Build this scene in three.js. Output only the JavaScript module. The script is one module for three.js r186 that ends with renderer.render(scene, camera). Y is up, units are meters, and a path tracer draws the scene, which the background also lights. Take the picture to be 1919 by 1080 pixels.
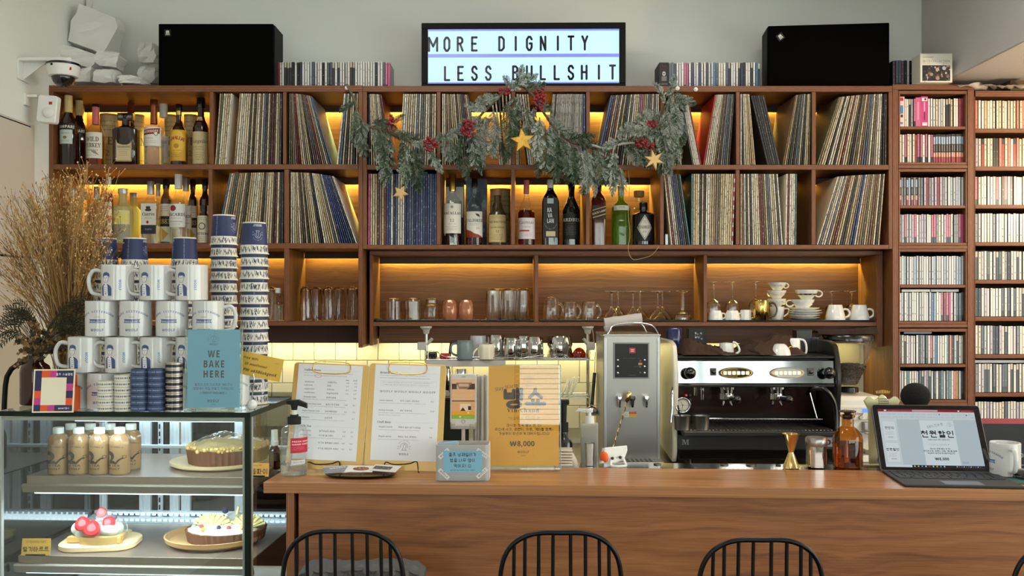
import * as THREE from 'three';
import { RoundedBoxGeometry } from 'three/addons/geometries/RoundedBoxGeometry.js';
import { mergeGeometries, mergeVertices, toCreasedNormals } from 'three/addons/utils/BufferGeometryUtils.js';
import { ImprovedNoise } from 'three/addons/math/ImprovedNoise.js';
import { RectAreaLightUniformsLib } from 'three/addons/lights/RectAreaLightUniformsLib.js';

// ───────────── camera, sky, lights, exposure ─────────────
const scene = new THREE.Scene();
const F = 1800, CX = 960, CY = 563, EYE = 1.5;             // focal length in pixels, optical centre, eye height
const camera = new THREE.PerspectiveCamera(2 * Math.atan(540 / F) * 180 / Math.PI, 1919 / 1080, 0.05, 60);
camera.position.set(0, EYE, 0);
camera.lookAt(0, EYE, -1);
camera.setViewOffset(1919, 1080, 0, -23, 1919, 1080);      // lens shift: the horizon lies a little under the middle
const renderer = new THREE.WebGLRenderer({ antialias: true });
renderer.toneMapping = THREE.LinearToneMapping;
renderer.toneMappingExposure = 1.08;
renderer.shadowMap.enabled = true;
renderer.shadowMap.type = THREE.PCFSoftShadowMap;
RectAreaLightUniformsLib.init();
scene.background = new THREE.Color(1.0, 0.99, 0.95);       // bright overcast sky, enters by the front windows only
scene.backgroundIntensity = 5.9;
const CEILING_LAMP = 8.5, WARM_STRIP = 420, TILE_STRIP = 44, CASE_STRIP = 84, SPOT_WARM = 4;
const WARM = [1, 0.88, 0.2], PALEWARM = [1, 0.88, 0.4], COOL = [0.72, 0.9, 1];

// ───────────── small helpers ─────────────
const px = (x, d) => (x - CX) / F * d, py = (y, d) => EYE - (y - CY) / F * d;
const V = (x, y, z) => new THREE.Vector3(x, y, z);
const at = (x, y, d) => V(px(x, d), py(y, d), -d);
let seed = 7;
const rnd = () => { seed = (seed + 0x6d2b79f5) | 0; let t = Math.imul(seed ^ (seed >>> 15), 1 | seed); t = (t + Math.imul(t ^ (t >>> 7), 61 | t)) ^ t; return ((t ^ (t >>> 14)) >>> 0) / 4294967296; };
const rr = (a, b) => a + (b - a) * rnd(), pick = (a) => a[Math.floor(rnd() * a.length)], lerp = THREE.MathUtils.lerp, clamp = THREE.MathUtils.clamp;
const ORD = 'first second third fourth fifth sixth seventh eighth ninth tenth eleventh twelfth thirteenth fourteenth fifteenth sixteenth seventeenth eighteenth nineteenth'.split(' ');
const TENS = { 2: ['twentieth', 'twenty'], 3: ['thirtieth', 'thirty'], 4: ['fortieth', 'forty'], 5: ['fiftieth', 'fifty'] };
const ord = (n) => n < 20 ? ORD[n - 1] : n % 10 === 0 ? TENS[n / 10][0] : TENS[Math.floor(n / 10)][1] + '-' + ORD[n % 10 - 1];

const used = new Map();
const numbered = (n) => { const k = used.get(n) ?? 0; used.set(n, k + 1); return k ? n + '_' + String(k).padStart(3, '0') : n; };
function tag(o, label, category, group, kind) {
if (label) o.userData.label = label;
if (category) o.userData.category = category;
if (group) o.userData.group = group;
if (kind) o.userData.kind = kind;
return o;
}
function thing(name, label, category, pos = [0, 0, 0], turn = 0, group) {
const o = new THREE.Group();
o.name = numbered(name); scene.add(o); o.position.set(...pos); o.rotation.y = turn;
return tag(o, label, category, group);
}
const flat = (g) => { const n = g.index ? g.toNonIndexed() : g; for (const k of Object.keys(n.attributes)) if (!['position', 'normal', 'uv'].includes(k)) n.deleteAttribute(k); return n; };
const merge = (list) => list.length === 1 ? list[0] : mergeGeometries(list.map(flat));
function part(name, geo, mat, parent, pos, rot) {
const m = new THREE.Mesh(Array.isArray(geo) ? merge(geo) : geo, mat);
const top = parent === scene || !parent;
m.name = top ? numbered(name) : name;
m.castShadow = m.receiveShadow = true;
if (pos) m.position.set(...pos);
if (rot) m.rotation.set(...rot);
(parent || scene).add(m);
return m;
}
const struct = (name, geo, mat, pos) => { const m = part(name, geo, mat, scene, pos); m.userData.kind = 'structure'; return m; };
// a copy of a thing with its parts, under the next number
function copy(o, pos, turn, label, base) {
const c = o.clone(); c.name = numbered(base || o.name.replace(/_\d{3}$/, '')); scene.add(c);
c.position.set(...pos); if (turn !== undefined) c.rotation.y = turn;
if (label) c.userData.label = label;
return c;
}

// geometry: everything is returned placed
const mv = (g, x = 0, y = 0, z = 0, rx = 0, ry = 0, rz = 0) => { if (rx) g.rotateX(rx); if (ry) g.rotateY(ry); if (rz) g.rotateZ(rz); return g.translate(x, y, z); };
const rbox = (w, h, d, x = 0, y = 0, z = 0, r = 0.001, s = 1) => new RoundedBoxGeometry(w, h, d, s, Math.min(r, w / 2.01, h / 2.01, d / 2.01)).translate(x, y, z);
const box = (w, h, d, x = 0, y = 0, z = 0) => new THREE.BoxGeometry(w, h, d).translate(x, y, z);
const cyl = (r0, r1, h, x = 0, y = 0, z = 0, seg = 24, open = false) => new THREE.CylinderGeometry(r1, r0, h, seg, 1, open).translate(x, y + h / 2, z);   // r0 below, y is the foot
const lathe = (pts, seg = 28) => { const g = new THREE.LatheGeometry(pts.map((p) => new THREE.Vector2(Math.max(p[0], 1e-5), p[1])), seg); return toCreasedNormals(g, 0.7); };
const ball = (r, x = 0, y = 0, z = 0, a = 16, b = 12) => new THREE.SphereGeometry(r, a, b).translate(x, y, z);
const curve = (pts) => new THREE.CatmullRomCurve3(pts.map((p) => p.isVector3 ? p : V(...p)), false, 'centripetal');
const tube = (pts, r, n = 16, seg = 6, closed = false) => { const c = curve(pts); c.closed = closed; return new THREE.TubeGeometry(c, n, r, seg, closed); };
function rod(a, b, r, seg = 6) {
const A = a.isVector3 ? a : V(...a), B = b.isVector3 ? b : V(...b), d = B.clone().sub(A), g = new THREE.CylinderGeometry(r, r, d.length(), seg);
g.applyQuaternion(new THREE.Quaternion().setFromUnitVectors(V(0, 1, 0), d.clone().normalize()));
return g.translate((A.x + B.x) / 2, (A.y + B.y) / 2, (A.z + B.z) / 2);
}
function extrude(pts, depth, bevel = 0, holes) {
const s = pts instanceof THREE.Shape ? pts : new THREE.Shape(pts.map((p) => new THREE.Vector2(...p)));
if (holes) for (const h of holes) s.holes.push(new THREE.Path(h.map((p) => new THREE.Vector2(...p))));
return new THREE.ExtrudeGeometry(s, { depth: depth - 2 * bevel, bevelEnabled: bevel > 0, bevelThickness: bevel, bevelSize: bevel, bevelSegments: 1, curveSegments: 10 }).translate(0, 0, bevel);
}
function roundRect(w, h, r) {
const s = new THREE.Shape(), x = -w / 2, y = -h / 2;
s.moveTo(x + r, y); s.lineTo(x + w - r, y); s.absarc(x + w - r, y + r, r, -Math.PI / 2, 0); s.lineTo(x + w, y + h - r); s.absarc(x + w - r, y + h - r, r, 0, Math.PI / 2);
s.lineTo(x + r, y + h); s.absarc(x + r, y + h - r, r, Math.PI / 2, Math.PI); s.lineTo(x, y + r); s.absarc(x + r, y + r, r, Math.PI, 1.5 * Math.PI);
return s;
}
// a board whose wood grain runs along axis g (0 x, 1 y, 2 z), uv in metres; its front face shows the plywood edge across its thickness
function board(w, h, d, x, y, z, g, r = 0.0012) {
const b = rbox(w, h, d, 0, 0, 0, r), p = b.attributes.position, n = b.attributes.normal, uv = b.attributes.uv, size = [w, h, d], ou = rnd() * 3, ov = rnd() * 3;
const front = b.groups[4];
for (let i = 0; i < p.count; i++) {
const c = [p.getX(i), p.getY(i), p.getZ(i)], N = [Math.abs(n.getX(i)), Math.abs(n.getY(i)), Math.abs(n.getZ(i))];
const inFront = i >= front.start && i < front.start + front.count;
if (inFront) { const th = g === 0 ? 1 : 0; uv.setXY(i, c[g === 2 ? 0 : g] + ou, c[th] / size[th] + 0.5); continue; }
const face = N.indexOf(Math.max(...N)), rest = [0, 1, 2].filter((k) => k !== face);
const a = rest.includes(g) ? g : rest[0], o = rest.find((k) => k !== a);
uv.setXY(i, c[a] + ou, c[o] + ov);
}
return b.translate(x, y, z);
}
// uv 0..1 of a geometry into a rectangle of the print sheet
function toRect(g, r) { const uv = g.attributes.uv; for (let i = 0; i < uv.count; i++) uv.setXY(i, lerp(r[0], r[2], clamp(uv.getX(i), 0, 1)), lerp(r[1], r[3], clamp(uv.getY(i), 0, 1))); return g; }
const plain = (g, r) => { const uv = g.attributes.uv, e = 0.0012; for (let i = 0; i < uv.count; i++) uv.setXY(i, r[0] + e, r[3] - e); return g; };
// a box whose front (+z) face carries the print, the other faces the colour of the print's corner
function printBox(w, h, d, r, rad = 0) {
const b = flat(rad ? rbox(w, h, d, 0, 0, 0, rad) : box(w, h, d)), p = b.attributes.position, n = b.attributes.normal, uv = b.attributes.uv, e = 0.0012;
for (let i = 0; i < p.count; i += 3) {
const f = [0, 1, 2].every((k) => Math.abs(p.getZ(i + k) - d / 2) < 1e-6);
for (let k = i; k < i + 3; k++) f ? uv.setXY(k, lerp(r[0], r[2], p.getX(k) / w + 0.5), lerp(r[1], r[3], p.getY(k) / h + 0.5)) : uv.setXY(k, r[0] + e, r[3] - e);
}
return b;
}
// a curved label: arc of a cylinder round y, centred on the +z side, r0 at y0, r1 at y1
function arcLabel(r0, r1, y0, y1, half, rect, turn = 0, seg = 12) {
const g = new THREE.CylinderGeometry(r1, r0, y1 - y0, seg, 1, true, -half + turn, 2 * half).translate(0, (y0 + y1) / 2, 0);
return toRect(g, rect);
}
// ───────────── print sheets (lettering, labels, posters): one canvas each, things take a rectangle of it ─────────────
class Sheet {
constructor(n) {
this.n = n; this.c = document.createElement('canvas'); this.c.width = this.c.height = n; this.x = this.y = 2; this.rowH = 0;
this.g = this.c.getContext('2d'); this.g.fillStyle = '#fff'; this.g.fillRect(0, 0, n, n);
this.tex = new THREE.CanvasTexture(this.c); this.tex.colorSpace = THREE.SRGBColorSpace; this.tex.magFilter = THREE.LinearFilter;
}
art(w, h, bg, draw) {
if (this.x + w + 4 > this.n) { this.x = 2; this.y += this.rowH + 6; this.rowH = 0; }
const x = this.x, y = this.y; this.x += w + 6; this.rowH = Math.max(this.rowH, h);
if (y + h > this.n) console.warn('print sheet is full');
const g = this.g; g.save(); g.fillStyle = bg; g.fillRect(x - 2, y - 2, w + 4, h + 4); g.beginPath(); g.rect(x, y, w, h); g.clip(); g.translate(x, y); g.lineJoin = g.lineCap = 'round';
draw?.(g, w, h); g.restore();
return [x / this.n, 1 - (y + h) / this.n, (x + w) / this.n, 1 - y / this.n];
}
}
const sheetA = new Sheet(2048), sheetB = new Sheet(2048), sheetC = new Sheet(2048);
function txt(g, s, x, y, size, color = '#222', o = {}) {
g.save(); g.fillStyle = color; g.font = (o.style || '') + ' ' + size + 'px ' + (o.font || 'sans-serif'); g.textAlign = o.align || 'center'; g.textBaseline = 'middle';
g.translate(x, y); if (o.rot) g.rotate(o.rot); if (o.sx) g.scale(o.sx, 1);
if (o.space) { let w = 0; for (const c of s) w += g.measureText(c).width + o.space; let q = o.align === 'left' ? 0 : -w / 2; g.textAlign = 'left'; for (const c of s) { g.fillText(c, q, 0); q += g.measureText(c).width + o.space; } }
else g.fillText(s, 0, 0);
if (o.bold) { g.lineWidth = size * o.bold; g.strokeStyle = color; g.strokeText(s, 0, 0); }
g.restore();
}
function arcText(g, s, cx, cy, r, size, color, spread, o = {}) {
const n = s.length;
for (let i = 0; i < n; i++) { const a = (i / (n - 1) - 0.5) * spread; g.save(); g.translate(cx + Math.sin(a) * r, cy - Math.cos(a) * r); g.rotate(a); txt(g, s[i], 0, 0, size, color, o); g.restore(); }
}
// Hangul drawn with strokes: jamo in a unit box
const JAMO = { ㄱ: ['0,0 1,0 .85,1'], ㄴ: ['0,0 0,1 1,1'], ㄷ: ['1,0 0,0 0,1 1,1'], ㄹ: ['0,0 1,0 1,.5 0,.5 0,1 1,1'], ㅁ: ['0,0 1,0 1,1 0,1 0,0'], ㅂ: ['0,0 0,1 1,1 1,0', '0,.5 1,.5'], ㅅ: ['.5,0 .45,.4 0,1', '.48,.4 1,1'], ㅇ: ['o.5,.5,.5'],
ㅈ: ['0,0 1,0', '.5,0 .45,.5 0,1', '.5,.45 1,1'], ㅊ: ['.35,0 .65,0', '0,.28 1,.28', '.5,.28 0,1', '.5,.55 1,1'], ㅋ: ['0,0 1,0 .85,1', '0,.48 .9,.48'], ㅌ: ['1,0 0,0 0,1 1,1', '0,.5 1,.5'], ㅍ: ['0,0 1,0', '0,1 1,1', '.3,0 .3,1', '.7,0 .7,1'], ㅎ: ['.35,0 .65,0', '0,.26 1,.26', 'o.5,.72,.28'] };
const CHO = [...'ㄱㄲㄴㄷㄸㄹㅁㅂㅃㅅㅆㅇㅈㅉㅊㅋㅌㅍㅎ'], DBL = { ㄲ: 'ㄱㄱ', ㄸ: 'ㄷㄷ', ㅃ: 'ㅂㅂ', ㅆ: 'ㅅㅅ', ㅉ: 'ㅈㅈ' };
const JONG = ['', 'ㄱ', 'ㄱㄱ', 'ㄱㅅ', 'ㄴ', 'ㄴㅈ', 'ㄴㅎ', 'ㄷ', 'ㄹ', 'ㄹㄱ', 'ㄹㅁ', 'ㄹㅂ', 'ㄹㅅ', 'ㄹㅌ', 'ㄹㅍ', 'ㄹㅎ', 'ㅁ', 'ㅂ', 'ㅂㅅ', 'ㅅ', 'ㅅㅅ', 'ㅇ', 'ㅈ', 'ㅊ', 'ㅋ', 'ㅌ', 'ㅍ', 'ㅎ'];
const VOW = ['|a', '|ae', '|ya', '|yae', '|eo', '|e', '|yeo', '|ye', 'o', 'o|a', 'o|ae', 'o|i', 'yo', 'u', 'u|eo', 'u|e', 'u|i', 'yu', 'eu', 'eu|i', '|i'];
function hangul(g, ch, x, y, s, color, wt) {
const k = ch.charCodeAt(0) - 0xac00, c = CHO[Math.floor(k / 588)], v = VOW[Math.floor(k / 28) % 21], f = JONG[k % 28], H = f ? 0.62 : 1;
g.save(); g.translate(x, y - s / 2); g.strokeStyle = color; g.lineWidth = s * wt; g.lineCap = g.lineJoin = 'round';
const line = (...p) => { g.beginPath(); for (let i = 0; i < p.length; i += 2) g[i ? 'lineTo' : 'moveTo'](p[i] * s, p[i + 1] * s); g.stroke(); };
const jamo = (j, x0, y0, x1, y1) => {
const parts = DBL[j] || j, n = parts.length, w = (x1 - x0) / n;
[...parts].forEach((q, i) => { const a = x0 + w * i, b = x0 + w * (i + 1) - (n > 1 && i < n - 1 ? w * 0.18 : 0);
for (const st of JAMO[q]) {
if (st[0] === 'o') { const [ox, oy, or] = st.slice(1).split(',').map(Number); g.beginPath(); g.ellipse((a + (b - a) * ox) * s, (y0 + (y1 - y0) * oy) * s, (b - a) * or * s, (y1 - y0) * or * s, 0, 0, 7); g.stroke(); }
else line(...st.split(' ').flatMap((t) => { const [u, w2] = t.split(',').map(Number); return [a + (b - a) * u, y0 + (y1 - y0) * w2]; }));
} });
};
const [hz, vt] = v.split('|');
if (vt && !hz) jamo(c, 0.06, 0.1, 0.5, H - 0.14); else if (hz && !vt) jamo(c, 0.2, 0.04, 0.8, H * 0.46); else jamo(c, 0.1, 0.06, 0.52, H * 0.44);
if (hz) { const b = H * (hz.endsWith('u') && hz !== 'eu' ? 0.66 : hz === 'eu' ? 0.76 : 0.8), x0 = 0.03, x1 = vt ? 0.64 : 0.97, m = (x0 + x1) / 2, q = H * 0.2;
line(x0, b, x1, b); const t = hz[0] === 'y' ? [m - 0.13, m + 0.13] : [m]; if (hz.endsWith('o')) for (const e of t) line(e, b, e, b - q * 0.9); else if (hz !== 'eu') for (const e of t) line(e, b, e, b + q * 1.1); }
if (vt) { const two = vt.endsWith('e'), back = vt.includes('a'), ys = vt[0] === 'y' ? [0.33, 0.58] : [0.46];
if (vt === 'i') line(0.82, 0.03, 0.82, H - 0.04);
else if (back) { line(0.7, 0.03, 0.7, H - 0.04); for (const t of ys) line(0.7, H * t, two ? 0.9 : 0.92, H * t); if (two) line(0.9, 0.03, 0.9, H - 0.04); }
else { line(0.8, 0.03, 0.8, H - 0.04); for (const t of ys) line(0.6, H * t, 0.8, H * t); if (two) line(0.95, 0.03, 0.95, H - 0.04); } }
if (f) jamo(f, 0.2, 0.7, 0.84, 0.97);
g.restore();
}
function ktext(g, str, x, y, size, color = '#222', o = {}) {
const wt = o.wt || 0.1, font = (o.style || 'bold') + ' ' + size * 0.95 + 'px ' + (o.font || 'sans-serif');
g.save(); g.font = font; g.textBaseline = 'middle'; g.translate(x, y); if (o.rot) g.rotate(o.rot);
const wide = (c) => c >= '가' && c <= '힣' ? size * 0.98 : c === ' ' ? size * 0.36 : c === '₩' ? size * 0.95 : c === '☺' ? size : g.measureText(c).width;
let w = 0; for (const c of str) w += wide(c);
let q = o.align === 'left' ? 0 : -w / 2;
for (const c of str) {
if (c >= '가' && c <= '힣') hangul(g, c, q + size * 0.06, 0, size * 0.86, color, wt);
else if (c === '☺') { g.strokeStyle = color; g.lineWidth = size * 0.07; g.beginPath(); g.arc(q + size * 0.5, 0, size * 0.4, 0, 7); g.stroke(); g.beginPath(); g.arc(q + size * 0.5, size * 0.03, size * 0.2, 0.3, 2.8); g.stroke(); g.fillStyle = color; g.fillRect(q + size * 0.33, -size * 0.17, size * 0.08, size * 0.1); g.fillRect(q + size * 0.6, -size * 0.17, size * 0.08, size * 0.1); }
else if (c === '₩') { g.fillStyle = color; g.textAlign = 'left'; g.fillText('W', q, size * 0.03); g.fillRect(q - size * 0.03, -size * 0.12, size * 0.95, size * 0.07); g.fillRect(q - size * 0.03, size * 0.06, size * 0.95, size * 0.07); }
else { g.fillStyle = color; g.textAlign = 'left'; g.fillText(c, q, size * 0.03); }
q += wide(c);
}
g.restore();
}
const rule = (g, x0, y0, x1, y1, c, w = 1) => { g.strokeStyle = c; g.lineWidth = w; g.beginPath(); g.moveTo(x0, y0); g.lineTo(x1, y1); g.stroke(); };
const disc = (g, x, y, r, c) => { g.fillStyle = c; g.beginPath(); g.arc(x, y, r, 0, 7); g.fill(); };
// the house emblem: a bust in a ring between two halves of small lettering
function emblem(g, x, y, r, c) {
g.save(); g.strokeStyle = c; g.lineWidth = r * 0.06; g.beginPath(); g.arc(x, y - r * 0.1, r * 0.52, Math.PI * 0.9, Math.PI * 2.1); g.stroke();
g.beginPath(); g.moveTo(x - r * 0.3, y + r * 0.42); g.quadraticCurveTo(x - r * 0.05, y, x - r * 0.12, y - r * 0.3); g.quadraticCurveTo(x + r * 0.1, y - r * 0.62, x + r * 0.27, y - r * 0.2); g.quadraticCurveTo(x + r * 0.3, y + r * 0.1, x + r * 0.15, y + r * 0.12); g.quadraticCurveTo(x + r * 0.1, y + r * 0.3, x + r * 0.36, y + r * 0.42); g.closePath(); g.stroke();
for (const sx of [-1, 1]) { txt(g, sx < 0 ? 'CA' : 'FE', x + sx * r * 0.82, y - r * 0.12, r * 0.26, c); txt(g, sx < 0 ? 'SEO' : 'UL', x + sx * r * 0.82, y + r * 0.2, r * 0.2, c); }
arcText(g, 'BOOKS AND COFFEE', x, y, r * 0.95, r * 0.16, c, 1.9); g.restore();
}
const woolf = (g, x, y, s, c, o = {}) => txt(g, 'WOOLF', x, y, s, c, { space: s * 0.12, style: 'bold', sx: 0.85, ...o });
// the printed portrait of the mugs: short dark hair, open jacket, white shirt
function portrait(g, x, y, s, c) {
g.save(); g.translate(x, y); g.scale(s, s); g.fillStyle = c; g.strokeStyle = c; g.lineWidth = 0.022;
g.beginPath(); g.moveTo(-0.3, 1.5); g.lineTo(-0.33, 1.02); g.quadraticCurveTo(-0.3, 0.86, -0.12, 0.8); g.lineTo(0.12, 0.8); g.quadraticCurveTo(0.32, 0.88, 0.36, 1.04); g.lineTo(0.36, 1.5); g.closePath(); g.fill();
g.fillStyle = '#e6e6e6'; g.beginPath(); g.moveTo(-0.13, 1.5); g.lineTo(-0.16, 0.86); g.lineTo(0.12, 0.86); g.lineTo(0.16, 1.5); g.closePath(); g.fill();
g.beginPath(); g.moveTo(-0.06, 0.9); g.lineTo(-0.06, 0.62); g.lineTo(0.08, 0.62); g.lineTo(0.08, 0.9); g.fill();
g.beginPath(); g.ellipse(0, 0.45, 0.17, 0.26, 0, 0, 7); g.fill(); g.stroke();
g.fillStyle = c; g.beginPath(); g.moveTo(-0.2, 0.42); g.quadraticCurveTo(-0.3, 0.12, 0, 0.08); g.quadraticCurveTo(0.32, 0.08, 0.24, 0.42); g.quadraticCurveTo(0.2, 0.3, 0.1, 0.28); g.quadraticCurveTo(-0.1, 0.3, -0.15, 0.3); g.closePath(); g.fill();
rule(g, -0.1, 0.42, -0.03, 0.42, c, 0.02); rule(g, 0.04, 0.42, 0.11, 0.42, c, 0.02); rule(g, 0, 0.44, 0.015, 0.54, c, 0.015); rule(g, -0.04, 0.61, 0.05, 0.61, c, 0.02);
for (const t of [1, 1.12, 1.24]) rule(g, -0.08, t, 0.09, t + 0.03, c, 0.018);
disc(g, 0, 1.37, 0.04, c); g.restore();
}
const scribble = (g, x, y, w, size, c, n = 9) => { g.fillStyle = c; let q = x; while (q < x + w) { const k = size * (0.25 + rnd() * 0.5); g.fillRect(q, y - size * 0.3 + rnd() * size * 0.15, k, size * (0.12 + rnd() * 0.1)); g.fillRect(q + k * 0.3, y - size * 0.35, size * 0.09, size * (0.4 + rnd() * 0.3)); q += k + size * (rnd() < 0.2 ? 0.5 : 0.14); } };
// ───────────── materials ─────────────
const noise = new ImprovedNoise();
const fbm = (x, y, z, o = 4) => { let s = 0, a = 0.5; for (let i = 0; i < o; i++) { s += a * noise.noise(x, y, z); x *= 2.03; y *= 2.03; a *= 0.5; } return s; };
function dataTex(w, h, f, rx, ry, srgb = true) {
const d = new Uint8Array(w * h * 4);
for (let j = 0; j < h; j++) for (let i = 0; i < w; i++) { const c = f(i / w, j / h, i, j), o = (j * w + i) * 4; d[o] = c[0]; d[o + 1] = c[1]; d[o + 2] = c[2]; d[o + 3] = 255; }
const t = new THREE.DataTexture(d, w, h); t.wrapS = t.wrapT = THREE.MirroredRepeatWrapping; t.magFilter = THREE.LinearFilter; t.minFilter = THREE.LinearFilter; t.repeat.set(rx, ry); if (srgb) t.colorSpace = THREE.SRGBColorSpace; t.needsUpdate = true;
return t;
}
const mix3 = (a, b, t) => [a[0] + (b[0] - a[0]) * t, a[1] + (b[1] - a[1]) * t, a[2] + (b[2] - a[2]) * t];
// u runs along the grain; 1 texture = 1/rx metres by 1/ry metres
const wood = (w, h, dark, mid, light, rx, ry, k = 1) => dataTex(w, h, (u, v) => {
const wv = fbm(u * 2.2, v * 3, 3.1, 3) * 0.9, a = fbm(u * 3 * k, v * 26 * k + wv * 6, 1.7, 4), b = fbm(u * 14 * k, v * 190 * k, 5.3, 3), big = fbm(u * 1.3, v * 4 + wv, 8.8, 3);
const t = clamp(0.5 + a * 0.75 + b * 0.5 + big * 0.55, 0, 1);
return t < 0.5 ? mix3(dark, mid, t * 2) : mix3(mid, light, t * 2 - 1);
}, rx, ry);
const std = (o) => new THREE.MeshStandardMaterial(o), phys = (o) => new THREE.MeshPhysicalMaterial(o);
const col = (r, g, b) => new THREE.Color().setRGB(r / 255, g / 255, b / 255, THREE.SRGBColorSpace);
const shelfTex = wood(1024, 512, [84, 50, 24], [112, 70, 36], [138, 91, 50], 1, 2);
const plyTex = dataTex(256, 32, (u, v) => { const s = [0.1, 0.28, 0.36, 0.63, 0.71, 0.9].reduce((a, q) => Math.max(a, 1 - Math.abs(v - q) / 0.05), 0), n = fbm(u * 30, v * 9, 2.2, 3) * 26; return mix3([130, 80, 48], [80, 44, 25], clamp(s, 0, 1)).map((c) => c + n); }, 1.2, 1);
const counterTex = wood(2048, 1024, [122, 80, 46], [168, 112, 66], [194, 138, 88], 0.7, 1.4, 1.15);
const grain = dataTex(256, 256, (u, v) => { const n = 128 + fbm(u * 22, v * 22, 4.4, 4) * 150; return [n, n, n]; }, 6, 6, false);
const brush = dataTex(256, 256, (u, v) => { const n = 150 + fbm(u * 2, v * 120, 6.1, 3) * 120; return [n, n, n]; }, 2, 2, false);
const M = {
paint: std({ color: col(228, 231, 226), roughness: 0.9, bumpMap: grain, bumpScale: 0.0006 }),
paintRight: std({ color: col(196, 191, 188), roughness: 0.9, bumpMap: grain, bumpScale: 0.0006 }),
doorPaint: std({ color: col(205, 196, 184), roughness: 0.6 }),
ceiling: std({ color: col(205, 203, 198), roughness: 0.95 }), floor: std({ map: counterTex, color: col(130, 118, 110), roughness: 0.55 }),
wood: std({ map: shelfTex, roughness: 0.48 }), ply: std({ map: plyTex, roughness: 0.5 }), darkWood: std({ map: shelfTex, color: col(150, 140, 135), roughness: 0.55 }),
counter: phys({ map: counterTex, roughness: 0.36, clearcoat: 0.35, clearcoatRoughness: 0.22 }), panel: phys({ map: counterTex, color: col(222, 208, 200), roughness: 0.42, clearcoat: 0.15, clearcoatRoughness: 0.3 }),
black: phys({ color: col(8, 8, 8), roughness: 0.6, specularIntensity: 0.4 }), speaker: phys({ color: col(3, 3, 3), roughness: 1, specularIntensity: 0.15, bumpMap: grain, bumpScale: 0.0008 }), gloss: phys({ color: col(14, 14, 15), roughness: 0.22, clearcoat: 0.6 }),
blackMetal: phys({ color: col(4, 4, 5), roughness: 0.4, specularIntensity: 0.5, clearcoat: 0.12, clearcoatRoughness: 0.12 }), rubber: std({ color: col(20, 20, 21), roughness: 0.75 }),
white: std({ color: col(228, 228, 224), roughness: 0.45 }), whiteMatte: std({ color: col(224, 222, 216), roughness: 0.8 }), ceramic: phys({ color: col(232, 232, 230), roughness: 0.18, clearcoat: 0.7, clearcoatRoughness: 0.06 }), cream: phys({ color: col(232, 224, 204), roughness: 0.25, clearcoat: 0.5 }),
tile: phys({ color: col(232, 226, 206), roughness: 0.2, clearcoat: 0.6, clearcoatRoughness: 0.1 }), grout: std({ color: col(196, 190, 170), roughness: 0.95 }),
steel: std({ color: col(170, 168, 164), metalness: 1, roughness: 0.36 }), polished: std({ color: col(205, 205, 203), metalness: 1, roughness: 0.08 }), chrome: std({ color: col(225, 226, 228), metalness: 1, roughness: 0.04 }), brass: std({ color: col(228, 194, 128), metalness: 1, roughness: 0.14 }), gold: std({ color: col(226, 190, 96), metalness: 1, roughness: 0.22 }), darkSteel: std({ color: col(90, 88, 86), metalness: 1, roughness: 0.35 }), alu: std({ color: col(190, 194, 198), metalness: 0.85, roughness: 0.35 }),
grey: std({ color: col(140, 138, 134), roughness: 0.5 }), greyLight: std({ color: col(188, 186, 180), roughness: 0.5 }), putty: std({ color: col(178, 172, 158), roughness: 0.6 }), red: std({ color: col(178, 26, 30), roughness: 0.45 }), orange: std({ color: col(236, 92, 24), roughness: 0.5 }), brownCloth: std({ color: col(62, 40, 28), roughness: 0.95, bumpMap: grain, bumpScale: 0.002 }), towel: std({ color: col(212, 204, 198), roughness: 1, bumpMap: grain, bumpScale: 0.003 }),
glass: phys({ color: 0xffffff, roughness: 0.01, transmission: 1, thickness: 0.01, ior: 1.47 }), pane: phys({ color: col(245, 250, 248), roughness: 0, transmission: 1, thickness: 0, ior: 1.5 }), shell: phys({ color: col(250, 252, 250), roughness: 0.02, transmission: 1, thickness: 0, ior: 1.5 }), clearPlastic: phys({ color: col(240, 240, 238), roughness: 0.05, transmission: 0.92, thickness: 0, ior: 1.45 }), frosted: phys({ color: col(225, 226, 226), roughness: 0.5, transmission: 0.7, thickness: 0, ior: 1.45 }), film: phys({ color: col(250, 250, 250), roughness: 0.08, transmission: 0.94, thickness: 0, ior: 1.4, side: THREE.DoubleSide }),
greenEdge: phys({ color: col(10, 60, 38), roughness: 0.1, transmission: 0.3, thickness: 0.01, ior: 1.5, attenuationColor: col(8, 70, 40), attenuationDistance: 0.01 }),
amberGlass: phys({ color: col(150, 74, 10), roughness: 0.04, transmission: 1, thickness: 0, ior: 1.5 }),
a: std({ map: sheetA.tex, roughness: 0.65 }), c: std({ map: sheetC.tex, roughness: 0.5 }), b: std({ map: sheetB.tex, roughness: 0.55 }), bGloss: phys({ map: sheetB.tex, roughness: 0.2, clearcoat: 0.7, clearcoatRoughness: 0.06 }), aGloss: phys({ map: sheetA.tex, roughness: 0.3, clearcoat: 0.4 }),
};
const std0 = std({ color: col(40, 56, 92), roughness: 0.6 });
const glow = (c, k, base = 0xffffff) => std({ color: base, emissive: new THREE.Color(...c), emissiveIntensity: k, roughness: 0.6 });
// an area light just in front of a glowing face; the face looks along dir
function area(name, pos, w, h, c, k, dir, parent = scene) {
const l = new THREE.RectAreaLight(new THREE.Color(...c), k, w, h); l.name = numbered(name); l.position.set(...pos); parent.add(l);
l.lookAt(parent === scene ? V(pos[0] + dir[0], pos[1] + dir[1], pos[2] + dir[2]) : V(pos[0] + dir[0], pos[1] + dir[1], pos[2] + dir[2]).add(parent.position));
return l;
}
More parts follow.
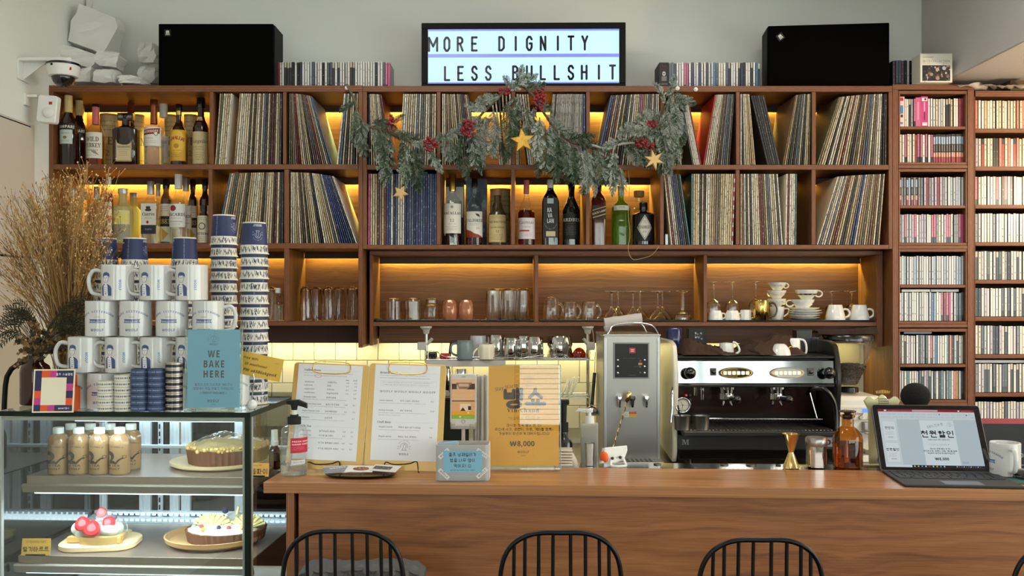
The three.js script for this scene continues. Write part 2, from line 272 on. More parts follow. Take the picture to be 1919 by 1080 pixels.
// ───────────── the room ─────────────
const XL = -2.05, XR = 3.4, ZB = -4.62, ZF = 2.6, YC = 3.1, XB = 1.968, YB = 2.495;
struct('floor', box(XR - XL + 0.4, 0.12, ZF - ZB + 0.4, (XL + XR) / 2, -0.06, (ZF + ZB) / 2), M.floor);
struct('ceiling', box(XR - XL + 0.4, 0.14, ZF - ZB + 0.4, (XL + XR) / 2, YC + 0.07, (ZF + ZB) / 2), M.ceiling);
const wallBack = struct('wall_back', box(XR - XL + 0.4, YC, 0.15, (XL + XR) / 2, YC / 2, ZB - 0.075), M.paint);
struct('wall_left', box(0.15, YC, ZF - ZB, XL - 0.075, YC / 2, (ZF + ZB) / 2), M.paint);
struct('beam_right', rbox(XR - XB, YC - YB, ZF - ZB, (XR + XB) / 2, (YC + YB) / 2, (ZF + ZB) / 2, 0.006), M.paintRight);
// pieces of a wall round its window openings; each opening [a0, a1, y0, y1] along the wall
function piercedWall(name, axis, where, from, to, openings) {
const gs = [], put = (a0, a1, y0, y1) => { if (a1 - a0 > 1e-3 && y1 - y0 > 1e-3) gs.push(axis === 'x' ? box(a1 - a0, y1 - y0, 0.15, (a0 + a1) / 2, (y0 + y1) / 2, where) : box(0.15, y1 - y0, a1 - a0, where, (y0 + y1) / 2, (a0 + a1) / 2)); };
let a = from;
for (const [a0, a1, y0, y1] of openings) { put(a, a0, 0, YC); put(a0, a1, 0, y0); put(a0, a1, y1, YC); a = a1; }
put(a, to, 0, YC);
struct(name, gs, M.paint);
}
const winFront = [[-1.85, -1.0, 0.5, 2.6], [0.06, 3.1, 1.2, 2.45]], winRight = [[-2.2, 2.2, 0.6, 2.3]];
piercedWall('wall_front', 'x', ZF + 0.075, XL - 0.2, XR + 0.2, winFront);
piercedWall('wall_right', 'z', XR + 0.075, ZB, ZF, winRight);
function windowIn(axis, where, [a0, a1, y0, y1]) {
const w = a1 - a0, h = y1 - y0, n = Math.max(1, Math.round(w / 1.1)), t = 0.05, bar = (a, y, l, v) => axis === 'x' ? box(v ? t : l, v ? l : t, 0.06, a, y, where) : box(0.06, v ? l : t, v ? t : l, where, y, a), gs = [];
gs.push(bar((a0 + a1) / 2, y0 + t / 2, w, false), bar((a0 + a1) / 2, y1 - t / 2, w, false));
for (let i = 0; i <= n; i++) gs.push(bar(clamp(a0 + w * i / n, a0 + t / 2, a1 - t / 2), (y0 + y1) / 2, h, true));
const f = struct('window_' + (++windows), gs, M.black);
part('pane', axis === 'x' ? box(w, h, 0.004, (a0 + a1) / 2, (y0 + y1) / 2, where) : box(0.004, h, w, where, (y0 + y1) / 2, (a0 + a1) / 2), M.pane, f);
}
let windows = 0;
for (const w of winFront) windowIn('x', ZF + 0.1, w);
for (const w of winRight) windowIn('z', XR + 0.1, w);
{ // slatted blind over the wide front window: the acrylic poster stand mirrors it
const b = thing('window_blind', 'white slatted blind lowered over the wide front window', 'blind', [1.565, 2.42, ZF - 0.03]);
part('headrail', rbox(3.0, 0.035, 0.05, 0, 0, 0, 0.004), M.white, b);
const slat = rbox(2.98, 0.0015, 0.046, 0, 0, 0, 0.0007).rotateX(0.06), blindMat = phys({ color: col(238, 238, 236), roughness: 0.8, transmission: 0.45, thickness: 0 });
for (let i = 0; i < 28; i++) part('slat', slat, blindMat, b, [0, -0.05 - i * 0.043, 0]);
}
// flush cupboard doors in the side wall
{
const d = struct('door_1', box(0.012, 2.245, 1.0, XL + 0.006, 1.1225, -3.6), M.doorPaint);
const x = XL + 0.016;
part('door_panel', rbox(0.012, 0.545, 0.93, x, 1.957, -3.598, 0.003), M.doorPaint, d);
part('door_panel', rbox(0.012, 1.62, 0.93, x, 0.845, -3.598, 0.003), M.doorPaint, d);
part('door_gap', box(0.0035, 0.006, 0.93, XL + 0.013, 2.233, -3.598), M.black, d);
part('door_gap', box(0.0035, 0.008, 0.93, XL + 0.013, 1.68, -3.598), M.black, d);
}
// tiles of the splashback, each its own piece; the joint is the mortar bed behind
{
const tw = 0.1018, th = 0.1085, y1 = 1.3195;
const bed = part('mortar_bed', box(3.72, 0.5, 0.006, -0.19, 1.085, ZB + 0.003), M.grout, wallBack);
const g = [0, 1, 2].map((k) => rbox(tw - 0.003, th - 0.003, 0.008, 0, 0, 0, 0.002));
const tones = [M.tile, M.tile.clone(), M.tile.clone()]; tones[1].color = col(226, 220, 200); tones[2].color = col(236, 231, 214);
for (let r = 0; r < 4; r++) for (let c = -14; c < 9; c++) part('tile', g[0], pick(tones), wallBack, [0.0184 + (c + (r % 2 ? 0.5 : 0)) * tw, y1 - th * (r + 0.5), ZB + 0.009 + rr(-0.0006, 0.0006)]);
}
// ceiling lamps over the seats: flat panels, each with its area light
for (const [i, x, z] of [[0, -0.45, -3.0], [1, 1.05, -3.0], [2, -0.9, 0.6], [3, 1.1, 0.6]]) {
const back = i < 2 ? 1 : 0.4, l = thing('ceiling_light', 'flat white ceiling panel, ' + ['front', 'front', 'rear', 'rear'][i] + ' pair, over the ' + ['display case side', 'laptop side', 'display case side', 'laptop side'][i], 'lamp', [x, YC, z], 0, 'ceiling panels over the seats');
part('frame', rbox(0.64, 0.03, 0.64, 0, -0.015, 0, 0.004), M.white, l);
part('diffuser', box(0.6, 0.004, 0.6, 0, -0.032, 0), glow([1, 0.96, 0.88], 3), l);
area('panel_light', [x, YC - 0.037, z], 0.6, 0.6, [1, 0.95, 0.87], CEILING_LAMP * back, [0, -1, 0]);
}
{ // globe lamp hung under the beam, just outside the view; it warms the far bookcase and the underside of the beam
const l = thing('globe_lamp', 'opal globe lamp hung under the beam before the far bookcase', 'lamp', [2.85, YB, -3.35]);
part('cord', cyl(0.003, 0.003, 0.3, 0, -0.3, 0, 8), M.black, l); part('cap', cyl(0.03, 0.02, 0.04, 0, -0.33, 0), M.black, l); part('globe', ball(0.09, 0, -0.4, 0, 24, 18), glow([1, 0.8, 0.55], 3), l);
const s = new THREE.PointLight(new THREE.Color(1, 0.74, 0.46), SPOT_WARM, 0, 2); s.name = 'globe_light'; s.shadow.radius = 4.5; s.position.set(2.85, YB - 0.4, -3.35); s.castShadow = true; scene.add(s);
}
// ───────────── shelving ─────────────
const D1 = 4.25, D2 = 4.35, D3 = 4.25, DB = 4.60;            // front planes of the record case, the glass case, the disc cases; back plane of all
const plyMats = [M.wood, M.wood, M.wood, M.wood, M.ply, M.wood];
// boards given by their front outline in pixels on the plane d, running back to `back`
function slabAt(name, parent, x0, x1, y0, y1, d, back, g, mats = plyMats, r = 0.0015) {
const a = at(x0, y0, d), b = at(x1, y1, d), w = b.x - a.x, h = a.y - b.y, m = part(name, board(w, h, back - d, 0, 0, 0, g, r), mats, parent);
m.position.set((a.x + b.x) / 2 - parent.position.x, (a.y + b.y) / 2 - parent.position.y, -(d + back) / 2 - parent.position.z);
return m;
}
// a light pelmet with its warm strip: cell given in world x and the underside of the board above
function pelmet(parent, x0, x1, yTop, o = {}) {
const zp = o.z ?? -4.558, h = o.h ?? 0.031, c = o.color || WARM, k = o.k ?? WARM_STRIP, w = x1 - x0 - 0.004;
part('pelmet', board(w, h, 0.008, (x0 + x1) / 2 - parent.position.x, yTop - h / 2 - parent.position.y, zp - parent.position.z, 0), M.darkWood, parent);
const zs = -4.579;
part('light_strip', box(w - 0.02, 0.005, 0.01, (x0 + x1) / 2 - parent.position.x, yTop - 0.0035 - parent.position.y, zs - parent.position.z), glow([1, 0.72, 0.16], 2.2), parent);
area('strip_light', [(x0 + x1) / 2, yTop - 0.0075, zs], w - 0.02, 0.01, c, k, [0, -1, 0]);
}
const caseA = thing('bookcase', 'stained plywood wall shelf with bottles and records beside the white wall', 'bookcase', [px(386, D1), 1.3, -DB], 0);
const caseB = thing('bookcase', 'long stained plywood record shelf hung with the green garland', 'bookcase', [px(1176, D1), py(467, D1), -DB], 0);
const caseC = thing('wall_cabinet', 'open plywood wall cabinet of glasses and cups under the record shelf', 'cabinet', [0.518, 1.3, -DB], 0);
const wxs = (x, d = D1) => px(x, d);
{
const S = (n, x0, x1, y0, y1, g, mats, d = D1, b = DB - 0.012) => slabAt(n, caseA, x0, x1, y0, y1, d, b, g, mats);
S('top_board', 92, 680, 160, 172, 0);
S('side_panel', 92, 100, 172.2, 648, 1); S('side_panel', 672, 680, 172.2, 652, 1);
S('shelf_board', 100.3, 671.7, 308, 317.5, 0); S('shelf_board', 100.3, 671.7, 456, 466, 0); S('shelf_board', 100.3, 671.7, 603, 610.5, 0);
for (const [a, b, y0, y1] of [[393, 400.5, 172.3, 307.7], [530.5, 537, 172.3, 307.7], [391, 398, 317.8, 455.7], [533, 542, 317.8, 455.7], [533, 542, 466.3, 602.7]]) S('divider', a, b, y0, y1, 1);
part('back_panel', board(wxs(680) - wxs(92), py(160, D1) - 1.3, 0.011, wxs(386) - caseA.position.x, (py(160, D1) + 1.3) / 2 - 1.3, 0.006, 0), M.wood, caseA);
part('apron', board(wxs(671) - wxs(101), 0.085, 0.016, wxs(386) - caseA.position.x, 1.345 - 1.3, 0.14, 0), M.darkWood, caseA);
const u = [py(172, D1), py(317.5, D1), py(466, D1)];
for (const [x0, x1, r] of [[100, 393, 0], [400.5, 530.5, 0], [537, 672, 0], [100, 391, 1], [398, 533, 1], [542, 672, 1], [100, 533, 2], [542, 672, 2]]) pelmet(caseA, wxs(x0), wxs(x1), u[r], { k: WARM_STRIP * (r === 2 ? 0.4 : 1) });
}
{
const S = (n, x0, x1, y0, y1, g) => slabAt(n, caseB, x0, x1, y0, y1, D1, DB - 0.012, g);
S('top_board', 680.4, 1673, 161, 172, 0); S('side_panel', 680.4, 688, 172.2, 467, 1); S('side_panel', 1666, 1673, 172.2, 467, 1);
S('shelf_board', 688.3, 1665.7, 309, 318, 0); S('shelf_board', 688.3, 1665.7, 459, 467, 0);
const dv = [[819, 826], [959, 966], [1099, 1106], [1238, 1245], [1380, 1387], [1522, 1529.5]];
for (const [a, b] of dv) { S('divider', a, b, 172.3, 308.7, 1); S('divider', a - 0.5, b - 0.5, 318.3, 458.7, 1); }
part('back_panel', board(wxs(1673) - wxs(680.4), py(161, D1) - py(467, D1), 0.008, 0, (py(161, D1) - py(467, D1)) / 2, 0.006, 0), M.wood, caseB);
const xs = [688, ...dv.flat(), 1666];
for (let i = 0; i < xs.length; i += 2) { const k = i >= 10 ? 0.35 : i >= 8 ? 0.6 : 1; pelmet(caseB, wxs(xs[i]), wxs(xs[i + 1]), py(172, D1), { k: WARM_STRIP * k }); pelmet(caseB, wxs(xs[i]), wxs(xs[i + 1]), py(318, D1), { k: WARM_STRIP * k }); }
}
{
const S = (n, x0, x1, y0, y1, g, d = D2, mats) => slabAt(n, caseC, x0, x1, y0, y1, d, DB - 0.012, g, mats);
S('top_board', 693, 1655, 470.2, 478, 0); S('side_panel', 693, 699, 478.3, 648, 1); S('side_panel', 1644, 1655, 478.3, 650, 1);
S('shelf_board', 699.4, 1643.6, 604, 611.5, 0);
for (const [a, b] of [[1002, 1009], [1319, 1325.5]]) S('divider', a, b, 478.3, 603.7, 1);
const xc = caseC.position.x, cx = (px(693, D2) + px(1655, D2)) / 2 - xc;
part('back_panel', board(px(1655, D2) - px(693, D2), 0.44, 0.011, cx, 0.22, 0.006, 0), M.wood, caseC);
part('apron', board(px(1644, D2) - px(699, D2) - 0.004, 0.082, 0.014, cx, 0.04, 0.09, 0), M.wood, caseC);
for (const [a, b] of [[699, 1002], [1009, 1319], [1325.5, 1644]]) pelmet(caseC, px(a, D2), px(b, D2), py(478, D2), { h: 0.032, k: WARM_STRIP * 0.4 });
}
// the strip that lights the tiles, hung under both cases
for (const [k, x0, x1] of [[0, wxs(101), wxs(671)], [1, px(700, D2), px(1643, D2)]]) {
const t = thing('light_strip', k ? 'pale light strip under the open glass cabinet above the tiles' : 'pale light strip under the bottle shelf above the tiles', 'light strip', [(x0 + x1) / 2, 1.318, -4.545]);
part('housing', box(x1 - x0, 0.012, 0.03, 0, 0.006, 0), M.white, t); part('diffuser', box(x1 - x0 - 0.01, 0.004, 0.014, 0, -0.003, 0), glow(PALEWARM, 5), t);
area('tile_light', [(x0 + x1) / 2, 1.312, -4.545], x1 - x0 - 0.02, 0.014, PALEWARM, TILE_STRIP, [0, -1, 0]);
}
// disc cases: tall plywood frames with nested boxes of two rows each
const caseD = thing('bookcase', 'narrow tall plywood bookcase packed with disc cases beside the records', 'bookcase', [px(1749, D3), 0, -DB]);
{
const S = (n, x0, x1, y0, y1, g, d = D3) => slabAt(n, caseD, x0, x1, y0, y1, d, DB - 0.008, g);
S('top_board', 1673.4, 1826, 158, 168, 0); S('side_panel', 1673.4, 1684, 168.2, 1190, 1); S('side_panel', 1814, 1826, 168.2, 1190, 1);
for (const [y0, ys, y1, in0] of [[170, 237, 304, 176], [316.5, 385, 455, 322], [466.5, 534, 602.5, 472], [616, 683, 750, 622], [764, 830, 900, 769]]) {
S('box_top', 1684.4, 1813.6, y0, in0, 0, D3 + 0.004); S('box_side', 1684.4, 1687.6, in0 + 0.2, y1, 1, D3 + 0.004); S('box_side', 1810, 1813.6, in0 + 0.2, y1, 1, D3 + 0.004);
S('shelf_board', 1687.8, 1809.8, ys, ys + 5.5, 0, D3 + 0.006); S('box_bottom', 1684.4, 1813.6, y1 + 0.2, y1 + 5, 0, D3 + 0.004); S('rail', 1684.4, 1813.6, y1 + 5.3, y1 + 11.6, 0, D3);
}
part('back_panel', board(px(1826, D3) - px(1673, D3), 2.44, 0.004, 0, 1.22, 0.003, 1), M.wood, caseD);
}
const caseE = thing('bookcase', 'far plywood bookcase of disc cases under the beam, lit warm from above', 'bookcase', [2.26, 0, -DB]);
const rowsE = [[170, 181], [241, 249], [312, 320], [384, 391], [454, 461], [525, 532], [594, 602], [665, 672], [737, 744], [808, 815]];
{
const S = (n, x0, x1, y0, y1, g, d = D3) => slabAt(n, caseE, x0, x1, y0, y1, d, DB - 0.008, g);
S('side_panel', 1826.4, 1828.2, 181, 1190, 1, D3); S('side_panel', 2012, 2020, 181, 1190, 1);
for (const [a, b] of rowsE) S('shelf_board', 1828.4, 2011.6, a, b, 0);
part('back_panel', board(0.40, 2.4, 0.004, 0.02, 1.2, 0.003, 1), M.wood, caseE);
}
// ───────────── record sleeves and disc cases ─────────────
// spine print: one column of the texture per spine, colour below the lettering
function spineSheet(n, w, h, cols, marks) {
const c = document.createElement('canvas'); c.width = n * w; c.height = h; const g = c.getContext('2d');
for (let i = 0; i < n; i++) { const k = cols[i % cols.length]; g.save(); g.beginPath(); g.rect(i * w, 0, w, h); g.clip(); g.fillStyle = k[1]; g.fillRect(i * w, 0, w, h); marks(g, i * w, w, h, k, i); g.restore(); }
const t = new THREE.CanvasTexture(c); t.colorSpace = THREE.SRGBColorSpace; t.magFilter = THREE.LinearFilter; return t;
}
const LPC = [['cream', '#cdbf9d'], ['tan', '#a98f68'], ['black', '#17161a'], ['pale', '#d9d3c4'], ['grey', '#6d6a66'], ['brown', '#6b4c33'], ['cream', '#c4b089'], ['dark grey', '#33312f'], ['white', '#ded9cd'], ['navy', '#1e2748'], ['sand', '#b79f74'], ['dark red', '#64231f'], ['olive', '#5f5a3c'], ['cream', '#d2c5a8'], ['slate blue', '#4a5d78'], ['taupe', '#85776a'], ['pale', '#cfc8ba'], ['maroon', '#4d2229'], ['beige', '#bfae8c'], ['charcoal', '#26262a'],
['blue', '#2c3d78'], ['deep blue', '#222f66'], ['teal', '#3b6a70'], ['pink', '#c04d7c'], ['bright red', '#a01f22'], ['paper grey', '#a49f93'], ['paper grey', '#8f8a80'], ['paper grey', '#b5b0a4'], ['red and white', '#c9b8b4'], ['off-white', '#e2ded2']];
const NL = LPC.length * 2;
const lpTex = spineSheet(NL, 20, 512, LPC, (g, x, w, h, k, i) => {
const dark = parseInt(k[1].slice(1, 3), 16) < 110, ink = dark ? 'rgba(214,206,188,' : 'rgba(46,38,32,';
for (let y = 14; y < h - 20; y += rr(6, 46)) { const l = rr(4, k[0] === 'paper grey' ? 50 : 24); if (rnd() < 0.62) { g.fillStyle = ink + rr(0.15, 0.6) + ')'; g.fillRect(x + 5, y, 10, l * 0.6); } y += l * 0.5; }
for (let q = 0; q < 16; q++) { g.fillStyle = rnd() < 0.5 ? 'rgba(255,245,220,.14)' : 'rgba(20,10,5,.22)'; g.fillRect(x + rr(0, 16), rr(0, h), rr(2, 8), rr(4, 70)); }
g.fillStyle = 'rgba(12,9,7,.75)'; g.fillRect(x, 0, 3, h); g.fillRect(x + w - 3, 0, 3, h);
if (k[0] === 'red and white') for (let y = 0; y < h; y += 64) { g.fillStyle = '#8d2b2c'; g.fillRect(x, y, w, 34); }
});
const lpMat = std({ map: lpTex, roughness: 0.5 }), LPH = 0.314;
const lpGeo = [];
for (let i = 0; i < NL; i++) {
const g = box(1, LPH, 0.295, 0, LPH / 2, -0.1475), p = g.attributes.normal, uv = g.attributes.uv;
for (let k = 0; k < uv.count; k++) { const f = p.getZ(k) > 0.5; uv.setXY(k, (i + (f ? 0.03 + 0.94 * uv.getX(k) : 0.5)) / NL, f ? uv.getY(k) : 0.02); }
lpGeo.push(g);
}
const idx = (name) => { const all = LPC.map((c, i) => [c, i]).filter(([c]) => c[0] === name).map(([, i]) => i); return all; };
const warmMix = [0, 0, 1, 2, 3, 3, 4, 5, 6, 6, 7, 8, 10, 11, 12, 13, 13, 15, 16, 18, 19, 14], blueMix = [9, 20, 21, 20, 14, 9, 21, 3], paperMix = [25, 26, 27, 25, 27, 26, 7], blackMix = [2, 19, 7, 2];
const lpMass = [], lpMassMat = [];
// groups: bottoms from xb0 to xb1 (pixels on the front plane), lean in degrees at both ends (+ = top leans to the laptop side), count, palette, cubby label
function records(xb0, xb1, t0, t1, n, row, cubby, o = {}) {
const yBase = row ? (xb1 < 680 ? py(456, D1) : py(459, D1)) : (xb1 < 680 ? py(308, D1) : py(309, D1)), pitch = (px(xb1, D1) - px(xb0, D1)) / n, DEG = Math.PI / 180, topPitch = pitch + LPH * (Math.tan(t1 * DEG) - Math.tan(t0 * DEG)) / n, room = Math.min(pitch * Math.cos(Math.max(Math.abs(t0), Math.abs(t1)) * DEG), topPitch * 0.97);
for (let i = 0; i < n; i++) {
const lean = -lerp(t0, t1, n > 1 ? i / (n - 1) : 0) * Math.PI / 180, thick = Math.max(0.0012, room * rr(0.7, 0.93)), x = px(xb0, D1) + pitch * (i + 0.5);
const pal = o.pal && (!o.from || i >= o.from) ? o.pal : warmMix, ci = (o.special && o.special[i] !== undefined ? o.special[i] : pick(pal)), geo = lpGeo[ci + (rnd() < 0.5 ? LPC.length : 0)];
const q = new THREE.Matrix4().makeRotationZ(lean), foot = Math.abs(Math.sin(lean)) * thick / 2 + 0.0006, z = -(D1 + 0.003 + rr(0, 0.004));
if (o.mass) { const g = geo.clone().scale(thick, 1, 1).applyMatrix4(q).translate(x, yBase + foot, z); lpMass.push(g); continue; }
const m = part('record_sleeve', geo, lpMat, scene, [x, yBase + foot, z], [0, 0, lean]); m.scale.set(thick, 1, 1);
const k = (cubbyCount.get(row + cubby) ?? 0) + 1; cubbyCount.set(row + cubby, k);
tag(m, LPC[ci][0] + '-spined record sleeve, ' + ord(k) + ' counted from the door side, ' + cubby + ' cubby, ' + (row ? 'lower' : 'upper') + ' row', 'record', 'record sleeves in the ' + (row ? 'lower' : 'upper') + ' ' + cubby + ' cubby');
}
}
const cubbyCount = new Map();
records(402, 424, 4, 5, 6, 0, 'first record'); records(438, 527, 4.5, 1, 22, 0, 'first record');
records(541, 623, 0, -16.5, 21, 0, 'second record'); records(630, 671, 6, 0.5, 8, 0, 'second record', { special: { 0: 8, 1: 14 } });
records(690, 735, 0, -8, 10, 0, 'third record', { mass: 1 }); records(747, 817, 3.4, 0.5, 16, 0, 'third record', { mass: 1 });
records(828, 897, 0, -8, 16, 0, 'fourth record', { mass: 1 }); records(936, 958, -7, 0, 6, 0, 'fourth record', { mass: 1 });
records(968, 977, 0, -1, 3, 0, 'fifth record', { mass: 1 }); records(990, 1005, -7, -6, 4, 0, 'fifth record', { mass: 1 }); records(1027, 1092, 4, 0.6, 22, 0, 'magazine', { pal: paperMix }); records(1093, 1098, 0, 0, 1, 0, 'magazine', { special: { 0: 20 } });
records(1117, 1236, 12, 0.5, 27, 0, 'sixth record', { special: { 0: 14, 1: 20, 17: 23 } });
records(1257, 1279, 0, -3, 6, 0, 'seventh record', { mass: 1 }); records(1298, 1316, -10, -11, 6, 0, 'seventh record', { pal: [3, 8, 7], special: { 5: 24 } }); records(1318, 1369, 9.5, 4, 14, 0, 'seventh record', { special: { 0: 24 } });
records(1388, 1418, 0, -5, 8, 0, 'eighth record'); records(1439, 1463, -13.4, -13, 6, 0, 'eighth record', { pal: blackMix }); records(1467, 1519, 10.5, 1, 14, 0, 'eighth record');
records(1531, 1663, 18, 0.4, 30, 0, 'ninth record', { special: { 29: 19, 28: 2 } });
records(404, 531, 11, 0.5, 28, 1, 'first record', { mass: 1 });
records(544, 670, 0, -19.5, 30, 1, 'second record', { pal: blueMix, from: 22 });
records(689.5, 818, 0.3, 0.3, 30, 1, 'third record', { pal: blueMix, from: 8, special: { 0: 23 } });
records(1258, 1295, -6, -8, 10, 1, 'fourth record', { special: { 5: 9, 6: 20, 9: 22 } }); records(1296, 1375, 0.2, 2, 21, 1, 'fourth record', { special: { 0: 22, 20: 28 } });
records(1388, 1469, 0, -4.2, 21, 1, 'fifth record'); records(1472, 1494, 1, 0.6, 6, 1, 'fifth record', { special: { 5: 22 } });
records(1531, 1650, 17, 4.5, 27, 1, 'sixth record', { special: { 14: 14, 15: 20 } });
tag(part('record_sleeves', lpMass, lpMat, scene), 'record sleeves half hidden behind the garland and the paper cup towers', 'records', null, 'stuff');

// disc cases
const CDC = [['white', '#dcdcd8'], ['pale grey', '#b9bcc0'], ['white', '#e4e1da'], ['charcoal', '#2e2f36'], ['cream', '#d8cdb2'], ['black', '#151519'], ['pale lilac', '#b7aec0'], ['grey', '#84868c'], ['white', '#d2d4d6'], ['crimson', '#8f2440'], ['rose', '#c06a84'], ['blue', '#3f6da0'], ['teal', '#4f8a92'], ['ochre', '#b98a48'], ['slate', '#4e5866'], ['off-white', '#d6d2c6'], ['plum', '#5c3550'], ['pale blue', '#9fb4c8'], ['navy', '#273154'], ['red', '#b0342f'], ['multicoloured', '#201e22'], ['salmon', '#cf7f6d'], ['pink', '#c6417f'], ['beige', '#c9b590']];
const NC = CDC.length;
const cdTex = spineSheet(NC, 24, 256, CDC, (g, x, w, h, k) => {
const dark = parseInt(k[1].slice(1, 3), 16) < 110, ink = dark ? 'rgba(220,216,210,' : 'rgba(40,36,40,';
for (let y = 12; y < h - 12; y += rr(5, 60)) { const l = rr(3, 16); if (rnd() < 0.45) { g.fillStyle = ink + rr(0.2, 0.6) + ')'; g.fillRect(x + 8, y, 8, l); } y += l; }
if (k[0] === 'multicoloured') { g.fillStyle = pick(['#c58e86', '#9fb4cc', '#cfae6a']); g.fillRect(x, h * 0.08, w, h * 0.27); g.fillStyle = pick(['#d8c07a', '#c9c6bc', '#dd9f86']); g.fillRect(x, h * 0.64, w, h * 0.26); g.fillStyle = '#8a847c'; g.fillRect(x + 8, h * 0.38, 8, h * 0.22); }
if (rnd() < 0.25) { g.fillStyle = pick(['#a33a44', '#2d4f86', '#25252b', '#b9b2a0']); g.fillRect(x, rnd() < 0.5 ? 0 : h * 0.8, w, h * 0.2); }
g.fillStyle = 'rgba(10,9,10,.85)'; g.fillRect(x, 0, 2.5, h); g.fillRect(x + w - 2.5, 0, 2.5, h);
});
const cdMat = phys({ map: cdTex, roughness: 0.3, clearcoat: 0.4, clearcoatRoughness: 0.12 });
const cdGeo = CDC.map((_, i) => { const g = box(1, 0.125, 0.142, 0, 0.0625, -0.071), p = g.attributes.normal, uv = g.attributes.uv; for (let k = 0; k < uv.count; k++) { const f = p.getZ(k) > 0.5; uv.setXY(k, (i + (f ? 0.02 + 0.96 * uv.getX(k) : 0.05)) / NC, f ? uv.getY(k) : 0.5); } return g; });
const cdMass = [];
const fairly = [0, 1, 2, 3, 4, 5, 6, 7, 8, 14, 15, 2, 0, 3, 8], mono = [0, 1, 3, 5, 8, 14, 15, 18, 0, 2];
// discs from x0 to x1 in pixels on plane d, standing at y (pixels)
function discs(x0, x1, n, y, d, where, group, o = {}) {
const pitch = (px(x1, d) - px(x0, d)) / n;
for (let i = 0; i < n; i++) {
const ci = o.special?.[i] ?? pick(o.pal || fairly), x = px(x0, d) + pitch * (i + 0.5), w = pitch * rr(0.82, 0.94), z = -(d + 0.012 + rr(0, 0.006)), yb = d > 4.3 ? (x1 < 1200 ? yTopA : x1 < 1500 ? yTopB : yTopD) : py(y, D3) + 0.0008, s = o.h ?? rr(0.985, 1.02);
if (o.mass) { cdMass.push(cdGeo[ci].clone().scale(w, s, 1).translate(x, yb, z)); continue; }
const m = part('disc_case', cdGeo[ci], cdMat, scene, [x, yb, z]); m.scale.set(w, s, 1);
tag(m, CDC[ci][0] + ' disc case, ' + ord(i + 1) + ' ' + where, 'disc', group);
}
}
const yTopA = py(160, D1) + 0.0006, yTopB = py(161, D1) + 0.0006, yTopD = py(158, D3) + 0.0006;
const rowD = (k) => 'in ' + ord(k) + ' row of narrow bookcase, counted from the records', gD = (k) => 'disc cases, row ' + ord(k) + ' of the narrow bookcase';
discs(513, 731, 46, 160.5, 4.33, 'from the nearer black speaker on the record shelf top'.replace('nearer ', ''), 'disc cases between the speaker and the sign', { pal: mono, special: { 0: 0, 1: 9, 2: 4, 44: 10, 45: 22 } });
discs(1255, 1427, 37, 161.5, 4.33, 'from the black box set between sign and speaker', 'disc cases beside the black box set', { pal: mono, special: { 6: 10, 7: 22, 18: 11, 35: 11 } });
discs(1676, 1724, 9, 158, 4.32, 'beside the pictorial box set on the narrow bookcase', 'disc cases beside the pictorial box set', { pal: [3, 5, 14, 0, 1, 16] });
const D4 = D3 + 0.01;
discs(1698, 1719, 5, 236.6, D4, rowD(1), gD(1), { special: { 0: 0, 4: 10 } }); discs(1742, 1809, 14, 236.6, D4, rowD(1).replace('the records', 'the pink box'), gD(1), { special: { 12: 9, 13: 9 } });
discs(1688, 1752, 13, 303.6, D4, rowD(2), gD(2), { pal: [2, 4, 9, 0, 10, 3, 4, 10, 8], special: {} }); discs(1752.5, 1809, 12, 303.6, D4, rowD(2).replace('the records', 'mid row'), gD(2), { pal: [20] });
discs(1688, 1728, 9, 384.6, D4, rowD(3), gD(3), { pal: [20, 17, 7] }); discs(1729, 1809, 16, 384.6, D4, rowD(3).replace('the records', 'mid row'), gD(3), { pal: [9, 6, 17, 8, 6, 1, 7] });
discs(1688, 1809, 26, 454.6, D4, rowD(4), gD(4), { pal: [0, 6, 1, 6, 10, 4, 8, 7], special: { 25: 22 } });
discs(1688, 1809, 26, 533.6, D4, rowD(5), gD(5), { pal: [1, 8, 1, 17, 8] });
discs(1688, 1809, 26, 602, D4, rowD(6), gD(6), { pal: [1, 8, 0, 1], special: { 13: 11, 14: 17, 17: 10, 18: 9, 19: 10, 20: 22, 23: 14, 24: 14, 25: 14 } });
discs(1688, 1809, 27, 682.6, D4, rowD(7), gD(7), { special: { 13: 10, 15: 11, 20: 12, 21: 21 } });
discs(1688, 1809, 26, 749.6, D4, rowD(8), gD(8), { special: { 3: 12, 17: 12, 20: 12, 22: 21, 23: 13 } });
for (let k = 1; k < rowsE.length; k++) discs(1831, 2008, 32, rowsE[k][0] - 0.4, D3 + 0.006, '', '', { mass: 1, pal: k === 1 ? [4, 15, 2, 23, 4, 2, 21] : k < 4 ? [4, 15, 10, 21, 0, 6, 17, 19, 2, 5] : fairly });
tag(part('disc_cases', cdMass, cdMat, scene), 'compact disc cases filling all rows of the far bookcase', 'discs', null, 'stuff');
// discs lying flat on the upright rows
const flatDisc = (x0, x1, y, d, ci, label, h = 0.0104) => { const w = px(x1, d) - px(x0, d), g = box(w, h, 0.125, 0, h / 2, -0.0625), uv = g.attributes.uv; for (let k = 0; k < uv.count; k++) uv.setXY(k, (ci + 0.5) / NC, 0.5); tag(part('disc_case', g, cdMat, scene, [px((x0 + x1) / 2, d), py(y, D3) + 0.0008, -(d + 0.02)]), label, 'disc', 'disc cases lying flat on others'); };
flatDisc(1694, 1747, 547.2, D4, 0, 'white disc case lying flat on the sixth row of the narrow bookcase, nearer the records'.replace(', nearer the records', ', record side'));
flatDisc(1749, 1801, 547.2, D4, 1, 'pale grey disc case lying flat on sixth row of narrow bookcase, far side');
flatDisc(1698, 1750, 626.6, D4, 14, 'slate disc case lying flat on the seventh row of the narrow bookcase');
flatDisc(1829, 1975, 681.5, D3 + 0.01, 0, 'long white box with red lettering lying flat on far bookcase discs', 0.012);
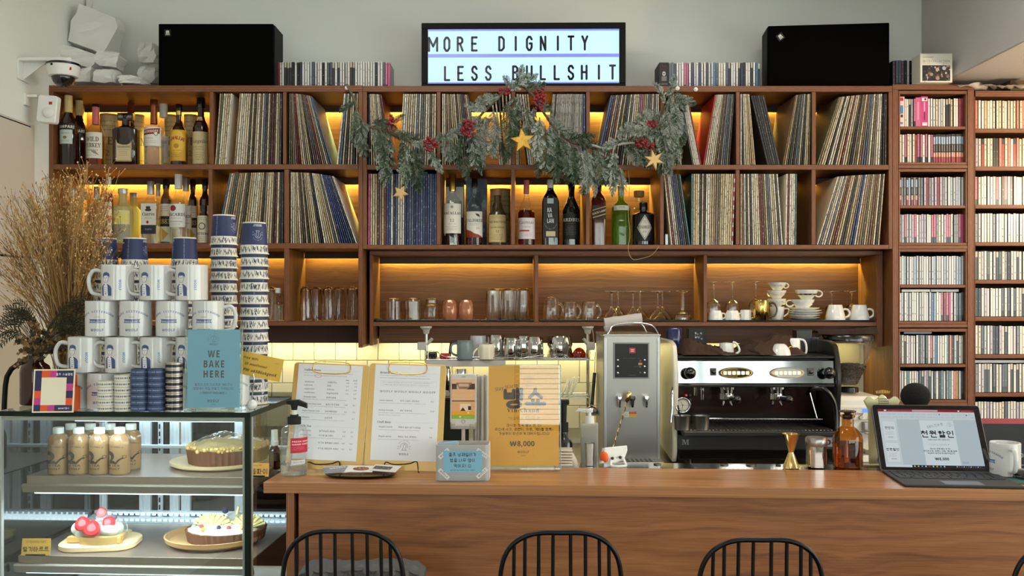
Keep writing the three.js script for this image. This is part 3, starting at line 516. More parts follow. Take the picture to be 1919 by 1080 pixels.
// ───────────── on top of the shelving and on the side wall ─────────────
{ // light box sign
const d = 4.33, x0 = px(790, d), x1 = px(1173, d), H = py(35, d) - py(161, d), W = x1 - x0, s = thing('light_box_sign', 'black framed light box sign with black letters on glowing pale blue panel', 'sign', [(x0 + x1) / 2, yTopB, -d], -0.012), b = 0.029;
part('frame', [rbox(W, b, 0.09, 0, b / 2, -0.045, 0.003), rbox(W, b, 0.09, 0, H - b / 2, -0.045, 0.003), rbox(b, H - 2 * b, 0.09, -W / 2 + b / 2, H / 2, -0.045, 0.003), rbox(b, H - 2 * b, 0.09, W / 2 - b / 2, H / 2, -0.045, 0.003), box(W - 2 * b, H - 2 * b, 0.01, 0, H / 2, -0.084)], M.black, s);
const face = glow([0.5, 0.83, 1], 0.62, 0x9fc4d6); face.emissiveMap = dataTex(128, 64, (u, v) => { const e = Math.min(u, 1 - u) * 7, q = Math.min(v, 1 - v) * 2; const n = clamp(0.78 + 0.22 * Math.min(1, e) , 0, 1); return [255 * n * n, 255 * n, 255]; }, 1, 1);
part('panel', box(W - 2 * b, H - 2 * b, 0.004, 0, H / 2, -0.012), glow([0.56, 0.87, 1], 0.78, 0x88a8b8), s);
const rail = std({ color: col(120, 130, 205), roughness: 0.3, emissive: col(120, 130, 225), emissiveIntensity: 0.5 });
for (const y of [b + 0.003, H / 2 + 0.004, H - b - 0.003]) part('rail', box(W - 2 * b, y > b + 0.01 && y < H - b - 0.01 ? 0.014 : 0.006, 0.008, 0, y, -0.006), rail, s);
// letters: strokes on a 4 by 6 grid
const L = { M: ['0,0 0,6 2.5,2 5,6 5,0'], O: ['1,0 0,1.2 0,4.8 1,6 2,6 3,4.8 3,1.2 2,0 1,0'], R: ['0,0 0,6 1.8,6 2.8,5.2 2.8,4 1.8,3.2 0,3.2', '1.4,3.2 3,0'], E: ['2.8,0 0,0 0,6 2.8,6', '0,3.1 2.2,3.1'], D: ['0,0 0,6 1.6,6 2.8,4.9 2.8,1.1 1.6,0 0,0'], I: ['0,0 0,6'], G: ['2.9,4.9 2.1,6 1,6 0,4.8 0,1.2 1,0 2.1,0 2.9,1.2 2.9,3 1.7,3'], N: ['0,0 0,6 2.8,0 2.8,6'], T: ['0,6 3,6', '1.5,6 1.5,0'], Y: ['0,6 1.5,3 3,6', '1.5,3 1.5,0'], L: ['0,6 0,0 2.6,0'], S: ['0,1.2 .8,0 2,0 2.9,1.1 2.7,2.3 .3,3.7 .1,5 .9,6 2,6 2.8,5'], B: ['0,0 0,6 1.6,6 2.6,5.2 2.6,4 1.6,3.2 0,3.2', '1.6,3.2 2.8,2.3 2.8,.9 1.7,0 0,0'], U: ['0,6 0,1.2 1,0 1.9,0 2.9,1.2 2.9,6'], H: ['0,0 0,6', '2.9,0 2.9,6', '0,3.1 2.9,3.1'] };
const ink = std({ color: col(24, 16, 34), roughness: 0.35 }), u = d / F, geos = {};
const letterGeo = (c) => geos[c] ??= merge(L[c].flatMap((st) => { const P = st.split(' ').map((t) => t.split(',').map(Number)), k = 24.6 * u / 6, kx = 3.05 * u, t = 4 * u, gs = [];
P.forEach(([x, y], i) => { gs.push(new THREE.CylinderGeometry(t / 2, t / 2, 0.002, 10).rotateX(Math.PI / 2).translate(x * kx, y * k, 0)); if (i) { const [a, b2] = P[i - 1], dx = (x - a) * kx, dy = (y - b2) * k; gs.push(box(Math.hypot(dx, dy), t, 0.002).rotateZ(Math.atan2(dy, dx)).translate((x + a) / 2 * kx, (y + b2) / 2 * k, 0)); } });
return gs; }));
const cx = 981.5, xL = (p) => (p - cx) * u, yL = (p) => (161 - p) * u;
const rows = [[86.8, [['M', 802], ['O', 831], ['R', 856], ['E', 883], ['D', 934], ['I', 965], ['G', 986], ['N', 1012], ['I', 1044], ['T', 1064], ['Y', 1090]]], [142, [['L', 832], ['E', 857], ['S', 883], ['S', 909], ['B', 960], ['U', 986], ['L', 1012], ['L', 1038], ['S', 1064], ['H', 1089], ['I', 1121], ['T', 1142]]]];
for (const [y, list] of rows) for (const [c, x] of list) part('letter', letterGeo(c), ink, s, [xL(x + 2), yL(y - (x - 800) * 0.006), -0.0088]);
area('sign_light', [(x0 + x1) / 2, yTopB + H / 2, -d + 0.004], W - 2 * b, H - 2 * b, [0.62, 0.88, 1], 0.9, [-0.012, 0, 1]);
}
function speaker(x0, x1, y0, d, depth, turn, label, tagRot, yB) {
const W = px(x1, d) - px(x0, d), H = py(y0, d) - yB, s = thing('speaker', label, 'speaker', [(px(x0, d) + px(x1, d)) / 2, yB, -d], turn);
part('cabinet', rbox(W, H, depth - 0.025, 0, H / 2, -0.025 - (depth - 0.025) / 2, 0.003), M.black, s);
part('grille', rbox(W - 0.002, H - 0.002, 0.024, 0, H / 2, -0.012, 0.004, 2), M.speaker, s);
const r = sheetB.art(40, 40, '#0b0a0a', (g) => { g.fillStyle = '#d8d8d6'; for (const q of [0, 1, 2]) { g.save(); g.translate(9 + q * 9, 34); g.transform(1, 0, 0.12 * (q - 1), 1, 0, 0); g.fillRect(0, -28, 5, 28); g.restore(); } g.fillRect(9, 12, 20, 4); });
part('badge', printBox(0.03, 0.03, 0.002, r), M.b, s, [-W / 2 + tagRot[0], H - tagRot[1], 0.001], [0, 0, tagRot[2]]);
}
speaker(297, 513, 44, 4.26, 0.18, 0, 'wide black loudspeaker beside the white takeaway bags', [0.042, 0.042, 0], yTopA);
speaker(1442, 1664, 45, 4.30, 0.17, -0.1, 'wide black loudspeaker with tilted badge beside the black box set', [0.055, 0.052, 0.6], yTopB);
{ // box sets
const r1 = sheetB.art(56, 130, '#141214', (g, w, h) => { txt(g, 'Music', 28, 16, 11, '#a02a2a', { font: 'serif' }); txt(g, 'Documents', 28, 30, 8, '#a02a2a', { font: 'serif' }); disc(g, 28, 52, 11, '#b8b4ae'); g.fillStyle = '#77736c'; g.fillRect(14, 64, 30, 22); g.fillStyle = '#1c1a1c'; g.fillRect(20, 50, 14, 3); txt(g, 'Collection', 28, 100, 9, '#cfcac0', { font: 'serif' }); disc(g, 28, 117, 6, '#d8d4cc'); });
tag(part('box_set', printBox(px(1254.5, 4.33) - px(1237, 4.33), 0.126, 0.142, r1), M.b, scene, [px(1245.7, 4.33), yTopB + 0.063, -4.33 - 0.085]), 'black box set with a portrait on its spine standing at the disc row end', 'box set');
const r2 = sheetB.art(150, 130, '#d6d4c8', (g, w, h) => { rule(g, 12, 16, 60, 16, '#8a8880', 2); txt(g, '50 CD COLLECTION', 75, 34, 14, '#6f6d66', { font: 'serif' }); scribble(g, 12, 45, 120, 5, '#8a8880'); g.fillStyle = '#1d1a1c'; g.fillRect(9, 52, 132, 72); for (let i = 0; i < 90; i++) disc(g, rr(12, 138), rr(56, 120), rr(2, 10), pick(['#3a2c28', '#7c5a50', '#a88878', '#2a3034', '#565a62', '#c0a898', '#1a1718', '#22201f'])); disc(g, 112, 66, 9, '#a9b4be'); g.strokeStyle = '#e8e6dc'; g.lineWidth = 3; g.strokeRect(8, 51, 134, 74); });
const d = 4.21; tag(part('box_set', printBox(px(1786, d) - px(1726, d), py(100, d) - yTopD, 0.09, r2), M.b, scene, [px(1756, d), (py(100, d) + yTopD) / 2, -d - 0.05]), 'grey white box set with an old painting printed on its front', 'box set');
const rp = sheetB.art(24, 130, '#e6c9c4', (g) => { g.fillStyle = '#b02038'; g.fillRect(5, 4, 14, 14); g.fillStyle = '#3a86b4'; g.fillRect(5, 38, 13, 36); g.fillStyle = '#222'; g.fillRect(7, 78, 10, 12); g.fillStyle = '#5c8fb8'; g.fillRect(5, 110, 12, 10); });
const rq = sheetB.art(28, 130, '#c43a80', (g) => { g.fillStyle = '#e8dfe2'; g.fillRect(4, 6, 22, 14); g.fillStyle = '#333'; g.fillRect(14, 8, 8, 8); g.fillStyle = '#e6a6c4'; g.fillRect(12, 24, 5, 40); g.fillStyle = '#6a2340'; g.fillRect(12, 68, 5, 34); g.fillStyle = '#e2d5d0'; g.fillRect(6, 112, 20, 14); });
const rs = sheetB.art(24, 130, '#c8608c', (g) => { g.fillStyle = '#dba0b8'; g.fillRect(9, 20, 5, 80); });
for (const [x0, x1, y, r, l] of [[1687.5, 1697.5, 180.5, rp, 'pale pink box set with blue print on the top row of narrow bookcase'], [1718.8, 1728, 182, rs, 'rose pink slipcase beside the bright pink box in the narrow bookcase'], [1728.3, 1741.5, 180, rq, 'bright pink thick box set in the top row of narrow bookcase']])
tag(part('box_set', printBox(px(x1, D4) - px(x0, D4), py(y, D4) - py(236.6, D4), 0.14, r), M.b, scene, [px((x0 + x1) / 2, D4), (py(y, D4) + py(236.6, D4)) / 2 + 0.0006, -D4 - 0.012 - 0.07]), l, 'box set', 'box sets in the narrow bookcase');
const rh = sheetB.art(200, 140, '#161518', (g) => { txt(g, 'Deutsche Harmonia Mundi', 120, 52, 13, '#d6d6d6', { space: 0.5 }); rule(g, 35, 70, 200, 70, '#888', 2); scribble(g, 45, 82, 150, 9, '#bbb'); scribble(g, 45, 98, 150, 9, '#aaa'); g.fillStyle = '#8e2440'; g.fillRect(0, 0, 8, 60); });
const b = thing('box_set', 'thick black box set with white lettering lying behind the white mug', 'box set', [px(1905, 3.0), 0.8456, -3.12], -0.04);
part('box', printBox(0.25, 0.262, 0.14, rh), M.b, b, [0, 0.131, 0.0]);
}
{ // top of the far bookcase, under the beam
const t = thing('paper_wrap', 'torn white paper lying on top of the far bookcase', 'paper', [2.12, py(170, D3) + 0.001, -4.3]);
const g = new THREE.PlaneGeometry(0.3, 0.2, 12, 8).rotateX(-Math.PI / 2), p = g.attributes.position; for (let i = 0; i < p.count; i++) p.setY(i, 0.006 + Math.abs(fbm(p.getX(i) * 9, p.getZ(i) * 9, 2)) * 0.09); g.computeVertexNormals();
part('sheet', g, std({ color: col(214, 208, 200), roughness: 0.9, side: THREE.DoubleSide }), t);
tag(part('carton', rbox(0.09, 0.05, 0.1, 2.26, py(170, D3) + 0.026, -4.32, 0.002), std({ color: col(80, 64, 40), roughness: 0.8 }), scene), 'small brown carton on the far bookcase under the beam', 'box');
}
{ // dome camera on a bracket
const c = thing('security_camera', 'white dome security camera on a wall bracket above the bottles', 'camera', [XL, py(118, 4.02), -4.02]), k = 4.02 / F, xc = px(119, 4.02) - XL;
part('bracket', [rbox(0.008, 0.085, 0.09, 0.004, -0.034, 0, 0.002), rbox(xc + 0.05, 0.016, 0.085, (xc + 0.05) / 2, 0.008, 0, 0.006, 2), extrude([[0.006, 0], [0.1, 0], [0.006, -0.07]], 0.006).translate(0, 0, -0.003)], M.white, c);
part('housing', lathe([[0, 0], [0.062, 0], [0.066, -0.006], [0.066, -0.026], [0.058, -0.058], [0.048, -0.06], [0, -0.06]], 36).translate(xc, 0, 0), M.white, c);
part('ring', lathe([[0.064, -0.003], [0.0675, -0.005], [0.0675, -0.013], [0.064, -0.015]], 36).translate(xc, 0, 0), M.gloss, c);
part('dome', new THREE.SphereGeometry(0.046, 28, 14, 0, Math.PI * 2, Math.PI / 2, Math.PI / 2).scale(1, 0.9, 1).translate(xc, -0.06, 0), M.gloss, c);
part('badge', rbox(0.008, 0.012, 0.002, xc + 0.05, -0.034, 0.043, 0.0005).rotateY(0), M.red, c); part('badge', rbox(0.009, 0.008, 0.002, xc - 0.018, -0.02, 0.0645, 0.0005), M.black, c);
const s = thing('motion_sensor', 'white motion sensor with a round lens on the side wall', 'sensor', [XL, py(186, 4.05), -4.05]), q = 4.05 / F;
part('bracket', [rbox(0.012, 0.05, 0.05, 0.006, -0.004, 0, 0.003), rbox(0.05, 0.012, 0.03, 0.03, 0.012, 0, 0.003)], M.white, s);
const bx = px(97, 4.05) - XL, tilt = -0.1;
part('body', extrude(roundRect(0.074, 0.108, 0.008), 0.036, 0.004).translate(0, -0.055, 0).rotateZ(tilt).translate(bx, 0.008, -0.005), M.white, s);
part('lens', ball(0.026, 0, 0, 0, 20, 14).scale(1, 0.92, 0.4).translate(bx + 0.002, -0.062, 0.032), phys({ color: col(226, 226, 224), roughness: 0.35 }), s);
part('badge', rbox(0.0135, 0.012, 0.002, bx + 0.011, -0.023, 0.032, 0.0005).rotateZ(0), M.red, s);
}
// bags of takeaway cups and wrapped stacks behind the camera
{
const bagMat = phys({ color: col(240, 240, 236), roughness: 0.3, transmission: 0.15, thickness: 0, side: THREE.DoubleSide, clearcoat: 0.5, clearcoatRoughness: 0.15 });
function bag(label, x, y, w, h, dp, rz, d, s, cups) {
const g = mergeVertices(flat(new THREE.BoxGeometry(w, h, dp, 4, 4, 2)).deleteAttribute('normal').deleteAttribute('uv'), 1e-4), p = g.attributes.position, v = new THREE.Vector3(), j = 0.008;
for (let i = 0; i < p.count; i++) { v.fromBufferAttribute(p, i); const n = fbm(v.x * 14 + s, v.y * 14, v.z * 14 + s, 3) * 0.032, e = 1 - 0.16 * Math.pow(Math.abs(v.y / h * 2), 4); p.setXYZ(i, v.x * e + n * 0.5 + rr(-j, j), v.y + n * 0.4 + rr(-j, j) * 0.6, v.z * e + rr(-j, j)); }
const m = toCreasedNormals(g, 0.5);
const t = thing('takeaway_bag', label, 'bag', [px(x, d), py(y, d), -d]);
part('film', m, bagMat, t, [0, 0, 0], [0, 0, rz]);
if (cups) part('cup_stack', cyl(Math.min(w, dp) * 0.36, Math.min(w, dp) * 0.34, h * 0.78, 0, -h * 0.39, 0, 20).rotateZ(rz), M.white, t);
return t;
}
bag('tall crumpled bag of white lids leaning in the wall corner, topmost bag', 182, 60, 0.2, 0.18, 0.11, -0.35, 4.47, 1, false);
bag('crumpled clear bag lying under the tallest bag behind the camera', 152, 110, 0.17, 0.065, 0.11, -0.28, 4.42, 5, false);
bag('folded clear bag wedged between the tallest bag and the speaker', 208, 114, 0.1, 0.062, 0.1, -0.15, 4.42, 9, false);
bag('low crumpled bag beside the dome camera resting on the shelf', 158, 145, 0.1, 0.06, 0.09, 0.12, 4.34, 13, false);
bag('low white bag with flat wrapped stack in front of the wall', 203, 146, 0.1, 0.06, 0.09, 0.03, 4.32, 17, false);
bag('flattened plastic sleeve drooping beside the speaker', 250, 153, 0.11, 0.03, 0.08, -0.06, 4.32, 21, false);
bag('upright wrapped pack of white cups touching the speaker, upper one', 281, 101, 0.075, 0.09, 0.08, 0.02, 4.46, 25, true);
bag('short wrapped pack of white cups touching the speaker, lower one', 281, 142, 0.075, 0.075, 0.08, -0.02, 4.46, 29, true);
tag(part('cable', tube([[px(1187, 4.35), yTopB + 0.004, -4.35], [px(1196, 4.35), yTopB + 0.02, -4.36], [px(1206, 4.35), yTopB + 0.018, -4.37], [px(1217, 4.35), yTopB + 0.004, -4.36]], 0.004, 16, 6), M.grey, scene), 'short grey cable looped on the shelf beside the light box', 'cable');
tag(part('conduit', [box(0.02, 0.75, 0.02, px(167, 4.6) , 2.72, -4.605)], M.whiteMatte, scene), 'white cable trunking in the wall corner above the bags', 'conduit');
}
// ───────────── bottles ─────────────
const liquid = (c) => phys({ color: col(...c), roughness: 0.06, transmission: 0.9, thickness: 0.05, ior: 1.34 });
const opaqueGlass = (c) => phys({ color: col(...c), roughness: 0.07, clearcoat: 1, clearcoatRoughness: 0.03 });
const LQ = { whisky: liquid([168, 70, 14]), red: liquid([120, 22, 12]), dark: opaqueGlass([22, 10, 8]), amber: liquid([190, 96, 18]), clear: liquid([240, 244, 240]), pale: liquid([222, 214, 120]) };
const GL = { clear: M.shell, redBrown: opaqueGlass([66, 18, 12]), black: opaqueGlass([10, 10, 11]), darkRed: opaqueGlass([30, 8, 8]), brown: opaqueGlass([48, 20, 8]), green: phys({ color: col(26, 70, 20), roughness: 0.04, transmission: 0.75, thickness: 0, clearcoat: 1 }), darkGreen: opaqueGlass([12, 24, 12]), brightGreen: phys({ color: col(158, 206, 70), roughness: 0.03, transmission: 0.96, thickness: 0 }), frost: phys({ color: col(214, 206, 140), roughness: 0.45, transmission: 0.55, thickness: 0 }), smoke: phys({ color: col(150, 132, 92), roughness: 0.04, transmission: 0.8, thickness: 0 }) };
const CAPM = { black: M.gloss, gold: M.gold, silver: M.alu, white: M.white, red: std({ color: col(150, 24, 30), roughness: 0.35, metalness: 0.3 }), copper: std({ color: col(150, 84, 54), roughness: 0.25, metalness: 0.8 }), pink: std({ color: col(190, 96, 100), roughness: 0.4 }), cork: std({ color: col(176, 134, 92), roughness: 0.8 }), cream: std({ color: col(208, 186, 130), roughness: 0.5 }) };
function squared(g, y0, y1, flat2, k = 5) {             // below y0 a rounded square, above y1 round; flat2 scales the depth
const p = g.attributes.position;
for (let i = 0; i < p.count; i++) { const x = p.getX(i), y = p.getY(i), z = p.getZ(i), a = Math.atan2(z, x), t = clamp((y1 - y) / (y1 - y0), 0, 1), q = Math.pow(Math.pow(Math.abs(Math.cos(a)), k) + Math.pow(Math.abs(Math.sin(a)), k), -1 / k); p.setXYZ(i, x * lerp(1, q * 0.93, t), y, z * lerp(1, q * 0.93 * flat2, t)); }
return toCreasedNormals(g, 0.6);
}
// all lengths in pixels at depth d: w width, h height; sh, nk shoulder and neck heights as shares of h; nr neck radius share of w/2
function bottle(o) {
const k = o.d / F, R = o.w * k / 2, under = o.y > 2 ? py(172.3, D1) : py(318.5, D1), H = Math.min(o.h * k, under - o.y - 0.004), sh = o.sh * H, nk = o.nk * H, nr = (o.nr ?? 0.32) * R, cy = (o.cap?.[1] ?? 0.9) * H, b = thing('bottle', o.label, 'bottle', [px(o.x, o.d), o.y, -o.d], o.turn || 0, o.group);
const mid = [[lerp(R, nr, o.bulge ?? 0.25), lerp(sh, nk, 0.38)], [lerp(R, nr, 0.72), lerp(sh, nk, 0.7)]];
const outline = (s) => [[0, 0], [R * 0.9 * s, 0], [R * s, R * 0.1], [R * s, sh * 0.5], [R * s, sh], ...mid.map(([a, c]) => [a * s, c]), [nr * s, nk], [nr * s, cy]];
const shape = (pts) => o.square ? squared(lathe(pts, 40), sh * 0.98, nk, o.square) : lathe(pts, 28);
const glass = part('glass', shape(outline(1)), GL[o.glass || 'clear'], b);
if (o.liquid) { const L = o.level * H, pts = outline(0.93).filter((q) => q[1] < L).map(([a, c]) => [a, Math.max(c, 0.004)]); const last = pts[pts.length - 1]; pts.push([last[0] * (L > sh ? 0.8 : 1), L], [0, L]); part('liquid', shape(pts), LQ[o.liquid], b); }
const cr = nr * (o.cap?.[2] ?? 1.12);
part('cap', lathe([[0, cy - 0.002], [cr, cy - 0.002], [cr, H - 0.002], [cr * 0.92, H], [0, H]], 20), CAPM[o.cap?.[0] || 'black'], b);
if (o.foil) part('neck_foil', lathe([[nr * 1.03, o.foil[1] * H], [nr * 1.05, cy]], 20), CAPM[o.foil[0]], b);
for (const l of o.labels || []) {
const [y0, y1, half, rect, name, flatR] = l, rAt = (y) => y0 < o.sh - 0.02 || y <= sh ? R : lerp(R, nr, clamp((y - sh) / (nk - sh), 0, 1));
if (o.square) { const z = R * 0.93 * o.square; part(name || 'label', printBox(R * 2 * half, (y1 - y0) * H, 0.0012, rect), M.b, b, [0, (y0 + y1) / 2 * H, z + 0.0002]); }
else part(name || 'label', arcLabel((flatR ? nr * 1.02 : rAt(y0 * H)) + 0.0007, (flatR ? nr * 1.02 : rAt(y1 * H)) + 0.0007, y0 * H, y1 * H, half, rect), M.b, b);
}
return b;
}
const art = (w, h, bg, f) => sheetB.art(w, h, bg, f);
const lines = (g, x, y, w, n, s, c) => { for (let i = 0; i < n; i++) scribble(g, x + (i % 2) * w * 0.08, y + i * s * 1.2, w * (0.84 - (i % 2) * 0.1), s, c); };
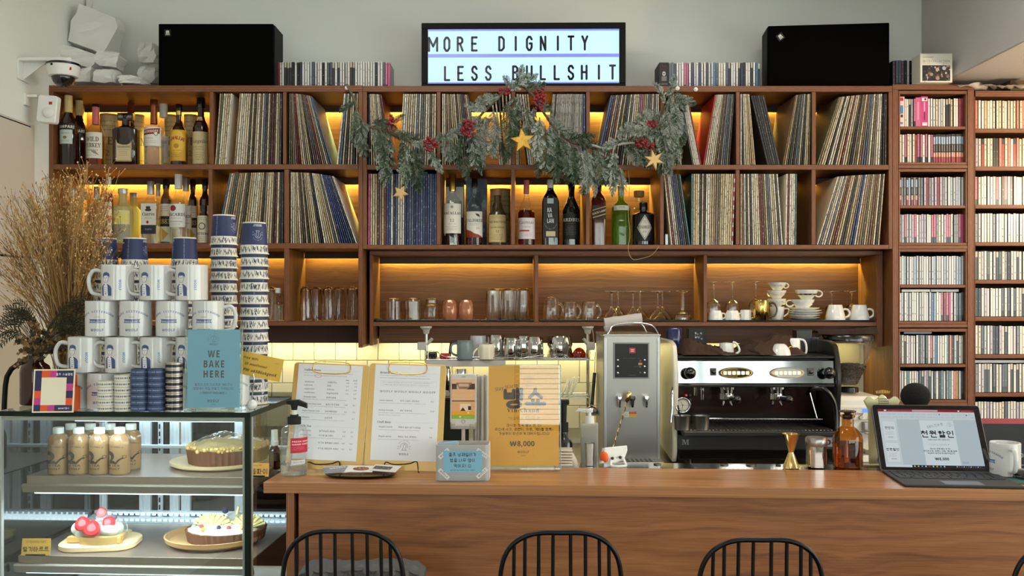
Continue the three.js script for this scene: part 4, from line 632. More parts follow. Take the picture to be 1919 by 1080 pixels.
const lab = {
bitter: art(90, 120, '#b8c6bc', (g) => { txt(g, 'CLASSICO', 45, 30, 12, '#46605c'); disc(g, 45, 66, 12, '#8a5a3c'); lines(g, 10, 90, 70, 2, 8, '#55655f'); }),
bitterBand: art(120, 40, '#131214', (g) => txt(g, 'CAMPARI', 60, 21, 25, '#e8e4da', { style: 'bold' })),
turkey: art(140, 170, '#d8d4c6', (g) => { txt(g, 'WILD', 70, 46, 40, '#221d1a', { font: 'serif', style: 'bold', sx: 0.8 }); txt(g, 'TURKEY', 70, 86, 38, '#221d1a', { font: 'serif', style: 'bold', sx: 0.72 }); txt(g, 'BOURBON', 70, 116, 14, '#443a30', { space: 3 }); g.fillStyle = '#8a867a'; g.beginPath(); g.moveTo(60, 120); g.lineTo(90, 118); g.lineTo(118, 150); g.lineTo(80, 138); g.fill(); lines(g, 24, 152, 92, 1, 10, '#777'); }),
amaretto: art(130, 160, '#d2c19a', (g) => { disc(g, 65, 40, 14, '#8f7a50'); txt(g, 'DISARONNO', 65, 76, 18, '#2a241a', { font: 'serif', style: 'bold', sx: 0.95 }); rule(g, 14, 92, 116, 92, '#6b5b3a', 1.5); lines(g, 24, 104, 82, 3, 9, '#7d6c48'); g.strokeStyle = '#8a774c'; g.lineWidth = 3; g.strokeRect(5, 5, 120, 150); }),
amarettoCap: art(90, 30, '#100e0d', (g) => txt(g, 'DISARONNO', 45, 15, 13, '#b8b09c', { style: 'bold' })),
vodka: art(140, 120, '#d9d6d0', (g) => { g.fillStyle = '#7a201c'; g.beginPath(); g.moveTo(8, 22); g.lineTo(132, 6); g.lineTo(128, 42); g.lineTo(14, 52); g.fill(); txt(g, 'SMIRNOFF', 66, 30, 22, '#e6ddd0', { style: 'bold', rot: -0.08 }); disc(g, 104, 42, 14, '#6a6660'); disc(g, 104, 42, 10, '#e0dcd4'); txt(g, 'VODKA', 60, 72, 12, '#8a2a26', { space: 4 }); lines(g, 20, 90, 100, 2, 9, '#999'); }),
coffee: art(110, 200, '#cfa02c', (g) => { g.fillStyle = '#dfb43c'; g.beginPath(); g.ellipse(55, 80, 50, 76, 0, 0, 7); g.fill(); arcText(g, 'KAHLUA', 55, 130, 78, 32, '#9c2a1c', 1.05, { style: 'bold' }); disc(g, 55, 104, 15, '#b77a22'); txt(g, 'RUM COFFEE', 55, 134, 11, '#6a3a14'); lines(g, 14, 150, 84, 3, 10, '#7a5a1c'); }),
friar: art(110, 170, '#cdbb8e', (g) => { txt(g, 'Frangelico', 55, 52, 24, '#3a2c1a', { font: 'serif', style: 'italic' }); lines(g, 16, 82, 78, 2, 10, '#6b5a3a'); rule(g, 10, 112, 100, 112, '#8a774c'); lines(g, 16, 124, 78, 3, 10, '#8a774c'); }),
friarTop: art(60, 70, '#d2bf92', (g) => txt(g, 'F', 30, 36, 50, '#8a1c1c', { font: 'serif', style: 'bold' })),
citron: art(130, 160, '#c9c48a', (g) => { txt(g, 'ABSOLUT', 65, 28, 26, '#d6c81c', { style: 'bold' }); txt(g, 'CITRON', 65, 54, 26, '#d6c81c', { style: 'bold' }); g.fillStyle = '#8f8c74'; g.fillRect(0, 76, 130, 84); lines(g, 20, 88, 90, 4, 10, '#6e6c58'); }),
tequila: art(120, 190, '#cfcdc4', (g) => { g.fillStyle = '#22201f'; g.fillRect(40, 18, 34, 14); g.beginPath(); g.ellipse(58, 40, 26, 8, 0, 0, 7); g.fill(); txt(g, 'Cuervo', 60, 66, 27, '#22201f', { font: 'serif', style: 'bold' }); txt(g, 'ESPECIAL', 60, 92, 10, '#55504a', { space: 2 }); disc(g, 52, 116, 10, '#8f1f1c'); g.fillStyle = '#1d2132'; g.fillRect(0, 134, 120, 56); txt(g, 'PLATA', 60, 160, 15, '#c4c4cc', { space: 2 }); }),
rum: art(130, 170, '#dcdbd6', (g) => { disc(g, 46, 32, 21, '#2a2426'); disc(g, 46, 32, 17, '#9c1f22'); txt(g, 'BACARDÍ', 65, 78, 30, '#26222a', { font: 'serif', style: 'bold', sx: 0.88 }); txt(g, 'SUPERIOR', 65, 106, 11, '#55505a', { space: 3 }); g.fillStyle = '#b9b7b2'; g.fillRect(20, 124, 90, 10); lines(g, 24, 146, 82, 2, 8, '#8a8890'); }),
syrup: art(80, 190, '#d8d2c2', (g) => { g.fillStyle = '#1b1714'; g.fillRect(0, 62, 80, 52); txt(g, '1883', 40, 88, 32, '#d8c48a', { font: 'serif' }); g.fillStyle = '#c79b2c'; g.beginPath(); g.moveTo(20, 120); g.lineTo(66, 150); g.lineTo(30, 184); g.fill(); lines(g, 12, 14, 56, 3, 9, '#7a7060'); }),
fruit: art(80, 170, '#d6c8b0', (g) => { txt(g, 'MONIN', 40, 26, 22, '#8f1f2c', { style: 'bold' }); for (let i = 0; i < 9; i++) disc(g, rr(14, 66), rr(70, 150), rr(6, 11), pick(['#a03a22', '#7a1f1c', '#c07a3c'])); lines(g, 12, 46, 56, 1, 9, '#6a5a44'); }),
bitters: art(110, 170, '#d2cab4', (g) => { lines(g, 14, 14, 82, 2, 10, '#55504a'); disc(g, 55, 66, 22, '#3a3630'); disc(g, 55, 66, 17, '#cfc6ae'); txt(g, 'BITTERS', 55, 112, 20, '#2d2a26', { font: 'serif', style: 'bold' }); lines(g, 14, 134, 82, 3, 9, '#77705f'); }),
mac: art(130, 190, '#d6d2c6', (g) => { disc(g, 65, 22, 9, '#8a8270'); txt(g, 'MACALLAN', 65, 62, 21, '#2b2826', { font: 'serif', style: 'bold', sx: 0.98 }); txt(g, '12', 65, 108, 26, '#2b2826', { font: 'serif' }); txt(g, 'YEARS OLD', 65, 130, 8, '#6a655a', { space: 1 }); lines(g, 26, 148, 78, 3, 9, '#8a8474'); }),
island: art(130, 190, '#d6d3ca', (g) => { g.fillStyle = '#24252c'; g.beginPath(); g.moveTo(70, 14); g.lineTo(96, 20); g.lineTo(104, 40); g.lineTo(84, 34); g.fill(); txt(g, 'TALISKER', 65, 66, 27, '#2b2a2c', { font: 'serif', style: 'bold', sx: 0.92 }); lines(g, 20, 90, 90, 2, 9, '#77736a'); txt(g, '10', 88, 124, 22, '#9c3a2a', { font: 'serif' }); g.fillStyle = '#8a2f16'; g.beginPath(); g.moveTo(0, 130); g.lineTo(40, 142); g.lineTo(64, 160); g.lineTo(92, 168); g.lineTo(130, 190); g.lineTo(0, 190); g.fill(); }),
glen: art(130, 190, '#cdb684', (g) => { txt(g, 'THE BALVENIE', 65, 50, 16, '#3a2c18', { font: 'serif', style: 'bold' }); lines(g, 20, 14, 90, 2, 9, '#7a6640'); txt(g, 'DOUBLEWOOD', 65, 88, 12, '#4a3a22', { font: 'serif', style: 'bold' }); txt(g, '12', 65, 114, 20, '#3a2c18', { font: 'serif' }); lines(g, 20, 138, 90, 4, 9, '#7a6640'); }),
rose: art(120, 160, '#d2cdd0', (g) => { txt(g, 'Camus', 56, 34, 30, '#5a5258', { font: 'serif', style: 'italic' }); txt(g, 'Cognac', 60, 68, 14, '#8a7f84', { font: 'serif' }); g.fillStyle = '#a33a3c'; g.fillRect(16, 92, 60, 12); lines(g, 20, 116, 84, 3, 9, '#8a8288'); }),
kava: art(120, 200, '#0e0e10', (g) => { ['KA', 'VA', 'LAN'].forEach((t, i) => txt(g, t, 50 + i * 4, 62 + i * 27, 30, '#d8d8da', { style: 'bold' })); arcText(g, 'SINGLE MALT WHISKY', 60, 96, -62, 9, '#b8b8ba', -1.9); g.fillStyle = '#9fb4b4'; g.fillRect(32, 4, 52, 26); g.fillStyle = '#c8b890'; g.fillRect(22, 168, 76, 26); }),
ard: art(130, 170, '#0d100d', (g) => { txt(g, 'ARDBEG', 65, 40, 30, '#cfd0c8', { font: 'serif', style: 'bold' }); lines(g, 24, 66, 82, 1, 9, '#8f6a4c'); lines(g, 24, 84, 82, 6, 9, '#86887e'); }),
walker: art(120, 110, '#0f0c0c', (g, w, h) => { g.rotate(-0.26); g.fillStyle = '#c8a24a'; g.fillRect(-20, 36, 170, 5); g.fillRect(-20, 92, 170, 8); txt(g, 'BLACK LABEL', 44, 66, 20, '#e0d8c4', { font: 'serif', style: 'bold' }); }),
ten: art(100, 60, '#c9cfc0', (g) => { txt(g, 'TEN', 50, 22, 18, '#33402a', { style: 'bold' }); lines(g, 14, 40, 72, 1, 9, '#66705c'); }),
hend: art(150, 150, '#0c0c0d', (g) => { g.save(); g.translate(75, 75); g.rotate(Math.PI / 4); g.fillStyle = '#cfccc0'; g.fillRect(-50, -50, 100, 100); g.strokeStyle = '#55534c'; g.lineWidth = 3; g.strokeRect(-44, -44, 88, 88); g.restore(); txt(g, "HENDRICK'S", 75, 74, 22, '#232220', { font: 'serif', style: 'bold', sx: 0.9 }); txt(g, 'GIN', 75, 98, 14, '#33322e', { space: 4 }); lines(g, 58, 40, 36, 2, 8, '#66645c'); }),
tube: art(200, 180, '#c3ac78', (g) => { txt(g, 'BALVENIE', 100, 84, 34, '#5a4522', { font: 'serif', style: 'bold' }); txt(g, '12', 100, 124, 26, '#5a4522', { font: 'serif' }); lines(g, 30, 20, 140, 3, 12, '#8a7040'); lines(g, 30, 148, 140, 2, 12, '#8a7040'); }),
storm: art(120, 200, '#3c4c5c', (g) => { for (let i = 0; i < 60; i++) { g.globalAlpha = 0.4; disc(g, rr(0, 120), rr(0, 200), rr(6, 26), pick(['#2c3a4a', '#56687a', '#7c8c9a', '#1c2630', '#a8b2ba'])); } g.globalAlpha = 1; g.fillStyle = '#12161c'; g.fillRect(0, 170, 120, 30); g.fillStyle = '#a05030'; g.fillRect(96, 84, 12, 50); txt(g, '10', 98, 150, 16, '#c8c4b8', { font: 'serif' }); }),
macBox: art(90, 200, '#b9b6ae', (g) => { g.fillStyle = '#1a1a1c'; g.fillRect(0, 0, 90, 12); g.fillRect(0, 108, 90, 92); txt(g, 'MACALLAN', 45, 60, 13, '#33312e', { font: 'serif' }); }),
};
{
const dA = 4.36, yA = py(308, D1) + 0.0007, yA2 = py(456, D1) + 0.0007, yB2 = py(459, D1) + 0.0007, hA = (t, d) => (py(t, d) - yA) / d * F, hA2 = (t, d) => (py(t, d) - yA2) / d * F, hB2 = (t, d) => (py(t, d) - yB2) / d * F;
const B1 = (x, w, top, o, d = dA) => bottle({ x, w, h: hA(top, d), d, y: yA, group: 'bottles on the top shelf', ...o });
B1(129, 31, 176, { label: 'tall dark red aperitif bottle with pale green label, front one beside the wall', sh: 0.58, nk: 0.76, nr: 0.42, glass: 'darkRed', cap: ['cream', 0.84, 1.1], foil: ['cream', 0.74], labels: [[0.3, 0.5, 0.85, lab.bitter], [0.5, 0.59, 1.2, lab.bitterBand]] }, 4.31);
B1(149, 29, 182, { label: 'tall dark red aperitif bottle half hidden behind its twin beside the wall', sh: 0.58, nk: 0.76, nr: 0.42, glass: 'darkRed', cap: ['cream', 0.84, 1.1], foil: ['cream', 0.78], labels: [[0.5, 0.59, 1.2, lab.bitterBand]] }, 4.42);
B1(180, 34, 196, { label: 'bourbon bottle with large white label and red capsule', sh: 0.52, nk: 0.72, nr: 0.36, liquid: 'whisky', level: 0.5, cap: ['black', 0.96, 1.1], foil: ['pink', 0.68], labels: [[0.13, 0.54, 1.1, lab.turkey]] });
B1(246, 18, 190, { label: 'copper necked bottle hidden behind the square amaretto bottle', sh: 0.55, nk: 0.72, nr: 0.6, glass: 'brown', cap: ['copper', 0.7, 1.1] }, 4.46);
{ const b = B1(237, 50, 214, { label: 'square amaretto bottle with a wide black cap and cream label', sh: 0.7, nk: 0.78, nr: 0.3, square: 0.5, glass: 'darkRed', cap: ['black', 0.9, 1], labels: [[0.1, 0.62, 0.58, lab.amaretto]] }); const k = dA / F; part('stopper', printBox(29 * k, 14 * k, 0.03, lab.amarettoCap, 0.002), M.bGloss, b, [0, hA(216, dA) * k - 0.008, 0]); }
B1(289, 36, 187, { label: 'clear vodka bottle with copper neck and red badge label', sh: 0.5, nk: 0.66, nr: 0.34, liquid: 'clear', level: 0.3, cap: ['copper', 0.9, 1.15], foil: ['copper', 0.64], labels: [[0.3, 0.58, 1.1, lab.vodka]] });
B1(307, 28, 195, { label: 'clear bottle with white cap behind the vodka bottle', sh: 0.55, nk: 0.75, nr: 0.42, liquid: 'clear', level: 0.5, cap: ['white', 0.8, 1.25], labels: [[0.1, 0.5, 1, lab.rose]] }, 4.45);
B1(336, 31, 196, { label: 'brown coffee liqueur bottle with arched yellow label', sh: 0.52, nk: 0.74, nr: 0.34, glass: 'brown', cap: ['black', 0.9, 1.15], foil: ['gold', 0.83], labels: [[0.09, 0.58, 1.15, lab.coffee]] });
B1(377, 30, 178, { label: 'dark hazelnut liqueur bottle with cream label beside the records', sh: 0.56, nk: 0.74, nr: 0.4, glass: 'brown', cap: ['black', 0.86, 1.3], labels: [[0.04, 0.5, 1.2, lab.friar], [0.58, 0.72, 0.6, lab.friarTop]] });
const tubeBox = (x, w, top, d, yy, label, turn = 0) => { const k = d / F, H = py(top, d) - yy, t = thing('whisky_tube', label, 'tube', [px(x, d), yy, -d], turn, 'whisky tubes behind the bottles'); part('body', toRect(new THREE.CylinderGeometry(w * k / 2, w * k / 2, H * 0.96, 28, 1, true, -Math.PI, Math.PI * 2).translate(0, H * 0.48, 0), [lab.tube[0], lab.tube[1], lab.tube[2], lab.tube[3]]), M.b, t); part('lid', cyl(w * k / 2 * 1.015, w * k / 2 * 1.015, H * 0.04, 0, H * 0.96, 0, 28), CAPM.cork, t); part('bottom', cyl(w * k / 2, w * k / 2, 0.002, 0, 0, 0, 28), CAPM.cork, t); };
tubeBox(205, 32, 215, 4.47, yA, 'cream whisky tube between the bourbon and the amaretto');
tubeBox(257, 26, 216, 4.49, yA, 'cream whisky tube behind the amaretto bottle');
tubeBox(320, 22, 216, 4.49, yA, 'cream whisky tube between vodka and coffee liqueur');
tubeBox(358, 24, 216, 4.47, yA, 'cream whisky tube between coffee liqueur and hazelnut liqueur');
const B2 = (x, w, top, o, d = dA) => bottle({ x, w, h: hA2(top, d), d, y: yA2, group: 'bottles on the second shelf', ...o });
B2(204, 17, 332, { label: 'syrup bottle with red fruit label beside the frosted yellow bottle', sh: 0.72, nk: 0.84, nr: 0.5, liquid: 'amber', level: 0.75, cap: ['white', 0.9], labels: [[0.12, 0.62, 1.1, lab.fruit]] }, 4.33);
B2(137, 26, 352, { label: 'clear bottle with silver cap behind the dried grasses, nearest the wall', sh: 0.6, nk: 0.76, nr: 0.4, liquid: 'clear', level: 0.5, cap: ['silver', 0.85, 1.2] });
B2(156, 28, 358, { label: 'clear bottle with silver cap behind the dried grasses, second from the wall', sh: 0.6, nk: 0.76, nr: 0.4, liquid: 'pale', level: 0.4, cap: ['silver', 0.85, 1.2] });
B2(182, 22, 350, { label: 'clear bottle with steel pourer behind the densest dried grasses', sh: 0.6, nk: 0.76, nr: 0.4, liquid: 'clear', level: 0.45, cap: ['silver', 0.8, 1.2] }, 4.4);
B2(231, 37, 354, { label: 'frosted yellow citrus vodka bottle with silver cap, front one', sh: 0.62, nk: 0.75, nr: 0.42, bulge: 0.1, glass: 'frost', cap: ['silver', 0.92, 1.15], labels: [[0.08, 0.6, 1.05, lab.citron]] });
B2(251, 26, 362, { label: 'frosted yellow bottle partly behind the citrus vodka', sh: 0.62, nk: 0.76, nr: 0.5, bulge: 0.1, glass: 'frost', cap: ['silver', 0.92, 1.15] }, 4.46);
B2(283, 35, 340, { label: 'clear tequila bottle with white and navy label', sh: 0.6, nk: 0.76, nr: 0.34, square: 0.7, liquid: 'clear', level: 0.3, cap: ['silver', 0.8, 1.1], labels: [[0.16, 0.64, 0.8, lab.tequila]] });
B2(297, 22, 344, { label: 'slim silver necked bottle behind the tequila bottle', sh: 0.62, nk: 0.76, nr: 0.36, liquid: 'clear', level: 0.4, cap: ['silver', 0.8, 1.1] }, 4.46);
B2(312, 21, 336, { label: 'dark syrup bottle with black cap and lemon label', sh: 0.66, nk: 0.8, nr: 0.5, glass: 'smoke', liquid: 'amber', level: 0.66, cap: ['black', 0.86, 1.2], labels: [[0.05, 0.62, 1.1, lab.syrup]] }, 4.42);
B2(335, 32, 327, { label: 'clear white rum bottle with a round red emblem', sh: 0.56, nk: 0.72, nr: 0.38, liquid: 'clear', level: 0.26, cap: ['white', 0.8, 1.15], labels: [[0.24, 0.57, 1.15, lab.rum]] });
B2(349, 26, 332, { label: 'clear rum bottle directly behind the white rum bottle', sh: 0.56, nk: 0.72, nr: 0.4, liquid: 'clear', level: 0.4, cap: ['silver', 0.8, 1.15], labels: [[0.24, 0.57, 1.15, lab.rum]] }, 4.45);
B2(362, 18, 337, { label: 'dark syrup bottle with black cap beside the rum', sh: 0.68, nk: 0.8, nr: 0.5, glass: 'brown', cap: ['black', 0.86, 1.2], labels: [[0.05, 0.6, 1.1, lab.syrup]] }, 4.48);
B2(385, 20, 336, { label: 'dark syrup bottle with black cap behind the bitters', sh: 0.68, nk: 0.8, nr: 0.5, glass: 'brown', cap: ['black', 0.86, 1.2], labels: [[0.1, 0.6, 1.1, lab.syrup]] }, 4.48);
B2(382, 22, 385, { label: 'small bitters bottle in a cream paper wrapper', sh: 0.66, nk: 0.84, nr: 0.5, glass: 'brown', cap: ['black', 0.86, 1.2], labels: [[0.02, 0.72, 1.5, lab.bitters]] }, 4.31);
const B3 = (x, w, top, o, d = dA) => bottle({ x, w, h: hB2(top, d), d, y: yB2, group: 'whisky and gin bottles under the garland', ...o });
B3(848.5, 34, 323, { label: 'whisky bottle with tall white label and gold capsule', sh: 0.62, nk: 0.72, nr: 0.34, bulge: 0.35, liquid: 'dark', level: 0.14, cap: ['gold', 0.78, 1.15], foil: ['gold', 0.76], labels: [[0.17, 0.58, 1.2, lab.mac]] });
B3(890, 32, 334, { label: 'whisky bottle with white label cut like rocks and orange liquid', sh: 0.54, nk: 0.74, nr: 0.32, liquid: 'red', level: 0.5, cap: ['black', 0.86, 1.2], labels: [[0.12, 0.5, 1.15, lab.island]] });
B3(933, 34, 355, { label: 'squat whisky bottle with a cream label and short neck', sh: 0.55, nk: 0.78, nr: 0.4, bulge: 0.6, liquid: 'dark', level: 0.06, cap: ['cork', 0.9, 1.2], glass: 'smoke', labels: [[0.06, 0.54, 1.2, lab.glen]] });
B3(987, 34, 338, { label: 'cognac bottle with pink seal over its stopper', sh: 0.5, nk: 0.76, nr: 0.26, bulge: 0.45, liquid: 'red', level: 0.54, cap: ['pink', 0.8, 1.2], labels: [[0.1, 0.42, 1.15, lab.rose]] });
B3(1032, 35, 337, { label: 'black angular whisky bottle with white block lettering', sh: 0.66, nk: 0.86, nr: 0.34, square: 0.85, glass: 'black', cap: ['white', 0.88, 1.05], labels: [[0.12, 0.72, 0.78, lab.kava]] });
B3(1071, 34, 343, { label: 'dark green whisky bottle with black label', sh: 0.56, nk: 0.78, nr: 0.36, bulge: 0.4, glass: 'darkGreen', cap: ['black', 0.9, 1.1], labels: [[0.1, 0.5, 1.15, lab.ard]] });
B3(1122, 29, 344, { label: 'square red brown whisky bottle with slanted black label', sh: 0.72, nk: 0.86, nr: 0.36, square: 0.9, glass: 'redBrown', cap: ['black', 0.88, 1.2], labels: [[0.42, 0.64, 0.86, lab.walker]] });
B3(1164, 36, 348, { label: 'bright green gin bottle with fluted sides and silver cap', sh: 0.62, nk: 0.76, nr: 0.3, glass: 'brightGreen', liquid: 'pale', level: 0.52, cap: ['silver', 0.84, 1.1], labels: [[0.58, 0.66, 0.9, lab.ten]] });
B3(1206, 42, 380, { label: 'squat black gin bottle with a diamond label', sh: 0.72, nk: 0.8, nr: 0.32, glass: 'black', cap: ['black', 0.84, 1.2], labels: [[0.1, 0.72, 0.75, lab.hend]] });
B3(1198, 26, 358, { label: 'clear bottle with a cork stopper behind the black gin bottle', sh: 0.62, nk: 0.78, nr: 0.5, liquid: 'clear', level: 0.4, cap: ['cork', 0.9, 1.5] }, 4.47);
tubeBox(938, 38, 355, 4.47, yB2, 'cream whisky tube behind the squat whisky bottle');
tag(part('whisky_box', printBox(39 * 4.48 / F, py(338, 4.48) - yB2, 0.09, lab.storm), M.b, scene, [px(893, 4.43), (py(338, 4.48) + yB2) / 2, -4.485]), 'slate blue whisky carton printed with a stormy sea', 'carton', 'whisky cartons under the garland');
tag(part('whisky_box', printBox(33 * 4.48 / F, py(345, 4.48) - yB2, 0.09, lab.macBox), M.b, scene, [px(852, 4.43), (py(345, 4.48) + yB2) / 2, -4.485]), 'white and black whisky carton behind the gold capped bottle', 'carton', 'whisky cartons under the garland');
// small silver stand beside the black gin bottle
tag(part('coaster_clip', [rbox(0.016, 0.05, 0.03, px(1249, 4.3), yB2 + 0.025, -4.3, 0.003)], M.alu, scene), 'small silver clip standing between gin bottle and leaning records', 'clip');
}
// ───────────── garland of snowy evergreen sprigs ─────────────
const leafMat = std({ vertexColors: true, roughness: 0.85, side: THREE.DoubleSide });
class Tris {                                               // loose triangles with a colour each
constructor() { this.p = []; this.c = []; }
tri(a, b, c, k) { for (const v of [a, b, c]) { this.p.push(v.x, v.y, v.z); this.c.push(...k); } }
quad(a, b, c, d, k) { this.tri(a, b, c, k); this.tri(a, c, d, k); }
stick(a, b, r, k, r2 = r) { const d = b.clone().sub(a), u = V(d.y, -d.x, d.z * 0.3).normalize(), w = d.clone().cross(u).normalize(), P = [0, 1, 2].map((i) => { const t = i * 2.094; return u.clone().multiplyScalar(Math.cos(t)).addScaledVector(w, Math.sin(t)); }); for (let i = 0; i < 3; i++) { const n = P[i], m = P[(i + 1) % 3]; this.quad(a.clone().addScaledVector(n, r), a.clone().addScaledVector(m, r), b.clone().addScaledVector(m, r2), b.clone().addScaledVector(n, r2), k); } }
leaf(a, dir, l, w, k, up = V(0, 0, 1)) { const s = dir.clone().cross(up).normalize(), m = a.clone().addScaledVector(dir, l * 0.5), e = a.clone().addScaledVector(dir, l), lift = up.clone().multiplyScalar(w * 0.25); this.tri(a, m.clone().addScaledVector(s, w / 2).add(lift), e, k); this.tri(a, e, m.clone().addScaledVector(s, -w / 2).add(lift), k); }
blob(a, r, k, sy = 1) { const P = [V(1, 0, 0), V(0, 0, 1), V(-1, 0, 0), V(0, 0, -1)].map((q) => q.multiplyScalar(r).add(a)), t = a.clone().add(V(0, r * sy, 0)), b = a.clone().add(V(0, -r * sy, 0)); for (let i = 0; i < 4; i++) { this.tri(t, P[(i + 1) % 4], P[i], k); this.tri(b, P[i], P[(i + 1) % 4], k); } }
geo() { const g = new THREE.BufferGeometry(); g.setAttribute('position', new THREE.Float32BufferAttribute(this.p, 3)); g.setAttribute('color', new THREE.Float32BufferAttribute(this.c, 3)); g.computeVertexNormals(); return g; }
}
const lin = (r, g, b) => { const c = col(r, g, b); return [c.r, c.g, c.b]; };
{
// a hanging sprig of length 1: curved stem with side twigs full of needles
function sprig(snow, kind) {
const T = new Tris(), stemC = lin(92, 84, 66), sway = rr(-0.12, 0.12), N = 15, P = [];
for (let i = 0; i <= N; i++) { const t = i / N; P.push(V(sway * Math.sin(t * 2.4) + rr(-0.008, 0.008), -t, 0.09 * Math.sin(t * 3))); }
const tone = () => { const s = clamp(snow + rr(-0.45, 0.4), 0, 1); return ((q) => s > 0.55 ? lin(118 + q * 46, 126 + q * 46, 120 + q * 44) : s > 0.3 ? lin(78 + q * 34, 94 + q * 32, 78 + q * 28) : lin(30 + q * 30, 48 + q * 34, 30 + q * 24))(rnd()); };
for (let i = 0; i < N; i++) T.stick(P[i], P[i + 1], 0.012 * (1 - i / N) + 0.004, stemC);
for (let i = 1; i < N; i++) for (const side of [-1, 1, 0.2]) {
const L = (kind ? 0.2 : 0.26) * Math.sin(Math.PI * Math.min(0.92, 0.18 + 0.8 * (i / N))) * rr(0.75, 1.15), dir = V(side * rr(0.6, 1), -rr(0.5, 0.95), rr(-0.25, 0.5)).normalize(), a = P[i], b = a.clone().addScaledVector(dir, L);
T.stick(a, b, 0.006, stemC, 0.003);
const k = tone(), nn = kind ? 7 : 9;
for (let q = 0; q < nn; q++) for (const s2 of [-1, 1]) { const c = a.clone().lerp(b, (q + 0.7) / nn), nd = dir.clone().applyAxisAngle(V(0, 0, 1), s2 * rr(0.45, 0.85)).add(V(0, 0, rr(-0.35, 0.5))).normalize(); T.leaf(c, nd, L * rr(0.24, 0.4), kind ? 0.03 : 0.017, rnd() < 0.75 ? k : tone()); }
T.leaf(b, dir, L * 0.3, 0.02, k);
}
return T.geo();
}
const green = [0, 1, 2].map((i) => sprig(0.12, i % 2)), snowy = [0, 1, 2, 3].map((i) => sprig(0.72, i % 2)), mixed = [0, 1, 2].map((i) => sprig(0.42, i % 2));
const d = 4.16, g = thing('garland', 'snowy evergreen garland with red berries pinned along the record shelf front', 'garland', [px(966, d), py(170, d), -d]), o = g.position;
const L = (x, y, dd = d) => at(x, y, dd).sub(o);
const path = [[650, 158], [664, 186], [672, 215], [690, 236], [720, 244], [750, 258], [790, 270], [822, 262], [850, 252], [885, 236], [905, 212], [930, 188], [952, 166], [975, 160], [1000, 180], [1020, 212], [1046, 246], [1075, 268], [1110, 272], [1140, 277], [1168, 268], [1196, 250], [1220, 232], [1242, 206], [1258, 184], [1263, 164]];
part('branch', tube(path.map(([x, y]) => L(x, y, d + 0.01)), 0.006, 120, 6), std({ color: col(96, 86, 68), roughness: 0.9 }), g);
part('twig', tube([[1110, 272], [1140, 279], [1165, 270], [1190, 268]].map(([x, y]) => L(x, y, d - 0.035)), 0.005, 24, 6), std({ color: col(176, 170, 160), roughness: 0.9 }), g);
const put = (x, y, len, ang, kind, wide = 1, dd = d) => { const s = len * dd / F, m = part('sprig', pick(kind), leafMat, g, L(x, y, dd - 0.012 + rr(-0.03, 0.02)).toArray(), [rr(-0.15, 0.15), rr(-0.6, 0.6), ang]); m.scale.set(s * wide * 0.85, s, s * 0.8); return m; };
const G = green, S = snowy, X = mixed;
// long hanging sprigs: [x, y, length in pixels, turn (0 hangs straight down, + swings to the laptop side), kind]
for (const [x, y, l, a, k, w] of [
[668, 205, 70, -0.05, X], [678, 225, 75, 0.1, X], [690, 232, 52, -0.5, S], [700, 238, 60, 0.25, S], [712, 240, 70, 0, G], [722, 248, 85, 0.05, S], [735, 258, 95, -0.08, X], [728, 290, 55, -0.06, S], [752, 262, 80, 0.1, G], [762, 268, 90, 0.02, X], [775, 275, 90, 0.05, G], [785, 278, 70, 0.14, X], [802, 275, 60, 0.55, S], [826, 266, 50, 0.5, S], [844, 258, 50, 0.3, X], [866, 250, 70, -0.04, G], [872, 290, 50, 0.05, G], [884, 246, 75, 0.1, X], [899, 235, 80, 0.12, S], [903, 280, 50, 0.1, X], [912, 215, 60, -0.25, S], [925, 205, 95, -0.05, S, 0.8], [932, 238, 62, 0, S, 0.8], [938, 262, 46, 0.1, G], [950, 190, 90, -0.04, G], [962, 176, 80, 0.05, X], [976, 182, 75, -0.1, S], [986, 195, 80, -0.02, X], [1000, 200, 60, 0.2, S], [962, 238, 60, -0.1, X, 0.7], [1012, 220, 90, -0.05, S], [1022, 236, 95, -0.02, X], [1030, 232, 60, 0.2, S], [1015, 285, 50, -0.15, G], [1046, 252, 95, 0, G], [1052, 258, 88, 0.05, G], [1060, 266, 76, 0.15, X], [1050, 300, 48, -0.05, X], [1076, 272, 80, 0.05, G], [1088, 278, 80, 0.1, S], [1098, 276, 90, 0, S, 0.8], [1095, 315, 55, -0.05, X], [1112, 280, 75, 0.05, S], [1112, 318, 55, 0, S, 0.8], [1122, 282, 70, 0.2, X], [1132, 290, 55, 0.12, G], [1142, 284, 70, 0.14, X], [1152, 282, 90, -0.02, S, 0.8], [1160, 310, 60, 0.04, S], [1170, 275, 45, 0.6, S], [1183, 270, 55, 0.7, X], [1196, 262, 60, 0.4, X], [1212, 250, 60, 0.25, S], [1224, 262, 70, 0.3, G], [1236, 240, 75, 0.2, S], [1246, 250, 80, 0.0, X], [1238, 282, 50, 0, G], [1250, 282, 50, 0.15, S], [1248, 205, 80, 0.1, S], [1262, 190, 70, 0.15, S], [1270, 205, 85, 0.05, G], [1276, 215, 60, 0.05, S], [1266, 250, 60, 0.05, X], [1255, 170, 50, -0.2, X], [1266, 170, 50, 0.5, X]]) put(x, y, l, a, k, w);
